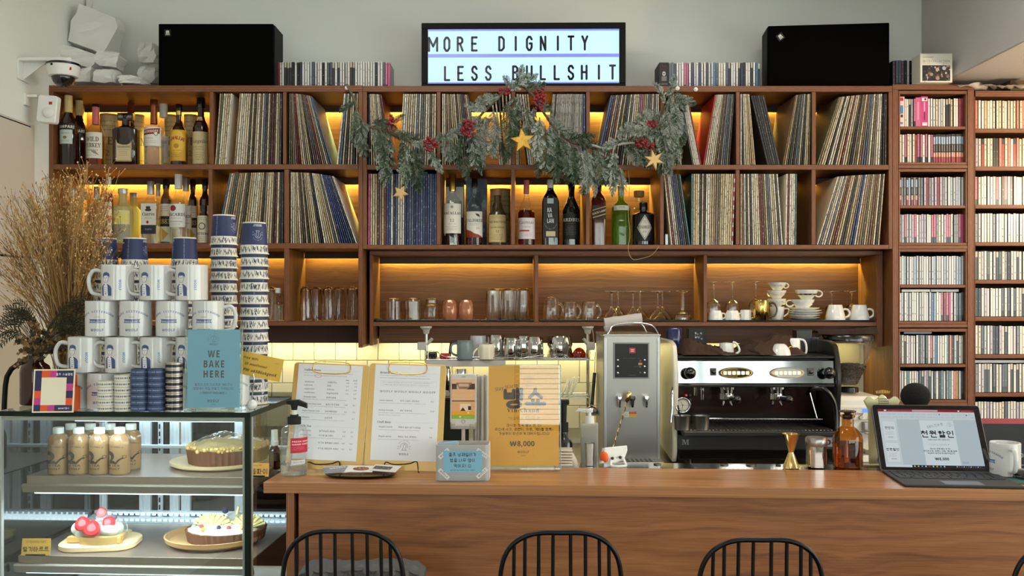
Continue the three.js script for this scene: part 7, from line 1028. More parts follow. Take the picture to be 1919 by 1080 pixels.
[[607, 886, -0.055, 0, 'gold brown clipboard holding the coffee menu beside the sanitiser', -0.035], [755, 887, -0.02, 1, 'gold brown clipboard holding the brunch menu beside the phone', -0.028]].forEach(([x, yf, turn, which, label, roll]) => {
const t = onC('clipboard', label, 'clipboard', x, yf, turn), lean = -0.19, H = 0.305, W = 0.222, tilt = new THREE.Group(); t.rotation.set(lean, turn, roll, 'YXZ'); t.position.y += 0.004 + W / 2 * Math.abs(Math.sin(roll));
part('board', extrude(roundRect(W, H, 0.01), 0.004, 0.001).translate(0, H / 2, -0.004), boardMat, t);
part('sheet', printBox(0.19, 0.275, 0.0008, sheetA.art(560, 811, '#e9e9ee', menuDraw(which))), M.a, t, [0.001 + (which ? -0.001 : -0.004), H / 2 + 0.012, 0.0008]);
part('clip', [tube([[-0.054, H - 0.002, 0.001], [-0.054, H - 0.022, 0.004], [0.054, H - 0.022, 0.004], [0.054, H - 0.002, 0.001], [0.05, H + 0.003, -0.002], [-0.05, H + 0.003, -0.002], [-0.054, H - 0.002, 0.001]].map((p) => V(...p)), 0.0017, 90, 6)], M.gold, t);
// wire easel
const e = onC('wire_easel', 'black wire easel under the ' + (which ? 'brunch' : 'coffee') + ' menu clipboard', 'easel', which ? 754 : 610, 884, turn);
const Y = 0.0018, fz = 0.022; part('front_wire', tube([[-0.05, Y, -0.09], [-0.05, Y, fz], [-0.047, 0.026, fz], [-0.044, 0.03, fz - 0.001], [-0.024, 0.024, fz], [0.024, 0.026, fz], [0.044, 0.032, fz - 0.001], [0.047, 0.026, fz], [0.05, Y, fz], [0.05, Y, -0.09]].map((p) => V(...p)), 0.0017, 90, 6), M.blackMetal, e);
part('rear_wire', tube([[-0.05, Y, -0.09], [-0.046, 0.1, -0.075], [0.046, 0.1, -0.075], [0.05, Y, -0.09]].map((p) => V(...p)), 0.0017, 40, 6), M.blackMetal, e);
});
{ // tray of flyers
const t = onC('oval_tray', 'shallow dark oval tray holding three leaflets', 'tray', 676, 893, -0.03); part('tray', lathe([[0, 0], [0.9, 0], [1, 0.07], [1.03, 0.13], [0.99, 0.12], [0.9, 0.04], [0, 0.04]], 48).scale(0.098, 0.06, 0.05), M.gloss, t);
const L = [[632, 0.2, sheetA.art(150, 100, '#77787c', (g) => { txt(g, 'WEEKLY', 78, 30, 24, '#d8d8da', { style: 'bold', rot: -0.12 }); lines(g, 20, 56, 110, 3, 9, '#c0c0c2'); g.fillStyle = '#ddd'; g.fillRect(0, 0, 150, 8); }), 'grey printed leaflet on the oval tray, sanitiser end'], [675, -0.05, sheetA.art(150, 100, '#d9d5cd', (g) => { g.fillStyle = '#7a5036'; g.beginPath(); g.ellipse(80, 50, 44, 30, 0, 0, 7); g.fill(); for (let i = 0; i < 30; i++) disc(g, 80 + rr(-36, 36), 50 + rr(-22, 22), rr(2, 7), pick(['#9a6a48', '#5e3a26', '#b98a68'])); }), 'leaflet with a brown cake picture, middle of the oval tray'], [722, -0.22, sheetA.art(150, 100, '#cfccc6', (g) => { g.fillStyle = '#4a4742'; g.fillRect(10, 22, 100, 50); for (let i = 0; i < 30; i++) disc(g, rr(14, 106), rr(26, 68), rr(2, 6), pick(['#7c6a58', '#2c2a28', '#a09482'])); lines(g, 14, 84, 110, 1, 9, '#777'); }), 'pale leaflet with a dark picture on the tray, phone end']];
L.forEach(([x, rot, r, label], i) => { const m = tag(part('leaflet', printBox(0.078, 0.055, 0.0007, r), M.a, scene), label, 'leaflet', 'leaflets on the oval tray'); m.position.set(px(x, hAt(893)), HC + 0.019 + i * 0.0014, -hAt(893) - 0.004); m.rotation.set(-1.42, 0, rot, 'YXZ'); });
}
{ // phone on a stand
const t = onC('phone_stand', 'white phone stand behind the sticker box', 'stand', 868, 873, -0.02); part('base', extrude(roundRect(0.08, 0.08, 0.01), 0.006, 0.001).rotateX(-Math.PI / 2).translate(0, 0, -0.02), M.white, t); part('stem', rbox(0.011, 0.125, 0.008, 0, 0.064, -0.016, 0.003, 2), M.white, t); part('cradle', [rbox(0.074, 0.012, 0.022, 0, 0.115, -0.004, 0.002), rbox(0.016, 0.012, 0.008, -0.029, 0.121, 0.009, 0.002), rbox(0.016, 0.012, 0.008, 0.029, 0.121, 0.009, 0.002), rbox(0.06, 0.08, 0.005, 0, 0.16, -0.017, 0.002).rotateX(-0.0)], M.greyLight, t);
part('cable', tube([[0, 0.11, -0.012], [-0.004, 0.06, 0.008], [-0.016, 0.03, 0.014], [-0.04, 0.004, 0.01]], 0.0017, 24, 6), M.white, t);
const p = thing('phone', 'white phone on a stand showing a camera view of the ceiling', 'phone', [t.position.x + 0.001, HC + 0.122, t.position.z - 0.002], -0.02); p.rotation.x = -0.09;
part('body', extrude(roundRect(0.0765, 0.15, 0.011), 0.0075, 0.0015).translate(0, 0.075, -0.0075), M.white, p);
const sr = sheetA.art(170, 300, '#d8a06a', (g) => { g.fillStyle = '#e0ae7c'; g.fillRect(0, 0, 170, 26); g.fillStyle = '#c9b9a4'; g.fillRect(0, 26, 170, 40); g.fillStyle = '#4a2c1c'; g.fillRect(0, 34, 36, 42); g.fillRect(110, 34, 60, 44); g.fillStyle = '#8a6a4a'; g.beginPath(); g.moveTo(30, 26); g.lineTo(150, 26); g.lineTo(118, 74); g.lineTo(54, 74); g.fill(); g.fillStyle = '#c8a684'; g.fillRect(50, 34, 74, 22); g.fillStyle = '#e2b080'; g.fillRect(0, 78, 170, 80); g.fillStyle = '#c89a6c'; for (let y = 84; y < 150; y += 9) g.fillRect(0, y, 170, 2); g.strokeStyle = '#e8b23c'; g.lineWidth = 3; g.strokeRect(44, 96, 84, 80); g.fillStyle = '#7a5236'; g.fillRect(0, 160, 170, 10); g.fillStyle = '#e6c8a4'; g.fillRect(60, 186, 80, 56); g.fillStyle = '#1c1614'; g.fillRect(120, 204, 22, 30); g.beginPath(); g.moveTo(62, 240); g.lineTo(82, 214); g.lineTo(102, 240); g.fill(); g.fillStyle = '#e39a1e'; g.fillRect(0, 240, 170, 30); disc(g, 122, 255, 8, '#f2c464'); g.fillStyle = '#86a82c'; g.fillRect(0, 270, 170, 30); disc(g, 62, 285, 9, '#c2d07a'); scribble(g, 90, 288, 50, 9, '#dbe2b2'); });
const scr = std({ map: sheetA.tex, emissive: 0xffffff, emissiveMap: sheetA.tex, emissiveIntensity: 0.7, color: 0x333333, roughness: 0.15 });
part('screen', printBox(0.069, 0.118, 0.0006, sr), scr, p, [0, 0.0765, 0.0004]); part('home_button', new THREE.TorusGeometry(0.0052, 0.0007, 6, 24).translate(0, 0.0095, 0.0004), M.grey, p); part('earpiece', rbox(0.012, 0.0018, 0.001, 0, 0.1425, 0.0003, 0.0005), M.grey, p);
area('phone_light', [p.position.x, p.position.y + 0.0765, p.position.z + 0.006], 0.069, 0.118, [1, 0.75, 0.5], 0.4, [0, 0.09, 1]);
}
{ // translucent box of sugar sticks
const t = onC('plastic_box', 'translucent plastic box with a blue notice and white name stickers', 'box', 869, 897, -0.03), W = 0.146, H = 0.098, D = 0.085;
const sh = roundRect(W, D, 0.012), inner = roundRect(W - 0.005, D - 0.005, 0.01); sh.holes.push(new THREE.Path(inner.getPoints(6)));
part('wall', new THREE.ExtrudeGeometry(sh, { depth: H, bevelEnabled: false, curveSegments: 6 }).rotateX(-Math.PI / 2), M.frosted, t); part('bottom', extrude(roundRect(W, D, 0.012), 0.003).rotateX(-Math.PI / 2), M.frosted, t);
const fz = D / 2 + 0.0008;
const nr = sheetA.art(320, 170, '#7fb4cf', (g) => { ktext(g, '울프 낭패밀리가', 160, 30, 32, '#23262c', { wt: 0.115 }); ktext(g, '밥을 너무 많이', 160, 74, 32, '#23262c', { wt: 0.115 }); ktext(g, '먹어요! ☺', 160, 117, 32, '#23262c', { wt: 0.115 }); ktext(g, '남은 냅킨을 사료로 쓰여요. 소중히!', 160, 150, 13, '#3a5460', { wt: 0.09 }); });
part('notice', printBox(0.106, 0.06, 0.0006, nr), M.a, t, [0.001, 0.053, fz]);
const wr = sheetA.art(110, 34, '#d6d6d4', (g) => woolf(g, 55, 18, 24, '#6d6d70'));
for (const [x, y, r] of [[-0.05, 0.075, 0.75], [0.055, 0.076, -0.62], [-0.05, 0.019, -0.75], [0.054, 0.022, 0.75]]) part('name_sticker', printBox(0.036, 0.011, 0.0005, wr), M.a, t, [x, y, fz - 0.0004], [0, 0, r]);
const sm = [std({ color: col(150, 180, 200), roughness: 0.6 }), std({ color: col(206, 180, 168), roughness: 0.6 }), M.whiteMatte, std({ color: col(170, 130, 110), roughness: 0.6 })];
for (let i = 0; i < 8; i++) tag(part('sugar_stick', rbox(0.1, 0.008, 0.014, 0, 0, 0, 0.003), pick(sm), scene, [t.position.x + rr(-0.012, 0.012), HC + 0.01 + Math.floor(i / 4) * 0.0092, t.position.z - 0.027 + (i % 4) * 0.0178], [0, YAW + rr(-0.05, 0.05), 0]), 'paper stick lying inside the translucent plastic box', 'packet', 'paper sticks in the plastic box');
tag(part('wet_wipe', rbox(0.055, 0.055, 0.006, 0, 0, 0, 0.002), sm[0], scene, [t.position.x - 0.038, HC + 0.077, t.position.z + 0.02], [-0.1, 0, 0.12]), 'pale blue packet poking out of the plastic box', 'packet');
}
{ // yellow poster in an acrylic stand
const t = onC('acrylic_sign', 'yellow mulled wine poster in a clear acrylic stand', 'sign', 983, 882, 0.004), W = 0.211, H = 0.303; t.rotation.order = 'YXZ'; t.rotation.x = -0.075; t.position.y += 0.002;
const r = sheetC.art(620, 890, '#dba32e', (g, w, h) => {
emblem(g, 360, 128, 50, '#8f7434'); woolf(g, 360, 178, 20, '#8f7434'); txt(g, 'Stay Warm!', 160, 192, 46, '#4a3216', { font: 'serif', style: 'italic', rot: -0.2, sx: 0.86 });
ktext(g, '뱅쇼', 316, 290, 196, '#40302a', { wt: 0.185 }); txt(g, 'Vin-Chaud', 306, 398, 46, '#33261a', { font: 'serif', style: 'bold', space: 5 });
ktext(g, '"어울릴 수 있나요..?"', 312, 470, 30, '#7a5c2a', { wt: 0.07, style: '' });
ktext(g, '마시는 핫팩 뱅쇼 한 잔!', 312, 530, 29, '#3a2c18', { wt: 0.12 }); ktext(g, '와인에 사과, 오렌지, 자몽, 계피를 듬뿍~', 312, 566, 29, '#3a2c18', { wt: 0.12 }); ktext(g, '가슴까지 따끈하게 데워드립니다☺', 312, 603, 29, '#3a2c18', { wt: 0.12 });
ktext(g, '₩8,000', 296, 692, 66, '#33281a', { style: 'bold' }); woolf(g, 306, 766, 30, '#5a4420'); txt(g, 'SEOUL', 306, 798, 16, '#7a6030');
});
part('poster', printBox(W - 0.006, H - 0.012, 0.0008, r), M.c, t, [-0.001, H / 2 + 0.004, 0]);
part('front_sheet', box(W, H, 0.0022, 0, H / 2, 0.0022), phys({ color: 0xffffff, roughness: 0.0, transmission: 1, thickness: 0, ior: 1.46 }), t); part('rear_sheet', box(W, H, 0.0022, 0, H / 2, -0.0022), M.pane, t);
part('edge', [rbox(0.003, H, 0.007, W / 2, H / 2, 0, 0.001), rbox(W, 0.0025, 0.007, 0, H, 0, 0.001)], phys({ color: col(205, 205, 200), roughness: 0.15, transmission: 0.5, thickness: 0 }), t); part('foot', rbox(W, 0.004, 0.075, 0, 0.0, -0.018, 0.001), M.clearPlastic, t);
}
{ // behind the phone: carton, straws; behind the sign: pump, bag
const t = thing('straw_cup', 'clear tumbler packed with wrapped white straws behind the phone', 'cup', at(905, 812, 3.0).toArray()); t.position.y = 0.8456; const dY = py(705, 3.0) - t.position.y;
part('cup', lathe([[0, 0], [0.03, 0], [0.036, 0.1], [0.0345, 0.1], [0.029, 0.004], [0, 0.004]]), M.shell, t); for (let i = 0; i < 26; i++) { const a = i * 2.4, r = 0.027 * Math.sqrt(i / 26); part('straw', new THREE.CylinderGeometry(0.0045, 0.0045, dY - 0.01 + rr(-0.008, 0.008), 8).translate(0, dY / 2, 0), M.whiteMatte, t, [Math.cos(a) * r, 0.006, Math.sin(a) * r]); }
const r = sheetA.art(200, 240, '#10241c', (g) => { txt(g, 'Irish', 96, 120, 76, '#cfd4cc', { font: 'serif', style: 'bold', sx: 0.85 }); g.fillStyle = '#0a1410'; g.fillRect(0, 0, 200, 36); lines(g, 20, 190, 150, 2, 16, '#5c6e62'); });
const c = thing('tin', 'dark green tin with white lettering behind the phone stand', 'tin', [px(852, 2.98), 0.8456, -2.98 - 0.04]); part('body', printBox(0.085, 0.34, 0.06, r, 0.004), M.b.clone(), c, [0, 0.17, 0]); c.children[0].material.map = sheetA.tex; part('lid', rbox(0.082, 0.012, 0.058, 0, 0.346, 0, 0.003), M.gloss, c);
const d = 3.05, b = thing('soap_bottle', 'translucent square soap dispenser with white pump behind the counter', 'bottle', [px(1105, d), 0.8456, -d], -0.1), Y = (y) => py(y, d) - 0.8456;
part('body', rbox(0.056, Y(793), 0.045, 0, Y(793) / 2, 0, 0.006, 2), phys({ color: col(228, 228, 224), roughness: 0.3, transmission: 0.75, thickness: 0 }), b); part('soap', rbox(0.05, Y(818), 0.039, 0, Y(818) / 2 + 0.002, 0, 0.005, 2), phys({ color: col(150, 148, 144), roughness: 0.3 }), b);
part('collar', cyl(0.016, 0.015, 0.022, 0, Y(793), 0), M.white, b); part('pump_head', [cyl(0.006, 0.006, 0.02, 0, Y(780), 0), rbox(0.022, 0.012, 0.018, 0, Y(770), 0, 0.003, 2), extrude([[-0.008, 0.004], [-0.034, 0.006], [-0.042, -0.002], [-0.034, -0.001], [-0.008, -0.005]], 0.011, 0.001).translate(0, Y(770), -0.0055)], M.white, b);
const s = thing('steel_cup', 'slim steel beaker in front of the soap dispenser', 'cup', [px(1106, 2.86), HC + 0.0003, -2.875]); part('body', lathe([[0, 0], [0.013, 0], [0.0145, 0.066], [0.0135, 0.066], [0.012, 0.003], [0, 0.003]]), M.steel, s);
const p = thing('pump_bottle', 'black syrup pump bottle behind the yellow sign edge', 'bottle', [px(1058, 3.0), 0.8456, -3.06]); part('body', lathe([[0, 0], [0.028, 0], [0.03, 0.004], [0.03, 0.2], [0.015, 0.225], [0.014, 0.24]]), M.gloss, p); part('pump', [cyl(0.016, 0.016, 0.03, 0, 0.235, 0), cyl(0.01, 0.012, 0.06, 0, 0.265, 0), rbox(0.034, 0.016, 0.02, 0.002, 0.33, 0, 0.005, 2)], M.rubber, p);
const g2 = thing('milk_bag', 'white plastic bag slumped behind the yellow sign edge', 'bag', [px(1066, 2.98), 0.8456, -2.99]); { const q = new THREE.SphereGeometry(0.05, 22, 16), a = q.attributes.position; for (let i = 0; i < a.count; i++) { const n = 1 + 0.6 * fbm(a.getX(i) * 22, a.getY(i) * 22, a.getZ(i) * 22, 3); a.setXYZ(i, a.getX(i) * n * 0.8, Math.max(-0.09, a.getY(i) * n * 1.9) + 0.09, a.getZ(i) * n * 0.7); } q.computeVertexNormals(); part('film', q, std({ color: col(208, 206, 202), roughness: 0.4 }), g2); }
const st = thing('card_stack', 'stack of cream cards behind the yellow sign edge', 'cards', [px(1058, 2.86), HC + 0.0006, -2.875], -0.06); for (let i = 0; i < 6; i++) part('card', rbox(0.05, 0.006, 0.045, rr(-0.002, 0.002), 0.004 + i * 0.0085, rr(-0.003, 0.003), 0.001), M.cream, st);
// kitchen timer with two dots and a wire foot
const k = kk(869), tm = thing('kitchen_timer', 'white and orange kitchen timer with a folding handle on the steel edge', 'timer', [px(1150, hAt(872)), HC + 0.0006, -hAt(872)], 0.3); tm.rotation.order = 'YXZ';
part('body', extrude([[-24 * k, 2 * k], [-16 * k, 27 * k], [26 * k, 29 * k], [26 * k, 22 * k], [18 * k, 6 * k], [0, 1 * k]], 0.024, 0.003).rotateX(-0.2).translate(0, 0.003, -0.012), M.white, tm); part('button_cap', ball(11 * k, -18 * k, 15 * k, 0, 18, 14).scale(0.7, 1, 1).translate(-6 * k, 0, 0), M.orange, tm);
part('dot', [ball(3 * k, -6 * k, 14 * k, 0.0155), ball(3 * k, 10 * k, 15 * k, 0.0145)], M.gloss, tm); part('handle', tube([[-8 * k, 10 * k, 0.015], [-12 * k, 2 * k, 0.03], [-6 * k, 1.6 * k, 0.04], [12 * k, 1.6 * k, 0.04], [17 * k, 2 * k, 0.03], [16 * k, 12 * k, 0.015]], 2.4 * k, 30, 8), M.white, tm);
}
{ // jigger, shaker, apothecary bottle
const k = kk(877), j = onC('jigger', 'double-ended brass jigger standing on the steel edge', 'jigger', 1483, 877); part('body', lathe([[0.0005, 24 * k], [3.6 * k, 27 * k], [14 * k, 0.5 * k], [15 * k, 0], [15.4 * k, 0.6 * k], [5.2 * k, 27.5 * k], [5 * k, 29 * k], [15.8 * k, 62 * k], [17 * k, 63.4 * k], [16 * k, 63.6 * k], [4.4 * k, 31 * k], [0, 30 * k]], 40), M.brass, j);
const s = onC('sugar_shaker', 'polished steel powder shaker with a brushed lid', 'shaker', 1530, 876); part('body', lathe([[0, 0], [17.5 * k, 0], [18.6 * k, 1 * k], [18.6 * k, 44 * k], [0, 44 * k]], 40), M.polished, s); part('lid', lathe([[19.6 * k, 40 * k], [20 * k, 40.5 * k], [20 * k, 54 * k], [18 * k, 56.5 * k], [0, 57.5 * k]], 40), M.steel, s);
const a = onC('apothecary_bottle', 'amber apothecary bottle with glass stopper half full of syrup', 'bottle', 1589, 876), amb = phys({ color: col(220, 170, 62), roughness: 0.02, transmission: 1, thickness: 0, ior: 1.5 }), R = 27.5 * k;
part('glass', lathe([[0, 0], [R * 0.9, 0], [R, 2.5 * k], [R, 52 * k], [R * 0.93, 62 * k], [R * 0.62, 72 * k], [11 * k, 77 * k], [10.5 * k, 92 * k], [13.5 * k, 95 * k], [13.5 * k, 98 * k]], 44), amb, a); part('liquid', lathe([[0, 2 * k], [R * 0.9, 2 * k], [R * 0.94, 4 * k], [R * 0.94, 46 * k], [0, 46 * k]], 44), phys({ color: col(196, 136, 34), roughness: 0.03, transmission: 1, thickness: 0.05, ior: 1.36 }), a);
part('stopper', lathe([[0, 88 * k], [8.5 * k, 90 * k], [10 * k, 98 * k], [6 * k, 100 * k], [7 * k, 102 * k], [15 * k, 103.5 * k], [15.5 * k, 106 * k], [0, 107 * k]], 32), opaqueGlass([52, 24, 6]), a);
}
{ // tablet laptop
const t = onC('laptop', 'black tablet laptop with keyboard cover showing a poster draft', 'laptop', 1782, 901, -0.105), k = hAt(901) / F, W = 0.304, D = 0.215, z1 = D / 2, z0 = -D / 2; t.rotation.order = 'YXZ';
const kbM = std({ color: col(40, 41, 44), roughness: 0.75 });
part('keyboard_base', extrude(roundRect(W, D, 0.006), 0.006, 0.0015).rotateX(-Math.PI / 2).translate(0, 0, 0), kbM, t);
const rows = [[0, 14, 0.012], [1, 14, 0.0165], [2, 13.5, 0.0165], [3, 12.5, 0.0165], [4, 11.5, 0.0165], [5, 8, 0.0165]]; const keyM = std({ color: col(28, 29, 31), roughness: 0.6 });
rows.forEach(([i, n, h]) => { const cnt = Math.round(n), kw = (W - 0.024) / cnt; for (let c = 0; c < cnt; c++) part('key', rbox(kw - 0.003, 0.002, h - 0.002, -W / 2 + 0.012 + kw * (c + 0.5), 0.0068, z0 + 0.022 + i * 0.0182, 0.0007), keyM, t); });
part('touchpad', rbox(0.1, 0.001, 0.055, 0.006, 0.0062, z1 - 0.036, 0.0005), phys({ color: col(62, 66, 72), roughness: 0.35 }), t);
const H = 0.2055, lean = -0.53, s = new THREE.Group(); const sp = (n, g, m) => { const o = part(n, g, m, t); o.geometry.rotateX(lean).translate(-0.004, 0.006, z0 + 0.004); return o; };
sp('tablet', extrude(roundRect(W, H, 0.008), 0.0085, 0.001).translate(0, H / 2, -0.0085), std({ color: col(122, 122, 122), roughness: 0.4, metalness: 0.7 })); sp('bezel', extrude(roundRect(W - 0.003, H - 0.003, 0.007), 0.0008).translate(0, H / 2, 0.0001), M.gloss);
const r = sheetA.art(560, 370, '#c3d3da', (g, w, h) => {
g.fillStyle = '#9c2733'; g.fillRect(0, 0, w, 16); g.fillStyle = '#d8a6aa'; g.fillRect(200, 2, 150, 12); g.fillStyle = '#fff'; g.fillRect(36, 4, 14, 8); g.fillRect(466, 4, 10, 8); scribble(g, 60, 10, 130, 7, '#e8c8cc'); scribble(g, 486, 10, 60, 7, '#e8c8cc');
g.fillStyle = '#d7e1e4'; g.fillRect(0, 16, w, 50); for (let x = 14; x < w; x += 34) { scribble(g, x, 34, 22, 9, '#a9b9c0'); scribble(g, x, 52, 22, 9, '#a9b9c0'); } disc(g, 356, 32, 4, '#3b77b4'); disc(g, 512, 36, 4, '#3b77b4');
g.fillStyle = '#d9e4e8'; g.fillRect(0, 66, 100, h); for (const [y, s] of [[78, '전단지'], [216, '천원할인']]) { g.fillStyle = '#e4eef2'; g.fillRect(14, y, 78, 126); g.strokeStyle = '#aebcc2'; g.strokeRect(14, y, 78, 126); ktext(g, s, 53, y + 44, 19, '#2f3138', { wt: 0.12 }); lines(g, 26, y + 70, 54, 3, 7, '#9aaab2'); txt(g, 'W8,000', 53, y + 104, 9, '#555'); }
g.fillStyle = '#e2eef3'; g.fillRect(232, 70, 196, 288); emblem(g, 404, 100, 20, '#8aa6b4'); ktext(g, '테이크아웃', 320, 104, 20, '#6a767e', { wt: 0.07, rot: -0.22 }); ktext(g, '천원할인', 326, 158, 50, '#23242c', { wt: 0.125 }); txt(g, 'Take Out W1,000 DC', 326, 194, 14, '#4a5058'); ktext(g, '"조금만 더 힘내세요..?"', 326, 226, 11, '#8090a0', { wt: 0.07 }); ktext(g, '마시는 핫팩 뱅쇼 한 잔!', 326, 252, 11, '#3f464c', { wt: 0.12 }); ktext(g, '와인에 사과, 오렌지, 자몽, 계피를 듬뿍~', 326, 266, 11, '#3f464c', { wt: 0.12 }); ktext(g, '가슴까지 따끈하게 데워드립니다', 326, 280, 11, '#3f464c', { wt: 0.12 }); ktext(g, '₩8,000', 326, 316, 24, '#2b2e34'); g.fillStyle = '#a9c4da'; g.fillRect(438, 330, 36, 14);
g.fillStyle = '#1e2630'; g.fillRect(150, h - 14, w - 150, 14); g.fillStyle = '#e2ecf0'; g.fillRect(0, h - 14, 150, 14); for (let i = 0; i < 9; i++) { g.fillStyle = ['#d8dde2', '#e8c24a', '#7ab0e0', '#e0e4e8', '#c84a3c'][i % 5]; g.fillRect(160 + i * 21, h - 11, 8, 8); } for (let i = 0; i < 11; i++) { g.fillStyle = ['#d8dde2', '#c03a44', '#5a86c8'][i % 3]; g.fillRect(400 + i * 13, h - 10, 6, 6); }
});
const scr = std({ map: sheetA.tex, emissive: 0xffffff, emissiveMap: sheetA.tex, emissiveIntensity: 0.6, color: 0x303438, roughness: 0.2 });
sp('screen', printBox(0.272, 0.18, 0.0006, r).translate(-0.001, H / 2 - 0.002, 0.0012), scr); part('kickstand', rbox(0.26, 0.112, 0.002, 0, 0, 0, 0.001).rotateX(0.8).translate(-0.004, 0.046, z0 - 0.098), M.alu, t);
const wp = t.localToWorld(V(-0.004, 0.11, z0 + 0.008)); area('laptop_light', [wp.x, wp.y, wp.z + 0.01], 0.262, 0.174, [0.75, 0.9, 1], 0.45, [-0.1, 0.2, 1]);
// microphone with a foam ball behind it
const d = 2.94, m = thing('microphone', 'desk microphone with round black foam ball behind the laptop', 'microphone', [px(1716, d), HC - 0.0015 + 0.0006, -d]), yb = py(742, d) - HC; part('foam_ball', new THREE.SphereGeometry(26.5 * d / F, 34, 26).scale(1, 0.94, 1).translate(0, yb, 0), std({ color: col(9, 9, 9), roughness: 1, bumpMap: grain, bumpScale: 0.002 }), m); part('collar', cyl(0.014, 0.016, 0.014, 0, yb - 0.05, 0), M.greyLight, m); part('stem', cyl(0.006, 0.006, yb - 0.05, 0, 0.004, 0), M.gloss, m); part('base', cyl(0.045, 0.04, 0.008, 0, 0, 0, 30), M.gloss, m);
// scalloped brass tray beside it
const q = thing('fluted_tray', 'pale gold scalloped metal tray standing behind the laptop corner', 'tray', [px(1658, 2.9), HC - 0.001, -2.92]), pts = []; const kq = 2.9 / F; const yq = (y) => py(y, 2.9) - HC; for (let i = 0; i <= 40; i++) { const u = i / 40; pts.push([lerp(-34, 32, u) * kq, yq(745) + (3.6 * Math.cos((u - 0.5) * 17) - Math.abs(u - 0.5) * 9) * kq]); }
const wave = new THREE.Shape([new THREE.Vector2(-24 * kq, 0), new THREE.Vector2(22 * kq, 0), new THREE.Vector2(24 * kq, yq(768)), ...pts.reverse().map((p) => new THREE.Vector2(...p)), new THREE.Vector2(-26 * kq, yq(768))]); part('body', extrude(wave, 0.008, 0.002), std({ color: col(206, 200, 158), roughness: 0.25, metalness: 0.35 }), q);
const dots = []; for (let i = 0; i < 24; i++) dots.push(ball(0.0016, (-8 + (i % 8) * 2.6) * kq, yq(748 + Math.floor(i / 8) * 4), 0.0085, 6, 5)); part('perforation', dots, M.darkSteel, q); part('rivet_ring', [0, 1, 2, 3, 4, 5, 6, 7, 8, 9, 10].map((i) => rod([(-10 + i * 2.3) * kq, yq(738), 0.002], [(-12 + i * 2.7) * kq, yq(731) - Math.abs(i - 5) * 0.0008, 0.002], 0.0008, 4)), M.brass, q);
}
{ // mug, mouse, mat at the counter end
const m = makeMug('white mug with its handle towards us beside the laptop', [px(1884, hAt(891)), HC + 0.0006, -hAt(891)], -Math.PI / 2 - 0.08, 'text', 1.02);
const mat = onC('desk_mat', 'dark green desk mat at the counter end', 'mat', 1935, 903, YAW); part('mat', rbox(0.2, 0.002, 0.09, 0.03, 0.001, 0, 0.001), std({ color: col(12, 74, 70), roughness: 0.7 }), mat);
const ms = thing('mouse', 'black computer mouse on the green mat', 'mouse', [px(1929, hAt(898)), HC + 0.0032, -hAt(898)], 0.4); part('body', new THREE.SphereGeometry(0.034, 24, 16, 0, 6.283, 0, Math.PI / 2).scale(1, 0.75, 1.5), M.gloss, ms);
}
// wire-backed bar stools
function stool(x, d, label, turn) {
const t = thing('bar_stool', label, 'stool', [px(x, d), 0, -d + 0.02], turn, 'black wire-backed bar stools'), top = py(989, 2.25) + 0.0, w = 0.137, bz = 0.02, yS = 0.64;
const P = (u, y) => V(u * w, y, bz - (top - y) * 0.06);
const arch = [[-0.92, yS], [-1.02, 0.76], [-1.0, top - 0.09], [-0.93, top - 0.052], [-0.8, top - 0.026], [-0.58, top - 0.007], [-0.36, top], [0, top + 0.0006], [0.36, top], [0.58, top - 0.007], [0.8, top - 0.026], [0.93, top - 0.052], [1.0, top - 0.09], [1.02, 0.76], [0.92, yS]];
part('back_hoop', tube(arch.map(([u, y]) => P(u, y)), 0.0056, 120, 10), M.blackMetal, t);
const yAt = (u) => { const a = Math.abs(u); return a < 0.36 ? top : a < 0.58 ? lerp(top, top - 0.007, (a - 0.36) / 0.22) : a < 0.8 ? lerp(top - 0.007, top - 0.026, (a - 0.58) / 0.22) : lerp(top - 0.026, top - 0.052, (a - 0.8) / 0.13); };
for (const [u, v] of [[-0.78, -0.86], [-0.6, -0.65], [-0.37, -0.4], [-0.13, -0.15], [0.16, 0.19], [0.41, 0.46], [0.64, 0.72], [0.8, 0.9]]) part('spindle', rod(P(u, yAt(u) - 0.002), P(v * 0.93, yS), 0.0043, 8), M.blackMetal, t);
part('seat', extrude(roundRect(0.3, 0.3, 0.08), 0.02, 0.004).rotateX(-Math.PI / 2).translate(0, yS - 0.02, -0.13), M.blackMetal, t);
for (const [sx, sz] of [[-1, 0], [1, 0], [-1, 1], [1, 1]]) part('leg', rod([sx * 0.12, yS - 0.018, sz ? -0.25 : -0.01], [sx * 0.175, 0, sz ? -0.3 : 0.03], 0.009, 8), M.blackMetal, t);
part('footrest', tube([[-0.155, 0.22, 0.018], [0.155, 0.22, 0.018], [0.155, 0.22, -0.285], [-0.155, 0.22, -0.285]], 0.007, 60, 8, true), M.blackMetal, t);
return t;
}
stool(648, 2.25, 'black wire-backed bar stool with the grey throw behind it', 0); stool(1050, 2.235, 'black wire-backed bar stool in the middle below the yellow sign', 0); stool(1419, 2.17, 'black wire-backed bar stool below the espresso machine', 0); stool(2003, 2.13, 'black wire-backed bar stool cut off at the laptop end', -0.05);
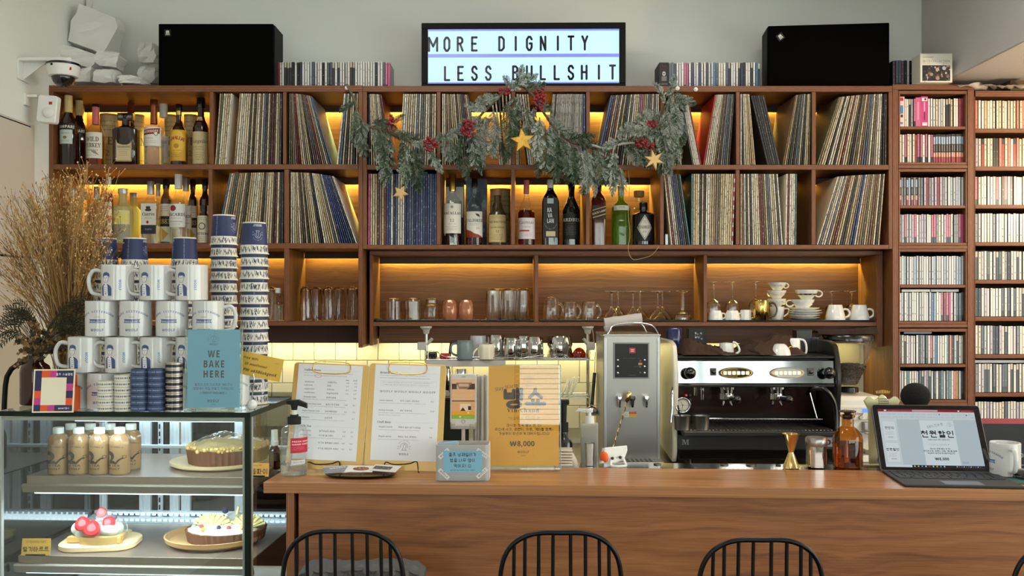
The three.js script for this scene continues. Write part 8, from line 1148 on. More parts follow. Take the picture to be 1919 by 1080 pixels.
{ // quilted throw folded over the first stool seat
const d = 2.42, t = thing('folded_throw', 'grey quilted throw folded on the first bar stool seat', 'throw', [px(683, d), 0.6405, -d + 0.04]), W = 0.31, H = py(1052, d) - 0.6405;
const g = new RoundedBoxGeometry(W, H, 0.09, 14, 0.03), tg = g.attributes.position; const m2 = new THREE.BoxGeometry(W, H, 0.09, 120, 60, 6), p = m2.attributes.position; for (let i = 0; i < p.count; i++) { let x = p.getX(i), y = p.getY(i), z = p.getZ(i); const e = 0.012; const q = (Math.abs(Math.sin((x * 0.9 + y) * 105)) * Math.abs(Math.sin((x * 0.9 - y) * 105))); const soft = Math.pow(Math.abs(x / W * 2), 8) * 0.02; y += fbm(x * 8, 1, z * 8, 2) * 0.018 * (y > 0 ? 1 : 0) - (y > 0 ? soft : 0); z += (z > 0 ? 1 : -1) * (q * 0.012 + fbm(x * 60, y * 60, 2, 2) * 0.006); p.setXYZ(i, x, y + H / 2 + 0.002, z); } m2.computeVertexNormals();
part('throw', m2, std({ color: col(104, 104, 104), roughness: 1, bumpMap: grain, bumpScale: 0.004 }), t);
}
// ───────────── glass display case ─────────────
const K = 1.08, kY = (y) => EYE - K * (EYE - y), KP = (x, d, y) => [px(x, d * K), kY(y), -d * K];   // the case and its goods are drawn up at 1 : 1.08
const CY0 = 1.223, CW = 0.645, CDp = 0.53, cs = thing('display_case', 'glass topped refrigerated cake display case with steel shelves', 'display case', KP(469, 2.365, 0), -0.0537);
const inC = (x, y, d) => cs.worldToLocal(at(x, y, d)), wC = (x, y, z) => cs.localToWorld(V(x, y, z));
cs.scale.setScalar(K); cs.updateMatrixWorld(true);
{
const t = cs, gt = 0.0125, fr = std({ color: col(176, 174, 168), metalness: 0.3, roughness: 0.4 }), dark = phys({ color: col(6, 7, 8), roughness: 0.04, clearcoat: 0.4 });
part('glass_top', box(CW - 0.004, gt, CDp - 0.004, -CW / 2, CY0 - gt / 2, -CDp / 2), M.pane, t);
const ge = phys({ color: col(3, 24, 14), roughness: 0.35, specularIntensity: 0.5 });
part('glass_edge', [rbox(CW, gt, 0.004, -CW / 2, CY0 - gt / 2, -0.002, 0.001), rbox(0.004, gt, CDp, -0.002, CY0 - gt / 2, -CDp / 2, 0.001)], ge, t);
part('front_glass', box(CW - 0.02, 1.0, 0.006, -CW / 2 - 0.006, CY0 - gt - 0.5, -0.006), M.pane, t); part('side_glass', box(0.006, 1.0, CDp - 0.02, -0.006, CY0 - gt - 0.5, -CDp / 2), M.pane, t);
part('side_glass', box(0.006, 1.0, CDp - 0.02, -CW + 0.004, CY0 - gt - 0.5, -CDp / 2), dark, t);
part('corner_edge', rbox(0.013, 1.0, 0.013, -0.0075, CY0 - gt - 0.5, -0.0075, 0.001), ge, t);
part('frame', [rbox(CW - 0.016, 0.009, 0.012, -CW / 2 - 0.006, CY0 - gt - 0.007, -0.016, 0.001), rbox(0.008, 1.0, 0.008, -0.0185, CY0 - gt - 0.5, -0.014, 0.001), rbox(0.008, 1.0, 0.01, 0.0 - 0.004, CY0 - gt - 0.5, -0.02, 0.001), rbox(0.008, 1.0, 0.012, -CW + 0.006, CY0 - gt - 0.5, -0.012, 0.001)], fr, t);
// rear sliding doors: aluminium frames, dark glass
const zr = -CDp + 0.03, yb = 0.83, yt = CY0 - gt, al = std({ color: col(226, 232, 240), metalness: 0.1, roughness: 0.4 });
for (const [x, w] of [[-0.485, 0.035], [-0.395, 0.028], [-0.36, 0.028], [-0.195, 0.032], [-0.015, 0.03], [-CW + 0.03, 0.02]]) part('door_frame', [rbox(w, yt - yb, 0.014, x, (yt + yb) / 2, zr, 0.002), rbox(w * 0.3, yt - yb, 0.018, x, (yt + yb) / 2, zr, 0.002)], al, t);
part('door_rail', [rbox(CW - 0.02, 0.014, 0.02, -CW / 2, yt - 0.008, zr, 0.002), rbox(CW - 0.02, 0.02, 0.02, -CW / 2, yb + 0.01, zr, 0.002), rbox(CW - 0.02, 0.008, 0.02, -CW / 2, yb + 0.035, zr + 0.008, 0.002), rbox(CW - 0.02, 0.01, 0.016, -CW / 2, 1.062, zr + 0.01, 0.002)], al, t);
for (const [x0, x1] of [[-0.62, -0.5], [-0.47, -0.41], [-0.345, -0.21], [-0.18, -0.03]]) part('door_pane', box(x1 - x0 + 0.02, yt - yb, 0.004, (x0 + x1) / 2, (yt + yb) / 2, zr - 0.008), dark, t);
const up = []; for (let i = 0; i < 14; i++) up.push(rbox(0.004, 0.014, 0.003, -0.437, 0.88 + i * 0.022, zr + 0.012, 0.0005)); part('shelf_standard', [rbox(0.014, yt - yb, 0.008, -0.437, (yt + yb) / 2, zr + 0.004, 0.001)], al, t); part('slot', up, M.black, t);
// shelves with a folded steel front
for (const [y, x0] of [[1.052, -0.6], [0.847, -0.622]]) {
const w = -0.012 - x0, s = part('shelf', [rbox(w, 0.004, 0.36, x0 + w / 2, y - 0.002, -0.24, 0.001), rbox(w, 0.02, 0.003, x0 + w / 2, y - 0.01, -0.06, 0.001)], std({ color: col(150, 130, 116), metalness: 0.7, roughness: 0.4 }), t);
part('front_lip', rbox(w + 0.012, 0.022, 0.012, 0, 0, 0, 0.003).rotateX(0.35).translate(x0 + w / 2 - 0.003, y - 0.031, -0.056), std({ color: col(140, 126, 112), metalness: 0.4, roughness: 0.45 }), s);
part('light_strip', box(w - 0.03, 0.005, 0.012, x0 + w / 2, y - 0.0455, -0.075), glow(COOL, 2.6), s);
part('bracket', extrude([[0, 0], [0, -0.05], [-0.34, -0.02], [-0.34, 0]], 0.004, 0.001).rotateY(-Math.PI / 2).translate(-0.013, y, -0.4), fr, s);
const p = wC(x0 + w / 2, y - 0.0495, -0.075), q = wC(x0 + w / 2, y - 1, -0.115); area('case_light', [p.x, p.y, p.z], (w - 0.03) * K, 0.013, COOL, CASE_STRIP * (y > 1 ? 1.5 : 0.8), [q.x - p.x, q.y - p.y, q.z - p.z]);
}
part('light_strip', box(CW - 0.24, 0.005, 0.012, -CW / 2 + 0.07, CY0 - gt - 0.012, -0.03), glow(COOL, 2.6), t);
{ const p = wC(-CW / 2 + 0.07, CY0 - gt - 0.0155, -0.03), q = wC(-CW / 2 + 0.07, CY0 - 1, -0.3); area('case_light', [p.x, p.y, p.z], (CW - 0.24) * K, 0.013, COOL, CASE_STRIP, [q.x - p.x, q.y - p.y, q.z - p.z]); }
part('rear_light_bar', [0, 1].map((i) => { const g = []; for (let k = 0; k < 36; k++) g.push(rbox(0.011, 0.007, 0.004, -0.62 + k * 0.017, yb + 0.013 + i * 0.018, zr + 0.021, 0.001)); return merge(g); }), glow(COOL, 1.1, 0xc8d8e0), t);
{ const p = wC(-CW / 2, yb + 0.023, zr + 0.026), q = wC(-CW / 2, yb + 0.5, zr + 0.7); area('case_light', [p.x, p.y, p.z], (CW - 0.04) * K, 0.028, COOL, 6, [q.x - p.x, q.y - p.y, q.z - p.z]); }
part('base', rbox(CW, 0.548, CDp, -CW / 2, 0.386, -CDp / 2, 0.004), M.steel, t); area('case_light', wC(-CW / 2, yt - 0.016, zr + 0.035).toArray(), (CW - 0.04) * K, 0.012, COOL, 40, [0, -1, 0.05]); part('light_strip', box(CW - 0.04, 0.004, 0.012, -CW / 2, yt - 0.012, zr + 0.035), glow(COOL, 2.2), t); part('floor_tray', rbox(CW - 0.03, 0.01, CDp - 0.05, -CW / 2, 0.7, -CDp / 2, 0.002), al, t);
part('switch_plate', [rbox(0.03, 0.06, 0.006, -CW + 0.035, 1.165, -CDp + 0.06, 0.003)], M.greyLight, t);
}
const onCase = (name, label, cat, x, d, y, turn = 0, group) => { const t = thing(name, label, cat, KP(x, d, y), turn, group); t.scale.setScalar(K); return t; };
const SU = 1.0526, SL = 0.8476, GT = CY0 + 0.0006;
{ // milk tea bottles
const R = 0.0258, lr = sheetC.art(300, 210, '#94704a', (g) => { const k = '#33231a'; g.strokeStyle = k; arcText(g, 'DRINK SLOWLY', 150, 240, 226, 14, k, 0.55, { style: 'bold' }); g.fillStyle = k; g.beginPath(); g.ellipse(146, 84, 27, 36, 0, 0, 7); g.fill(); g.fillStyle = '#94704a'; g.beginPath(); g.ellipse(140, 94, 15, 22, 0, 0, 7); g.fill(); g.fillStyle = k; g.beginPath(); g.moveTo(104, 138); g.lineTo(124, 116); g.lineTo(172, 116); g.lineTo(186, 138); g.fill(); g.lineWidth = 10; g.beginPath(); g.moveTo(180, 136); g.quadraticCurveTo(200, 96, 214, 100); g.stroke(); g.lineWidth = 3; g.strokeRect(212, 82, 18, 16); rule(g, 132, 92, 138, 92, k, 2); rule(g, 144, 92, 150, 92, k, 2); txt(g, 'MILK TEA', 150, 152, 22, k, { style: 'bold' }); txt(g, 'BY WOOLF', 150, 174, 20, k, { style: 'bold' }); lines(g, 100, 190, 100, 2, 7, '#5a4632'); });
const body = toRect(new THREE.CylinderGeometry(R, R, 0.074, 36, 1, true, -Math.PI, Math.PI * 2).translate(0, 0.041, 0), lr), ends = [lathe([[0, 0], [R - 0.002, 0], [R, 0.004]], 36), lathe([[R, 0.078], [R * 0.97, 0.09], [R * 0.8, 0.099], [0.0125, 0.104]], 36)], teaM = phys({ color: col(148, 112, 74), roughness: 0.2, clearcoat: 0.8, clearcoatRoughness: 0.05 });
const mk = (x, d, label, turn) => { const b = onCase('milk_tea_bottle', label, 'bottle', x, d, SU, turn, 'milk tea bottles in the display case'); part('body', body, phys0, b); part('shoulder', ends, teaM, b); part('cap', lathe([[0.013, 0.104], [0.0135, 0.1045], [0.0135, 0.118], [0.0125, 0.12], [0, 0.12]], 24), M.whiteMatte, b); };
const phys0 = phys({ map: sheetC.tex, roughness: 0.2, clearcoat: 0.8, clearcoatRoughness: 0.05 });
[[133, 'first'], [170, 'second'], [207, 'third'], [246, 'last']].forEach(([x, o]) => mk(x, 2.55, 'milk tea bottle with white cap, ' + o + ' of the back line', -0.15));
[[110, 'first', -0.42], [148, 'second', -0.46], [187, 'third', -0.62], [225, 'last', -0.66]].forEach(([x, o, r]) => mk(x, 2.478, 'milk tea bottle with white cap, ' + o + ' of the front line', r));
}
const woodPale = std({ color: col(226, 198, 150), roughness: 0.55, bumpMap: grain, bumpScale: 0.0006 }), crust = std({ color: col(132, 74, 32), roughness: 0.8, bumpMap: grain, bumpScale: 0.003 }), cream = std({ color: col(240, 236, 224), roughness: 0.5, bumpMap: grain, bumpScale: 0.003 });
const cardIn = (x, y, d, w, h, rect, label, turn = 0) => { const c = onCase('price_card', label, 'card', x, d, y, turn, 'orange price cards'); c.rotation.order = 'YXZ'; c.rotation.x = -0.15; part('card', printBox(w, h, 0.0015, rect), M.c, c, [0, h / 2 + 0.001, 0]); part('stand', rbox(w * 0.7, 0.004, 0.02, 0, 0.002, -0.008, 0.001), M.black, c); };
function tart(label, x, d, y, R, h, filling, o = {}) {
const t = onCase('tart', label, 'tart', x, d, y, o.turn || 0, o.group);
const g = new THREE.CylinderGeometry(R, R * 0.94, h, 240, 1, false).translate(0, h / 2, 0), p = g.attributes.position; for (let i = 0; i < p.count; i++) { const a = Math.atan2(p.getZ(i), p.getX(i)), r = Math.hypot(p.getX(i), p.getZ(i)), k = r > R * 0.8 ? 1 + 0.022 * Math.sin(a * 40) : 1; p.setX(i, p.getX(i) * k); p.setZ(i, p.getZ(i) * k); } g.computeVertexNormals(); part('crust', g, crust, t);
const f = new THREE.SphereGeometry(R * 0.97, 48, 16, 0, 6.283, 0, Math.PI / 2).scale(1, o.dome / R, 1), q = f.attributes.position; for (let i = 0; i < q.count; i++) { const n = fbm(q.getX(i) * 45, q.getY(i) * 45, q.getZ(i) * 45 + 3, 3); q.setY(i, q.getY(i) + n * o.rough + h - 0.002); } f.computeVertexNormals(); part('filling', f, filling, t);
return t;
}
{ // apple pie on a round board, tart with berries, strawberry slices
const d = 2.62, b = onCase('round_board', 'round pale wooden board under the apple pie', 'board', 412, d, SU); part('board', lathe([[0, 0], [0.115, 0], [0.128, 0.006], [0.13, 0.014], [0.126, 0.014], [0.118, 0.009], [0, 0.008]], 56), woodPale, b);
const pie = tart('golden apple pie with crumbly lattice top wrapped in clear film', 428, d, SU + 0.009, 0.108, 0.04, std({ color: col(222, 188, 120), roughness: 0.7, bumpMap: grain, bumpScale: 0.004 }), { dome: 0.022, rough: 0.02 });
const rim = []; for (let i = 0; i < 190; i++) { const a = rr(0, 6.283), q = rr(0.09, 0.109); rim.push(ball(rr(0.003, 0.0065), Math.cos(a) * q, 0.042 + rr(-0.003, 0.006), Math.sin(a) * q, 6, 5).scale(1, 1, 1)); } part('crumb_rim', rim, std({ color: col(214, 174, 104), roughness: 0.8 }), pie);
const fm = new THREE.SphereGeometry(0.1, 30, 12, 0, 6.283, 0, 1.4).scale(1, 0.5, 0.9), fp = fm.attributes.position; for (let i = 0; i < fp.count; i++) fp.setY(i, fp.getY(i) + 0.025 + fbm(fp.getX(i) * 20, fp.getZ(i) * 20, 1, 3) * 0.03); fm.computeVertexNormals(); part('film', fm, M.film, pie); part('paper_tip', extrude([[-0.01, 0], [0.014, 0], [0.016, 0.03]], 0.001).translate(0.02, 0.055, 0), M.white, pie);
cardIn(481, SU, 2.43, 0.062, 0.034, sheetC.art(190, 100, '#d29a4a', (g) => { txt(g, 'APPLE PIE', 95, 18, 17, '#5a3a16'); ktext(g, '애플파이', 95, 62, 46, '#2c1d0c', { wt: 0.13 }); }), 'orange price card in front of the apple pie');
const b2 = onCase('round_plate', 'round wooden plate with raised rim under the berry tart', 'plate', 404, 2.6, SL); part('plate', lathe([[0, 0], [0.11, 0], [0.128, 0.01], [0.132, 0.022], [0.127, 0.022], [0.118, 0.01], [0, 0.008]], 56), std({ color: col(196, 150, 98), roughness: 0.45 }), b2);
const t2 = tart('berry tart with white cream, berries and yellow shell biscuits', 425, 2.6, SL + 0.009, 0.105, 0.03, cream, { dome: 0.014, rough: 0.012 });
const bm = [std({ color: col(34, 38, 74), roughness: 0.5 }), std({ color: col(196, 60, 78), roughness: 0.5 }), std({ color: col(226, 170, 50), roughness: 0.5 })];
for (let i = 0; i < 15; i++) { const a = 3.4 + i * 0.42, r = rr(0.055, 0.09); part('berry', ball(rr(0.005, 0.0075)), bm[i % 3], t2, [Math.cos(a) * r, 0.041, -Math.sin(a) * r]); }
const fan = []; for (let i = 0; i < 15; i++) { const a = -1.25 + i * 0.18; fan.push(rod([0, 0, 0], [Math.sin(a) * 0.052, Math.cos(a) * 0.036, 0.008 * (i % 2)], 0.004, 6)); } const shell = merge(fan), sm = std({ color: col(236, 216, 140), roughness: 0.5 }); part('shell_biscuit', shell, sm, t2, [-0.03, 0.036, 0.03], [-0.5, 0.1, 0]); part('shell_biscuit', shell, sm, t2, [0.065, 0.034, 0.028], [-0.5, -0.2, 0]);
part('cream_peak', lathe([[0, 0.026], [0.022, 0.02], [0.02, 0.006], [0.012, 0]].reverse()).translate(0.018, 0.04, -0.02), cream, t2); part('berry', ball(0.009), bm[0], t2, [-0.008, 0.071, -0.016]); part('biscuit_stick', rod([0.024, 0.06, -0.01], [0.03, 0.082, -0.012], 0.004, 8), sm, t2);
const herb = new Tris(); for (let i = 0; i < 60; i++) herb.leaf(V(rr(-0.085, 0.085), 0.046, rr(0.0, 0.085)), V(rr(-1, 1), rr(0, 0.3), rr(-1, 1)).normalize(), 0.008, 0.003, lin(60, 84, 66), V(0, 1, 0)); part('herb', herb.geo(), leafMat, t2);
// strawberry slices on a square board
const b3 = onCase('square_board', 'rounded square pale wooden board under the strawberry tart slices', 'board', 190, 2.56, SL, 0.12); part('board', extrude(roundRect(0.19, 0.15, 0.05), 0.016, 0.003).rotateX(-Math.PI / 2), woodPale, b3); part('handle', extrude(roundRect(0.1, 0.022, 0.01), 0.014, 0.003).rotateX(-Math.PI / 2).translate(0.0, 0.001, -0.1), woodPale, b3);
const sr = onCase('tart_slice', 'strawberry cream tart slices wrapped in clear film', 'cake', 188, 2.55, SL + 0.0168, 0.1), sb = std({ color: col(186, 28, 36), roughness: 0.35 }), sIn = std({ color: col(222, 84, 84), roughness: 0.5 });
const wedge = extrude([[-0.07, -0.03], [0.065, -0.05], [0.06, 0.01], [0.0, 0.045], [-0.05, 0.03]], 0.018, 0.003).rotateX(-Math.PI / 2); part('biscuit_base', wedge, std({ color: col(196, 152, 88), roughness: 0.7 }), sr);
const cg = []; for (let i = 0; i < 16; i++) cg.push(ball(rr(0.014, 0.022), rr(-0.05, 0.05), 0.026 + rr(0, 0.012), rr(-0.02, 0.03), 12, 9).scale(1, 0.9, 1)); part('cream', cg, cream, sr);
const berryShape = (k, y) => { const s = new THREE.Shape(); s.moveTo(0, y); s.bezierCurveTo(0.013 * k, y, 0.021 * k, y + 0.01 * k, 0.017 * k, y + 0.019 * k); s.bezierCurveTo(0.014 * k, y + 0.028 * k, 0.005 * k, y + 0.034 * k, 0, y + 0.035 * k); s.bezierCurveTo(-0.005 * k, y + 0.034 * k, -0.014 * k, y + 0.028 * k, -0.017 * k, y + 0.019 * k); s.bezierCurveTo(-0.021 * k, y + 0.01 * k, -0.013 * k, y, 0, y); return s; }, half = extrude(berryShape(0.9, 0), 0.009, 0.004), core = extrude(berryShape(0.55, 0.008), 0.0012); for (const [x, y, z, rz, s] of [[-0.028, 0.036, 0.04, 0.25, 1], [-0.006, 0.024, 0.052, -0.1, 1.1], [0.042, 0.042, 0.028, 1.0, 0.9], [0.008, 0.062, 0.0, 0.4, 0.7]]) { const h = part('strawberry_half', half, sb, sr, [x, y, z], [-0.35, 0, rz]); h.scale.setScalar(s); part('strawberry_flesh', core, sIn, h, [0, 0, 0.0085]); }
part('paper_band', new THREE.CylinderGeometry(0.08, 0.08, 0.022, 24, 1, true, -0.75, 1.5).translate(0.016, 0.008, -0.016), std({ color: col(176, 136, 78), roughness: 0.8, side: THREE.DoubleSide }), sr); part('blueberry', ball(0.008, 0.036, 0.058, 0.0), bm[0], sr); const f2 = new THREE.SphereGeometry(0.05, 26, 14, 0, 6.283, 0, 1.7).scale(1.15, 1.15, 0.8), f2p = f2.attributes.position; for (let i = 0; i < f2p.count; i++) f2p.setXYZ(i, f2p.getX(i) + fbm(f2p.getX(i) * 26, f2p.getY(i) * 26, 1, 3) * 0.014, f2p.getY(i) + 0.02, f2p.getZ(i)); f2.computeVertexNormals(); part('film', f2, M.film, sr, [0.012, 0, 0]);
cardIn(67, SL, 2.452, 0.073, 0.042, sheetC.art(200, 116, '#d9a441', (g) => { txt(g, 'STRAWBERRY', 100, 24, 22, '#5a3a12', { space: 1 }); ktext(g, '딸기타르트', 100, 74, 38, '#241a10', { wt: 0.14 }); }), 'orange price card for the strawberry tart');
}
{ // mugs stacked four rows high
const G = 'printed white mugs stacked on the display case', d = 2.462, dd = (x) => d + (x - 260) * -0.00006, rows = [[[[133, 'text', 0], [195, 'text', 0], [262, 'text', 0], [330, 'text', 0], [398, 'text', 0], [444, 'text', 1]], 'bottom'], [[[159, 'face', -1], [228, 'face', -1], [293, 'face', -1], [360, 'face', -1]], 'second'], [[[191, 'text', 0], [255, 'text', 0], [323, 'text', 0], [391, 'text', 1]], 'third'], [[[221, 'face', -1], [292, 'face', -1], [360, 'face', -1]], 'top']];
const names = { text: 'arched lettering', face: 'blue portrait' };
rows.forEach(([list, row], k) => list.forEach(([x, p, h], i) => { const dx = k === 0 && i === 5 ? d + 0.085 : d; makeMug('white mug with ' + names[p] + ', ' + ord(i + 1) + ' from the dried flowers in the ' + row + ' row', KP(x, dx, GT + k * 0.0918), p === 'face' ? 0 : h ? 0 : 0.12, p, K, h === 1 ? 0.1 : h === -1 ? Math.PI + 0.25 : 2.2, G); }));
}
{ // paper cups nested upside down
const R0 = 0.038, R1 = 0.0306, H = 0.086, cr = sheetC.art(640, 200, '#e4e2d6', (g, w) => { g.fillStyle = '#28345e'; g.fillRect(0, 0, w, 142); for (let i = 0; i < 180; i++) { const x = rr(0, w), y = rr(145, 176); g.strokeStyle = '#1e2746'; g.lineWidth = rr(2, 4.5); g.beginPath(); g.moveTo(x, y); g.lineTo(x + rr(-7, 7), y + rr(11, 22)); g.stroke(); } g.save(); g.translate(320, 70); g.rotate(Math.PI); emblem(g, 0, 0, 46, '#c8cce0'); woolf(g, 0, 56, 22, '#e4e6f0'); g.restore(); txt(g, 'COFFEE AND BOOKS WOOLF', 470, 70, 12, '#b8bfd8', { rot: Math.PI / 2 }); txt(g, 'COFFEE AND BOOKS WOOLF', 150, 70, 12, '#b8bfd8', { rot: Math.PI / 2 }); });
const side = toRect(new THREE.CylinderGeometry(R1, R0 - 0.001, H - 0.005, 40, 1, true, -Math.PI, Math.PI * 2).translate(0, H / 2 - 0.001, 0), cr), rim = new THREE.TorusGeometry(R0 - 0.0006, 0.0018, 8, 40).rotateX(Math.PI / 2).translate(0, 0.002, 0), foot = lathe([[R1 + 0.0001, H - 0.0036], [R1 - 0.0006, H], [R1 - 0.0022, H], [R1 - 0.0024, H - 0.006], [0, H - 0.006]], 36), rimM = std({ color: col(226, 220, 204), roughness: 0.6 });
const proto = thing('paper_cup', 'x', 'cup', [0, 0, 0], 0, 'nested paper cups on the display case'); proto.scale.setScalar(K); part('wall', side, M.c, proto); part('rim', rim, rimM, proto); part('base', foot, rimM, proto);
let first = true;
const tower = (x, d, n, turn, name) => { for (let i = 0; i < n; i++) { const pos = KP(x + rr(-0.2, 0.2), d, GT + i * 0.0332), label = 'navy and white paper cup, ' + ord(n - i) + ' from top in the ' + name; if (first) { proto.position.set(...pos); proto.rotation.y = turn; proto.userData.label = label; first = false; } else copy(proto, pos, turn + (i < n - 1 ? rr(-2, 2) : 0), label); } };
tower(477, 2.57, 13, 0.55, 'yellow card tower'); tower(420, 2.72, 14, 1.35, 'tallest tower'); tower(347, 2.68, 12, -1.2, 'tower behind last top mug'); tower(253, 2.7, 12, 1.5, 'tower between two top mugs'); tower(197, 2.7, 12, 0.55, 'tower beside the dried grasses');
}
{ // washi tape rolls in columns
const tape = (bg, ink, band) => sheetC.art(300, 60, bg, (g) => { if (band) { g.fillStyle = band; g.fillRect(0, 16, 300, 28); } else for (let x = 4; x < 300; x += 74) txt(g, 'WOOLF CAFE', x + 34, 30, 17, ink, { style: 'bold', sx: 0.7 }); if (bg[1] > '8') { g.fillStyle = ink; for (let x = 0; x < 300; x += 12) g.fillRect(x, 22, rr(3, 9), 16); } });
const kinds = [tape('#e0ddcc', '#5a6a8c'), tape('#33486f', '#aab6cc'), tape('#a89c8c', '#222', '#1c2440')], Rt = 0.0212, hT = 0.0151, geo = kinds.map((r) => toRect(new THREE.CylinderGeometry(Rt, Rt, hT - 0.0008, 32, 1, true).translate(0, hT / 2, 0), r)), ends = lathe([[Rt, hT - 0.0004], [0.016, hT - 0.0004], [0.016, 0.0004], [Rt, 0.0004]], 32), tm = [M.c, M.c, phys({ map: sheetC.tex, metalness: 0.6, roughness: 0.25 })];
[[200, 5, 0, 'first white column'], [231.5, 6, 0, 'second white column'], [262.5, 7, 1, 'first navy column'], [294, 7, 1, 'second navy column'], [327, 8, 2, 'foil column beside the blue sign']].forEach(([x, n, k, c]) => { for (let i = 0; i < n; i++) { const t = onCase('tape_roll', ['white and blue', 'navy', 'navy and foil'][k] + ' paper tape roll, ' + ord(i + 1) + ' from bottom, ' + c, 'tape', x, 2.398, GT + i * hT, rr(-0.3, 0.3), 'paper tape rolls on the display case'); part('print', geo[k], tm[k], t); part('roll', ends, k === 1 ? std0 : M.cream, t); } });
}
{ // signs on the case
const t = onCase('acrylic_sign', 'blue bakery notice in a clear acrylic stand', 'sign', 400, 2.385, GT, -0.03), W = 0.142, H = 0.205; t.rotation.order = 'YXZ'; t.rotation.x = -0.04;
part('poster', printBox(W - 0.01, H - 0.012, 0.0008, sheetC.art(420, 600, '#7ab2d4', (g) => { emblem(g, 208, 74, 48, '#466f8c'); woolf(g, 208, 112, 19, '#3a5a74'); for (const [s, y] of [['WE', 186], ['BAKE', 264], ['HERE', 342]]) txt(g, s, 214, y, 76, '#241c20', { style: 'bold', space: 9, sx: 0.8 }); ktext(g, '울프의 모든 디저트와 케이크는', 210, 424, 22, '#3c3a40', { wt: 0.09 }); ktext(g, '매장에서 직접 만들고 구워집니다', 210, 454, 22, '#3c3a40', { wt: 0.09 }); txt(g, '::: TAKEOUT AVAILABLE! :::', 210, 488, 22, '#34424c', { style: 'bold', sx: 0.8 }); woolf(g, 210, 550, 28, '#2e3c48'); txt(g, 'SEOUL', 210, 576, 11, '#4a6478'); })), M.c, t, [0, H / 2 + 0.004, 0]);
part('sheet', box(W, H, 0.002, 0, H / 2, 0.002), M.pane, t); part('sheet', box(W, H, 0.002, 0, H / 2, -0.002), M.pane, t); part('edge', [rbox(0.003, H, 0.006, W / 2, H / 2, 0, 0.001), rbox(0.003, H, 0.006, -W / 2, H / 2, 0, 0.001)], M.clearPlastic, t); part('foot', rbox(W, 0.004, 0.05, 0, 0.002, -0.012, 0.001), M.clearPlastic, t);
const c = onCase('card_holder', 'white ball card holder with a steel clip', 'holder', 473, 2.43, GT); part('ball', ball(0.013, 0, 0.0125, 0, 24, 18), M.ceramic, c); part('wire', tube([[0, 0.024, 0], [0.002, 0.05, 0.001], [0.006, 0.075, 0.003], [0.004, 0.09, 0.004]], 0.0016, 20, 6), M.chrome, c);
const w = thing('wifi_card', 'yellow card with handwritten wifi password held in a clip', 'card', at(489, 687, 2.432 * K).toArray()); w.scale.setScalar(K); part('card', printBox(0.109, 0.058, 0.0008, sheetC.art(330, 176, '#e2b545', (g) => { ktext(g, 'Free WiFi', 78, 42, 26, '#3a2c18', { style: 'italic bold' }); ktext(g, 'ID woolfseoul', 126, 86, 27, '#3a2c18', { style: 'italic bold' }); ktext(g, 'PW ok586okgenX', 166, 134, 33, '#33261a', { style: 'italic bold' }); txt(g, 'enjoy', 286, 40, 15, '#c9803a', { rot: -0.1 }); g.strokeStyle = '#c9803a'; g.beginPath(); g.arc(284, 66, 10, 0, 5); g.stroke(); })), M.c, w, [0, 0, 0], [0, 0, -0.21]);
const q = onCase('payment_stand', 'navy, orange and pink checkered payment sign stand', 'sign', 105, 2.39, GT, 0.08); q.rotation.order = 'YXZ'; part('board', printBox(0.099, 0.107, 0.002, sheetC.art(300, 324, '#efe6cc', (g) => { g.fillStyle = '#221f50'; g.fillRect(10, 10, 280, 304); const P = [['#e8541e', 58, 10, 62, 54], ['#c73a8c', 120, 10, 50, 54], ['#c73a8c', 238, 108, 52, 54], ['#e8541e', 238, 216, 52, 54], ['#e8541e', 10, 162, 48, 54], ['#c73a8c', 10, 216, 48, 50], ['#e8541e', 58, 268, 52, 46], ['#c73a8c', 110, 268, 50, 46]]; for (const [k, ...r] of P) { g.fillStyle = k; g.fillRect(...r); } g.fillStyle = '#efe6cc'; g.fillRect(58, 62, 182, 206); ktext(g, '울프 소셜클럽', 222, 38, 20, '#fff', { wt: 0.12 }); ktext(g, '서울시', 246, 292, 17, '#fff', { wt: 0.12 }); txt(g, 'zero', 206, 292, 18, '#fff', { style: 'bold' }); })), M.c, q, [0, 0.052, 0.012], [-0.13, 0, -0.0]); part('support', rbox(0.07, 0.09, 0.002, 0.006, 0.044, -0.03, 0.0005).rotateX(0.0), M.orange, q); part('support', rbox(0.002, 0.06, 0.05, 0.045, 0.03, -0.012, 0.0005), M.orange, q);
}
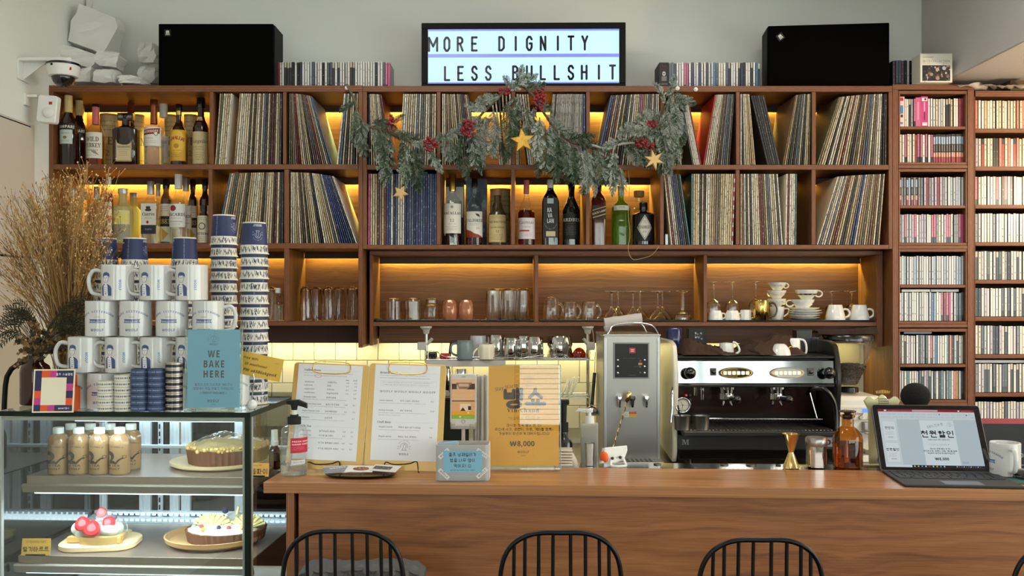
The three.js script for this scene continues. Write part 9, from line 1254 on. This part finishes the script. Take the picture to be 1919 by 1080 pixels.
{ // amber jar, glass vase, dried flowers
const d = 2.55, k = d / F, j = onCase('amber_jar', 'brown glass apothecary jar holding dried leaves', 'jar', 67, d, GT), R = 27 * k; part('glass', lathe([[0, 0], [R * 0.92, 0], [R, 3 * k], [R, 62 * k], [R * 0.9, 72 * k], [R * 0.55, 79 * k], [R * 0.5, 84 * k], [R * 0.48, 96 * k], [R * 0.6, 99 * k]], 36), phys({ color: col(120, 62, 16), roughness: 0.03, transmission: 0.9, thickness: 0, clearcoat: 0.6 }), j);
const v = onCase('glass_vase', 'tall clear glass vase of dried grasses', 'vase', 132, 2.66, GT), Rv = 30 * 2.66 / F; part('glass', lathe([[0, 0], [Rv * 0.95, 0], [Rv, 0.004], [Rv, 0.225], [Rv - 0.003, 0.225], [Rv - 0.003, 0.012], [0, 0.01]], 36), M.shell, v);
const S = new Tris(), Fl = new Tris(), D = thing('dried_grasses', 'spray of tan dried grasses and small seed heads in the vase', 'dried flowers', [v.position.x, v.position.y, v.position.z]), tans = [lin(168, 130, 78), lin(140, 104, 58), lin(190, 154, 100), lin(112, 82, 44)], heads = [lin(206, 170, 104), lin(226, 196, 140), lin(150, 92, 44), lin(184, 140, 78)];
const tip = (x, y) => at(x, y, 2.66 * K + rr(-0.1, 0.1)).sub(D.position);
for (let i = 0; i < 270; i++) {
const u = rnd(), x = lerp(-12, 224, u) + rr(-8, 8), yTip = lerp(352, 296, u) + Math.abs(u - 0.72) * 40 + Math.pow(rnd(), 1.3) * 190, a = V(rr(-0.03, 0.03), rr(0.01, 0.15), rr(-0.03, 0.03)), e = tip(x, yTip), m = a.clone().lerp(e, 0.5).add(V((e.x - a.x) * -0.2, 0.03, 0)); const c = pick(tans); let prev = a; const P = []; for (let q = 1; q <= 6; q++) { const s = q / 6, b = a.clone().multiplyScalar((1 - s) * (1 - s)).addScaledVector(m, 2 * s * (1 - s)).addScaledVector(e, s * s); S.stick(prev, b, 0.0013 * (1.2 - s * 0.7), c); prev = b; P.push(b); }
const dir = P[5].clone().sub(P[4]).normalize(), nb = 5 + Math.floor(rnd() * 12); for (let q = 0; q < nb; q++) { const o = P[Math.min(5, 3 + Math.floor(rnd() * 3))].clone().lerp(P[4], rnd() * 0.6), bd = dir.clone().add(V(rr(-0.8, 0.8), rr(-0.1, 0.7), rr(-0.5, 0.5))).normalize(), L = rr(0.012, 0.045), b = o.clone().addScaledVector(bd, L); S.stick(o, b, 0.0006, c); x > 110 ? Fl.blob(b, rr(0.0018, 0.0036), pick(heads)) : Fl.leaf(b, bd, rr(0.006, 0.012), 0.0035, pick(heads)); }
}
part('stems', S.geo(), leafMat, D); part('seed_heads', Fl.geo(), leafMat, D);
const bt = new THREE.SphereGeometry(0.011, 14, 10).scale(1, 2.1, 1); part('bunny_tail', bt, std({ color: col(206, 186, 140), roughness: 1, bumpMap: grain, bumpScale: 0.004 }), D, tip(60, 384).toArray(), [0, 0, 0.7]); part('thistle', new THREE.SphereGeometry(0.009, 12, 9).scale(1, 1.7, 1), std({ color: col(56, 58, 84), roughness: 1 }), D, tip(78, 468).toArray(), [0, 0, 0.8]);
const Lf = new Tris(), B = thing('dried_leaves', 'brown dried eucalyptus leaves and dark fern in the amber jar', 'dried flowers', [j.position.x, j.position.y + 99 * k * K, j.position.z]), lt = [lin(96, 72, 44), lin(70, 52, 32), lin(130, 100, 62), lin(168, 128, 84), lin(56, 46, 30)];
for (let i = 0; i < 26; i++) { const e = at(lerp(30, 130, rnd()), lerp(596, 664, rnd()), d * K + rr(-0.07, 0.05)).sub(B.position), a = V(rr(-0.01, 0.01), -0.04, rr(-0.01, 0.01)), hang = rnd() < 0.3; if (hang) e.y -= 0.05; let pv = a; for (let q = 1; q <= 7; q++) { const s = q / 7, b = a.clone().lerp(e, s).add(V(0, Math.sin(s * 3) * 0.025, 0)); Lf.stick(pv, b, 0.0012, lt[1]); pv = b; if (q > 2) for (const sd of [-1, 1, 0.4]) Lf.leaf(b, V(sd * rr(0.5, 1), rr(-0.6, 0.7), rr(-0.6, 0.6)).normalize(), rr(0.011, 0.018), rr(0.009, 0.014), pick(lt), V(rr(-0.4, 0.4), rr(-0.4, 0.4), 1).normalize()); } }
part('leaves', Lf.geo(), leafMat, B); const Fn = new Tris(), fc = [lin(48, 48, 26), lin(64, 58, 34), lin(38, 36, 22)];
for (const [x, y, n] of [[2, 606, 5], [20, 578, 6], [40, 590, 4], [-12, 640, 5], [160, 560, 5], [180, 590, 6], [150, 610, 4], [172, 640, 5]]) for (let w = 0; w < n; w++) { const a = V(rr(0, 0.02), 0.0, 0), e = at(x + rr(-12, 12), y + rr(-12, 16), d * K + (x > 100 ? 0.06 : 0) + rr(-0.03, 0.03)).sub(B.position); let pv = a; for (let q = 1; q <= 14; q++) { const s = q / 14, b = a.clone().lerp(e, s).add(V(0, Math.sin(s * 3.1) * 0.045, 0)); Fn.stick(pv, b, 0.0009, fc[0]); const dr = b.clone().sub(pv).normalize(); pv = b; if (q > 5) for (const sd of [-1, 1]) Fn.leaf(b, dr.clone().add(V(sd * -dr.y, sd * dr.x, rr(-0.2, 0.2)).multiplyScalar(1.1)).normalize(), 0.024 * (1.15 - s * 0.7), 0.0035, pick(fc)); } }
part('fern', Fn.geo(), leafMat, B);
const bk = thing('bent_tube', 'black arched metal tube standing behind the amber jar', 'tube', [px(22, 3.2), 0, -3.2]), bY = (y) => py(y, 3.2); part('tube', tube([[-0.022, 0, 0], [-0.022, 0.5, 0], [-0.022, bY(740), 0], [-0.012, bY(702), 0], [0.014, bY(685), 0], [0.05, bY(678), 0], [0.1, bY(688), 0], [0.12, bY(720), 0], [0.12, 0.5, 0], [0.12, 0, 0]], 0.0085, 90, 10), M.blackMetal, bk);
}
sheetA.tex.needsUpdate = sheetB.tex.needsUpdate = sheetC.tex.needsUpdate = true;
renderer.render(scene, camera);
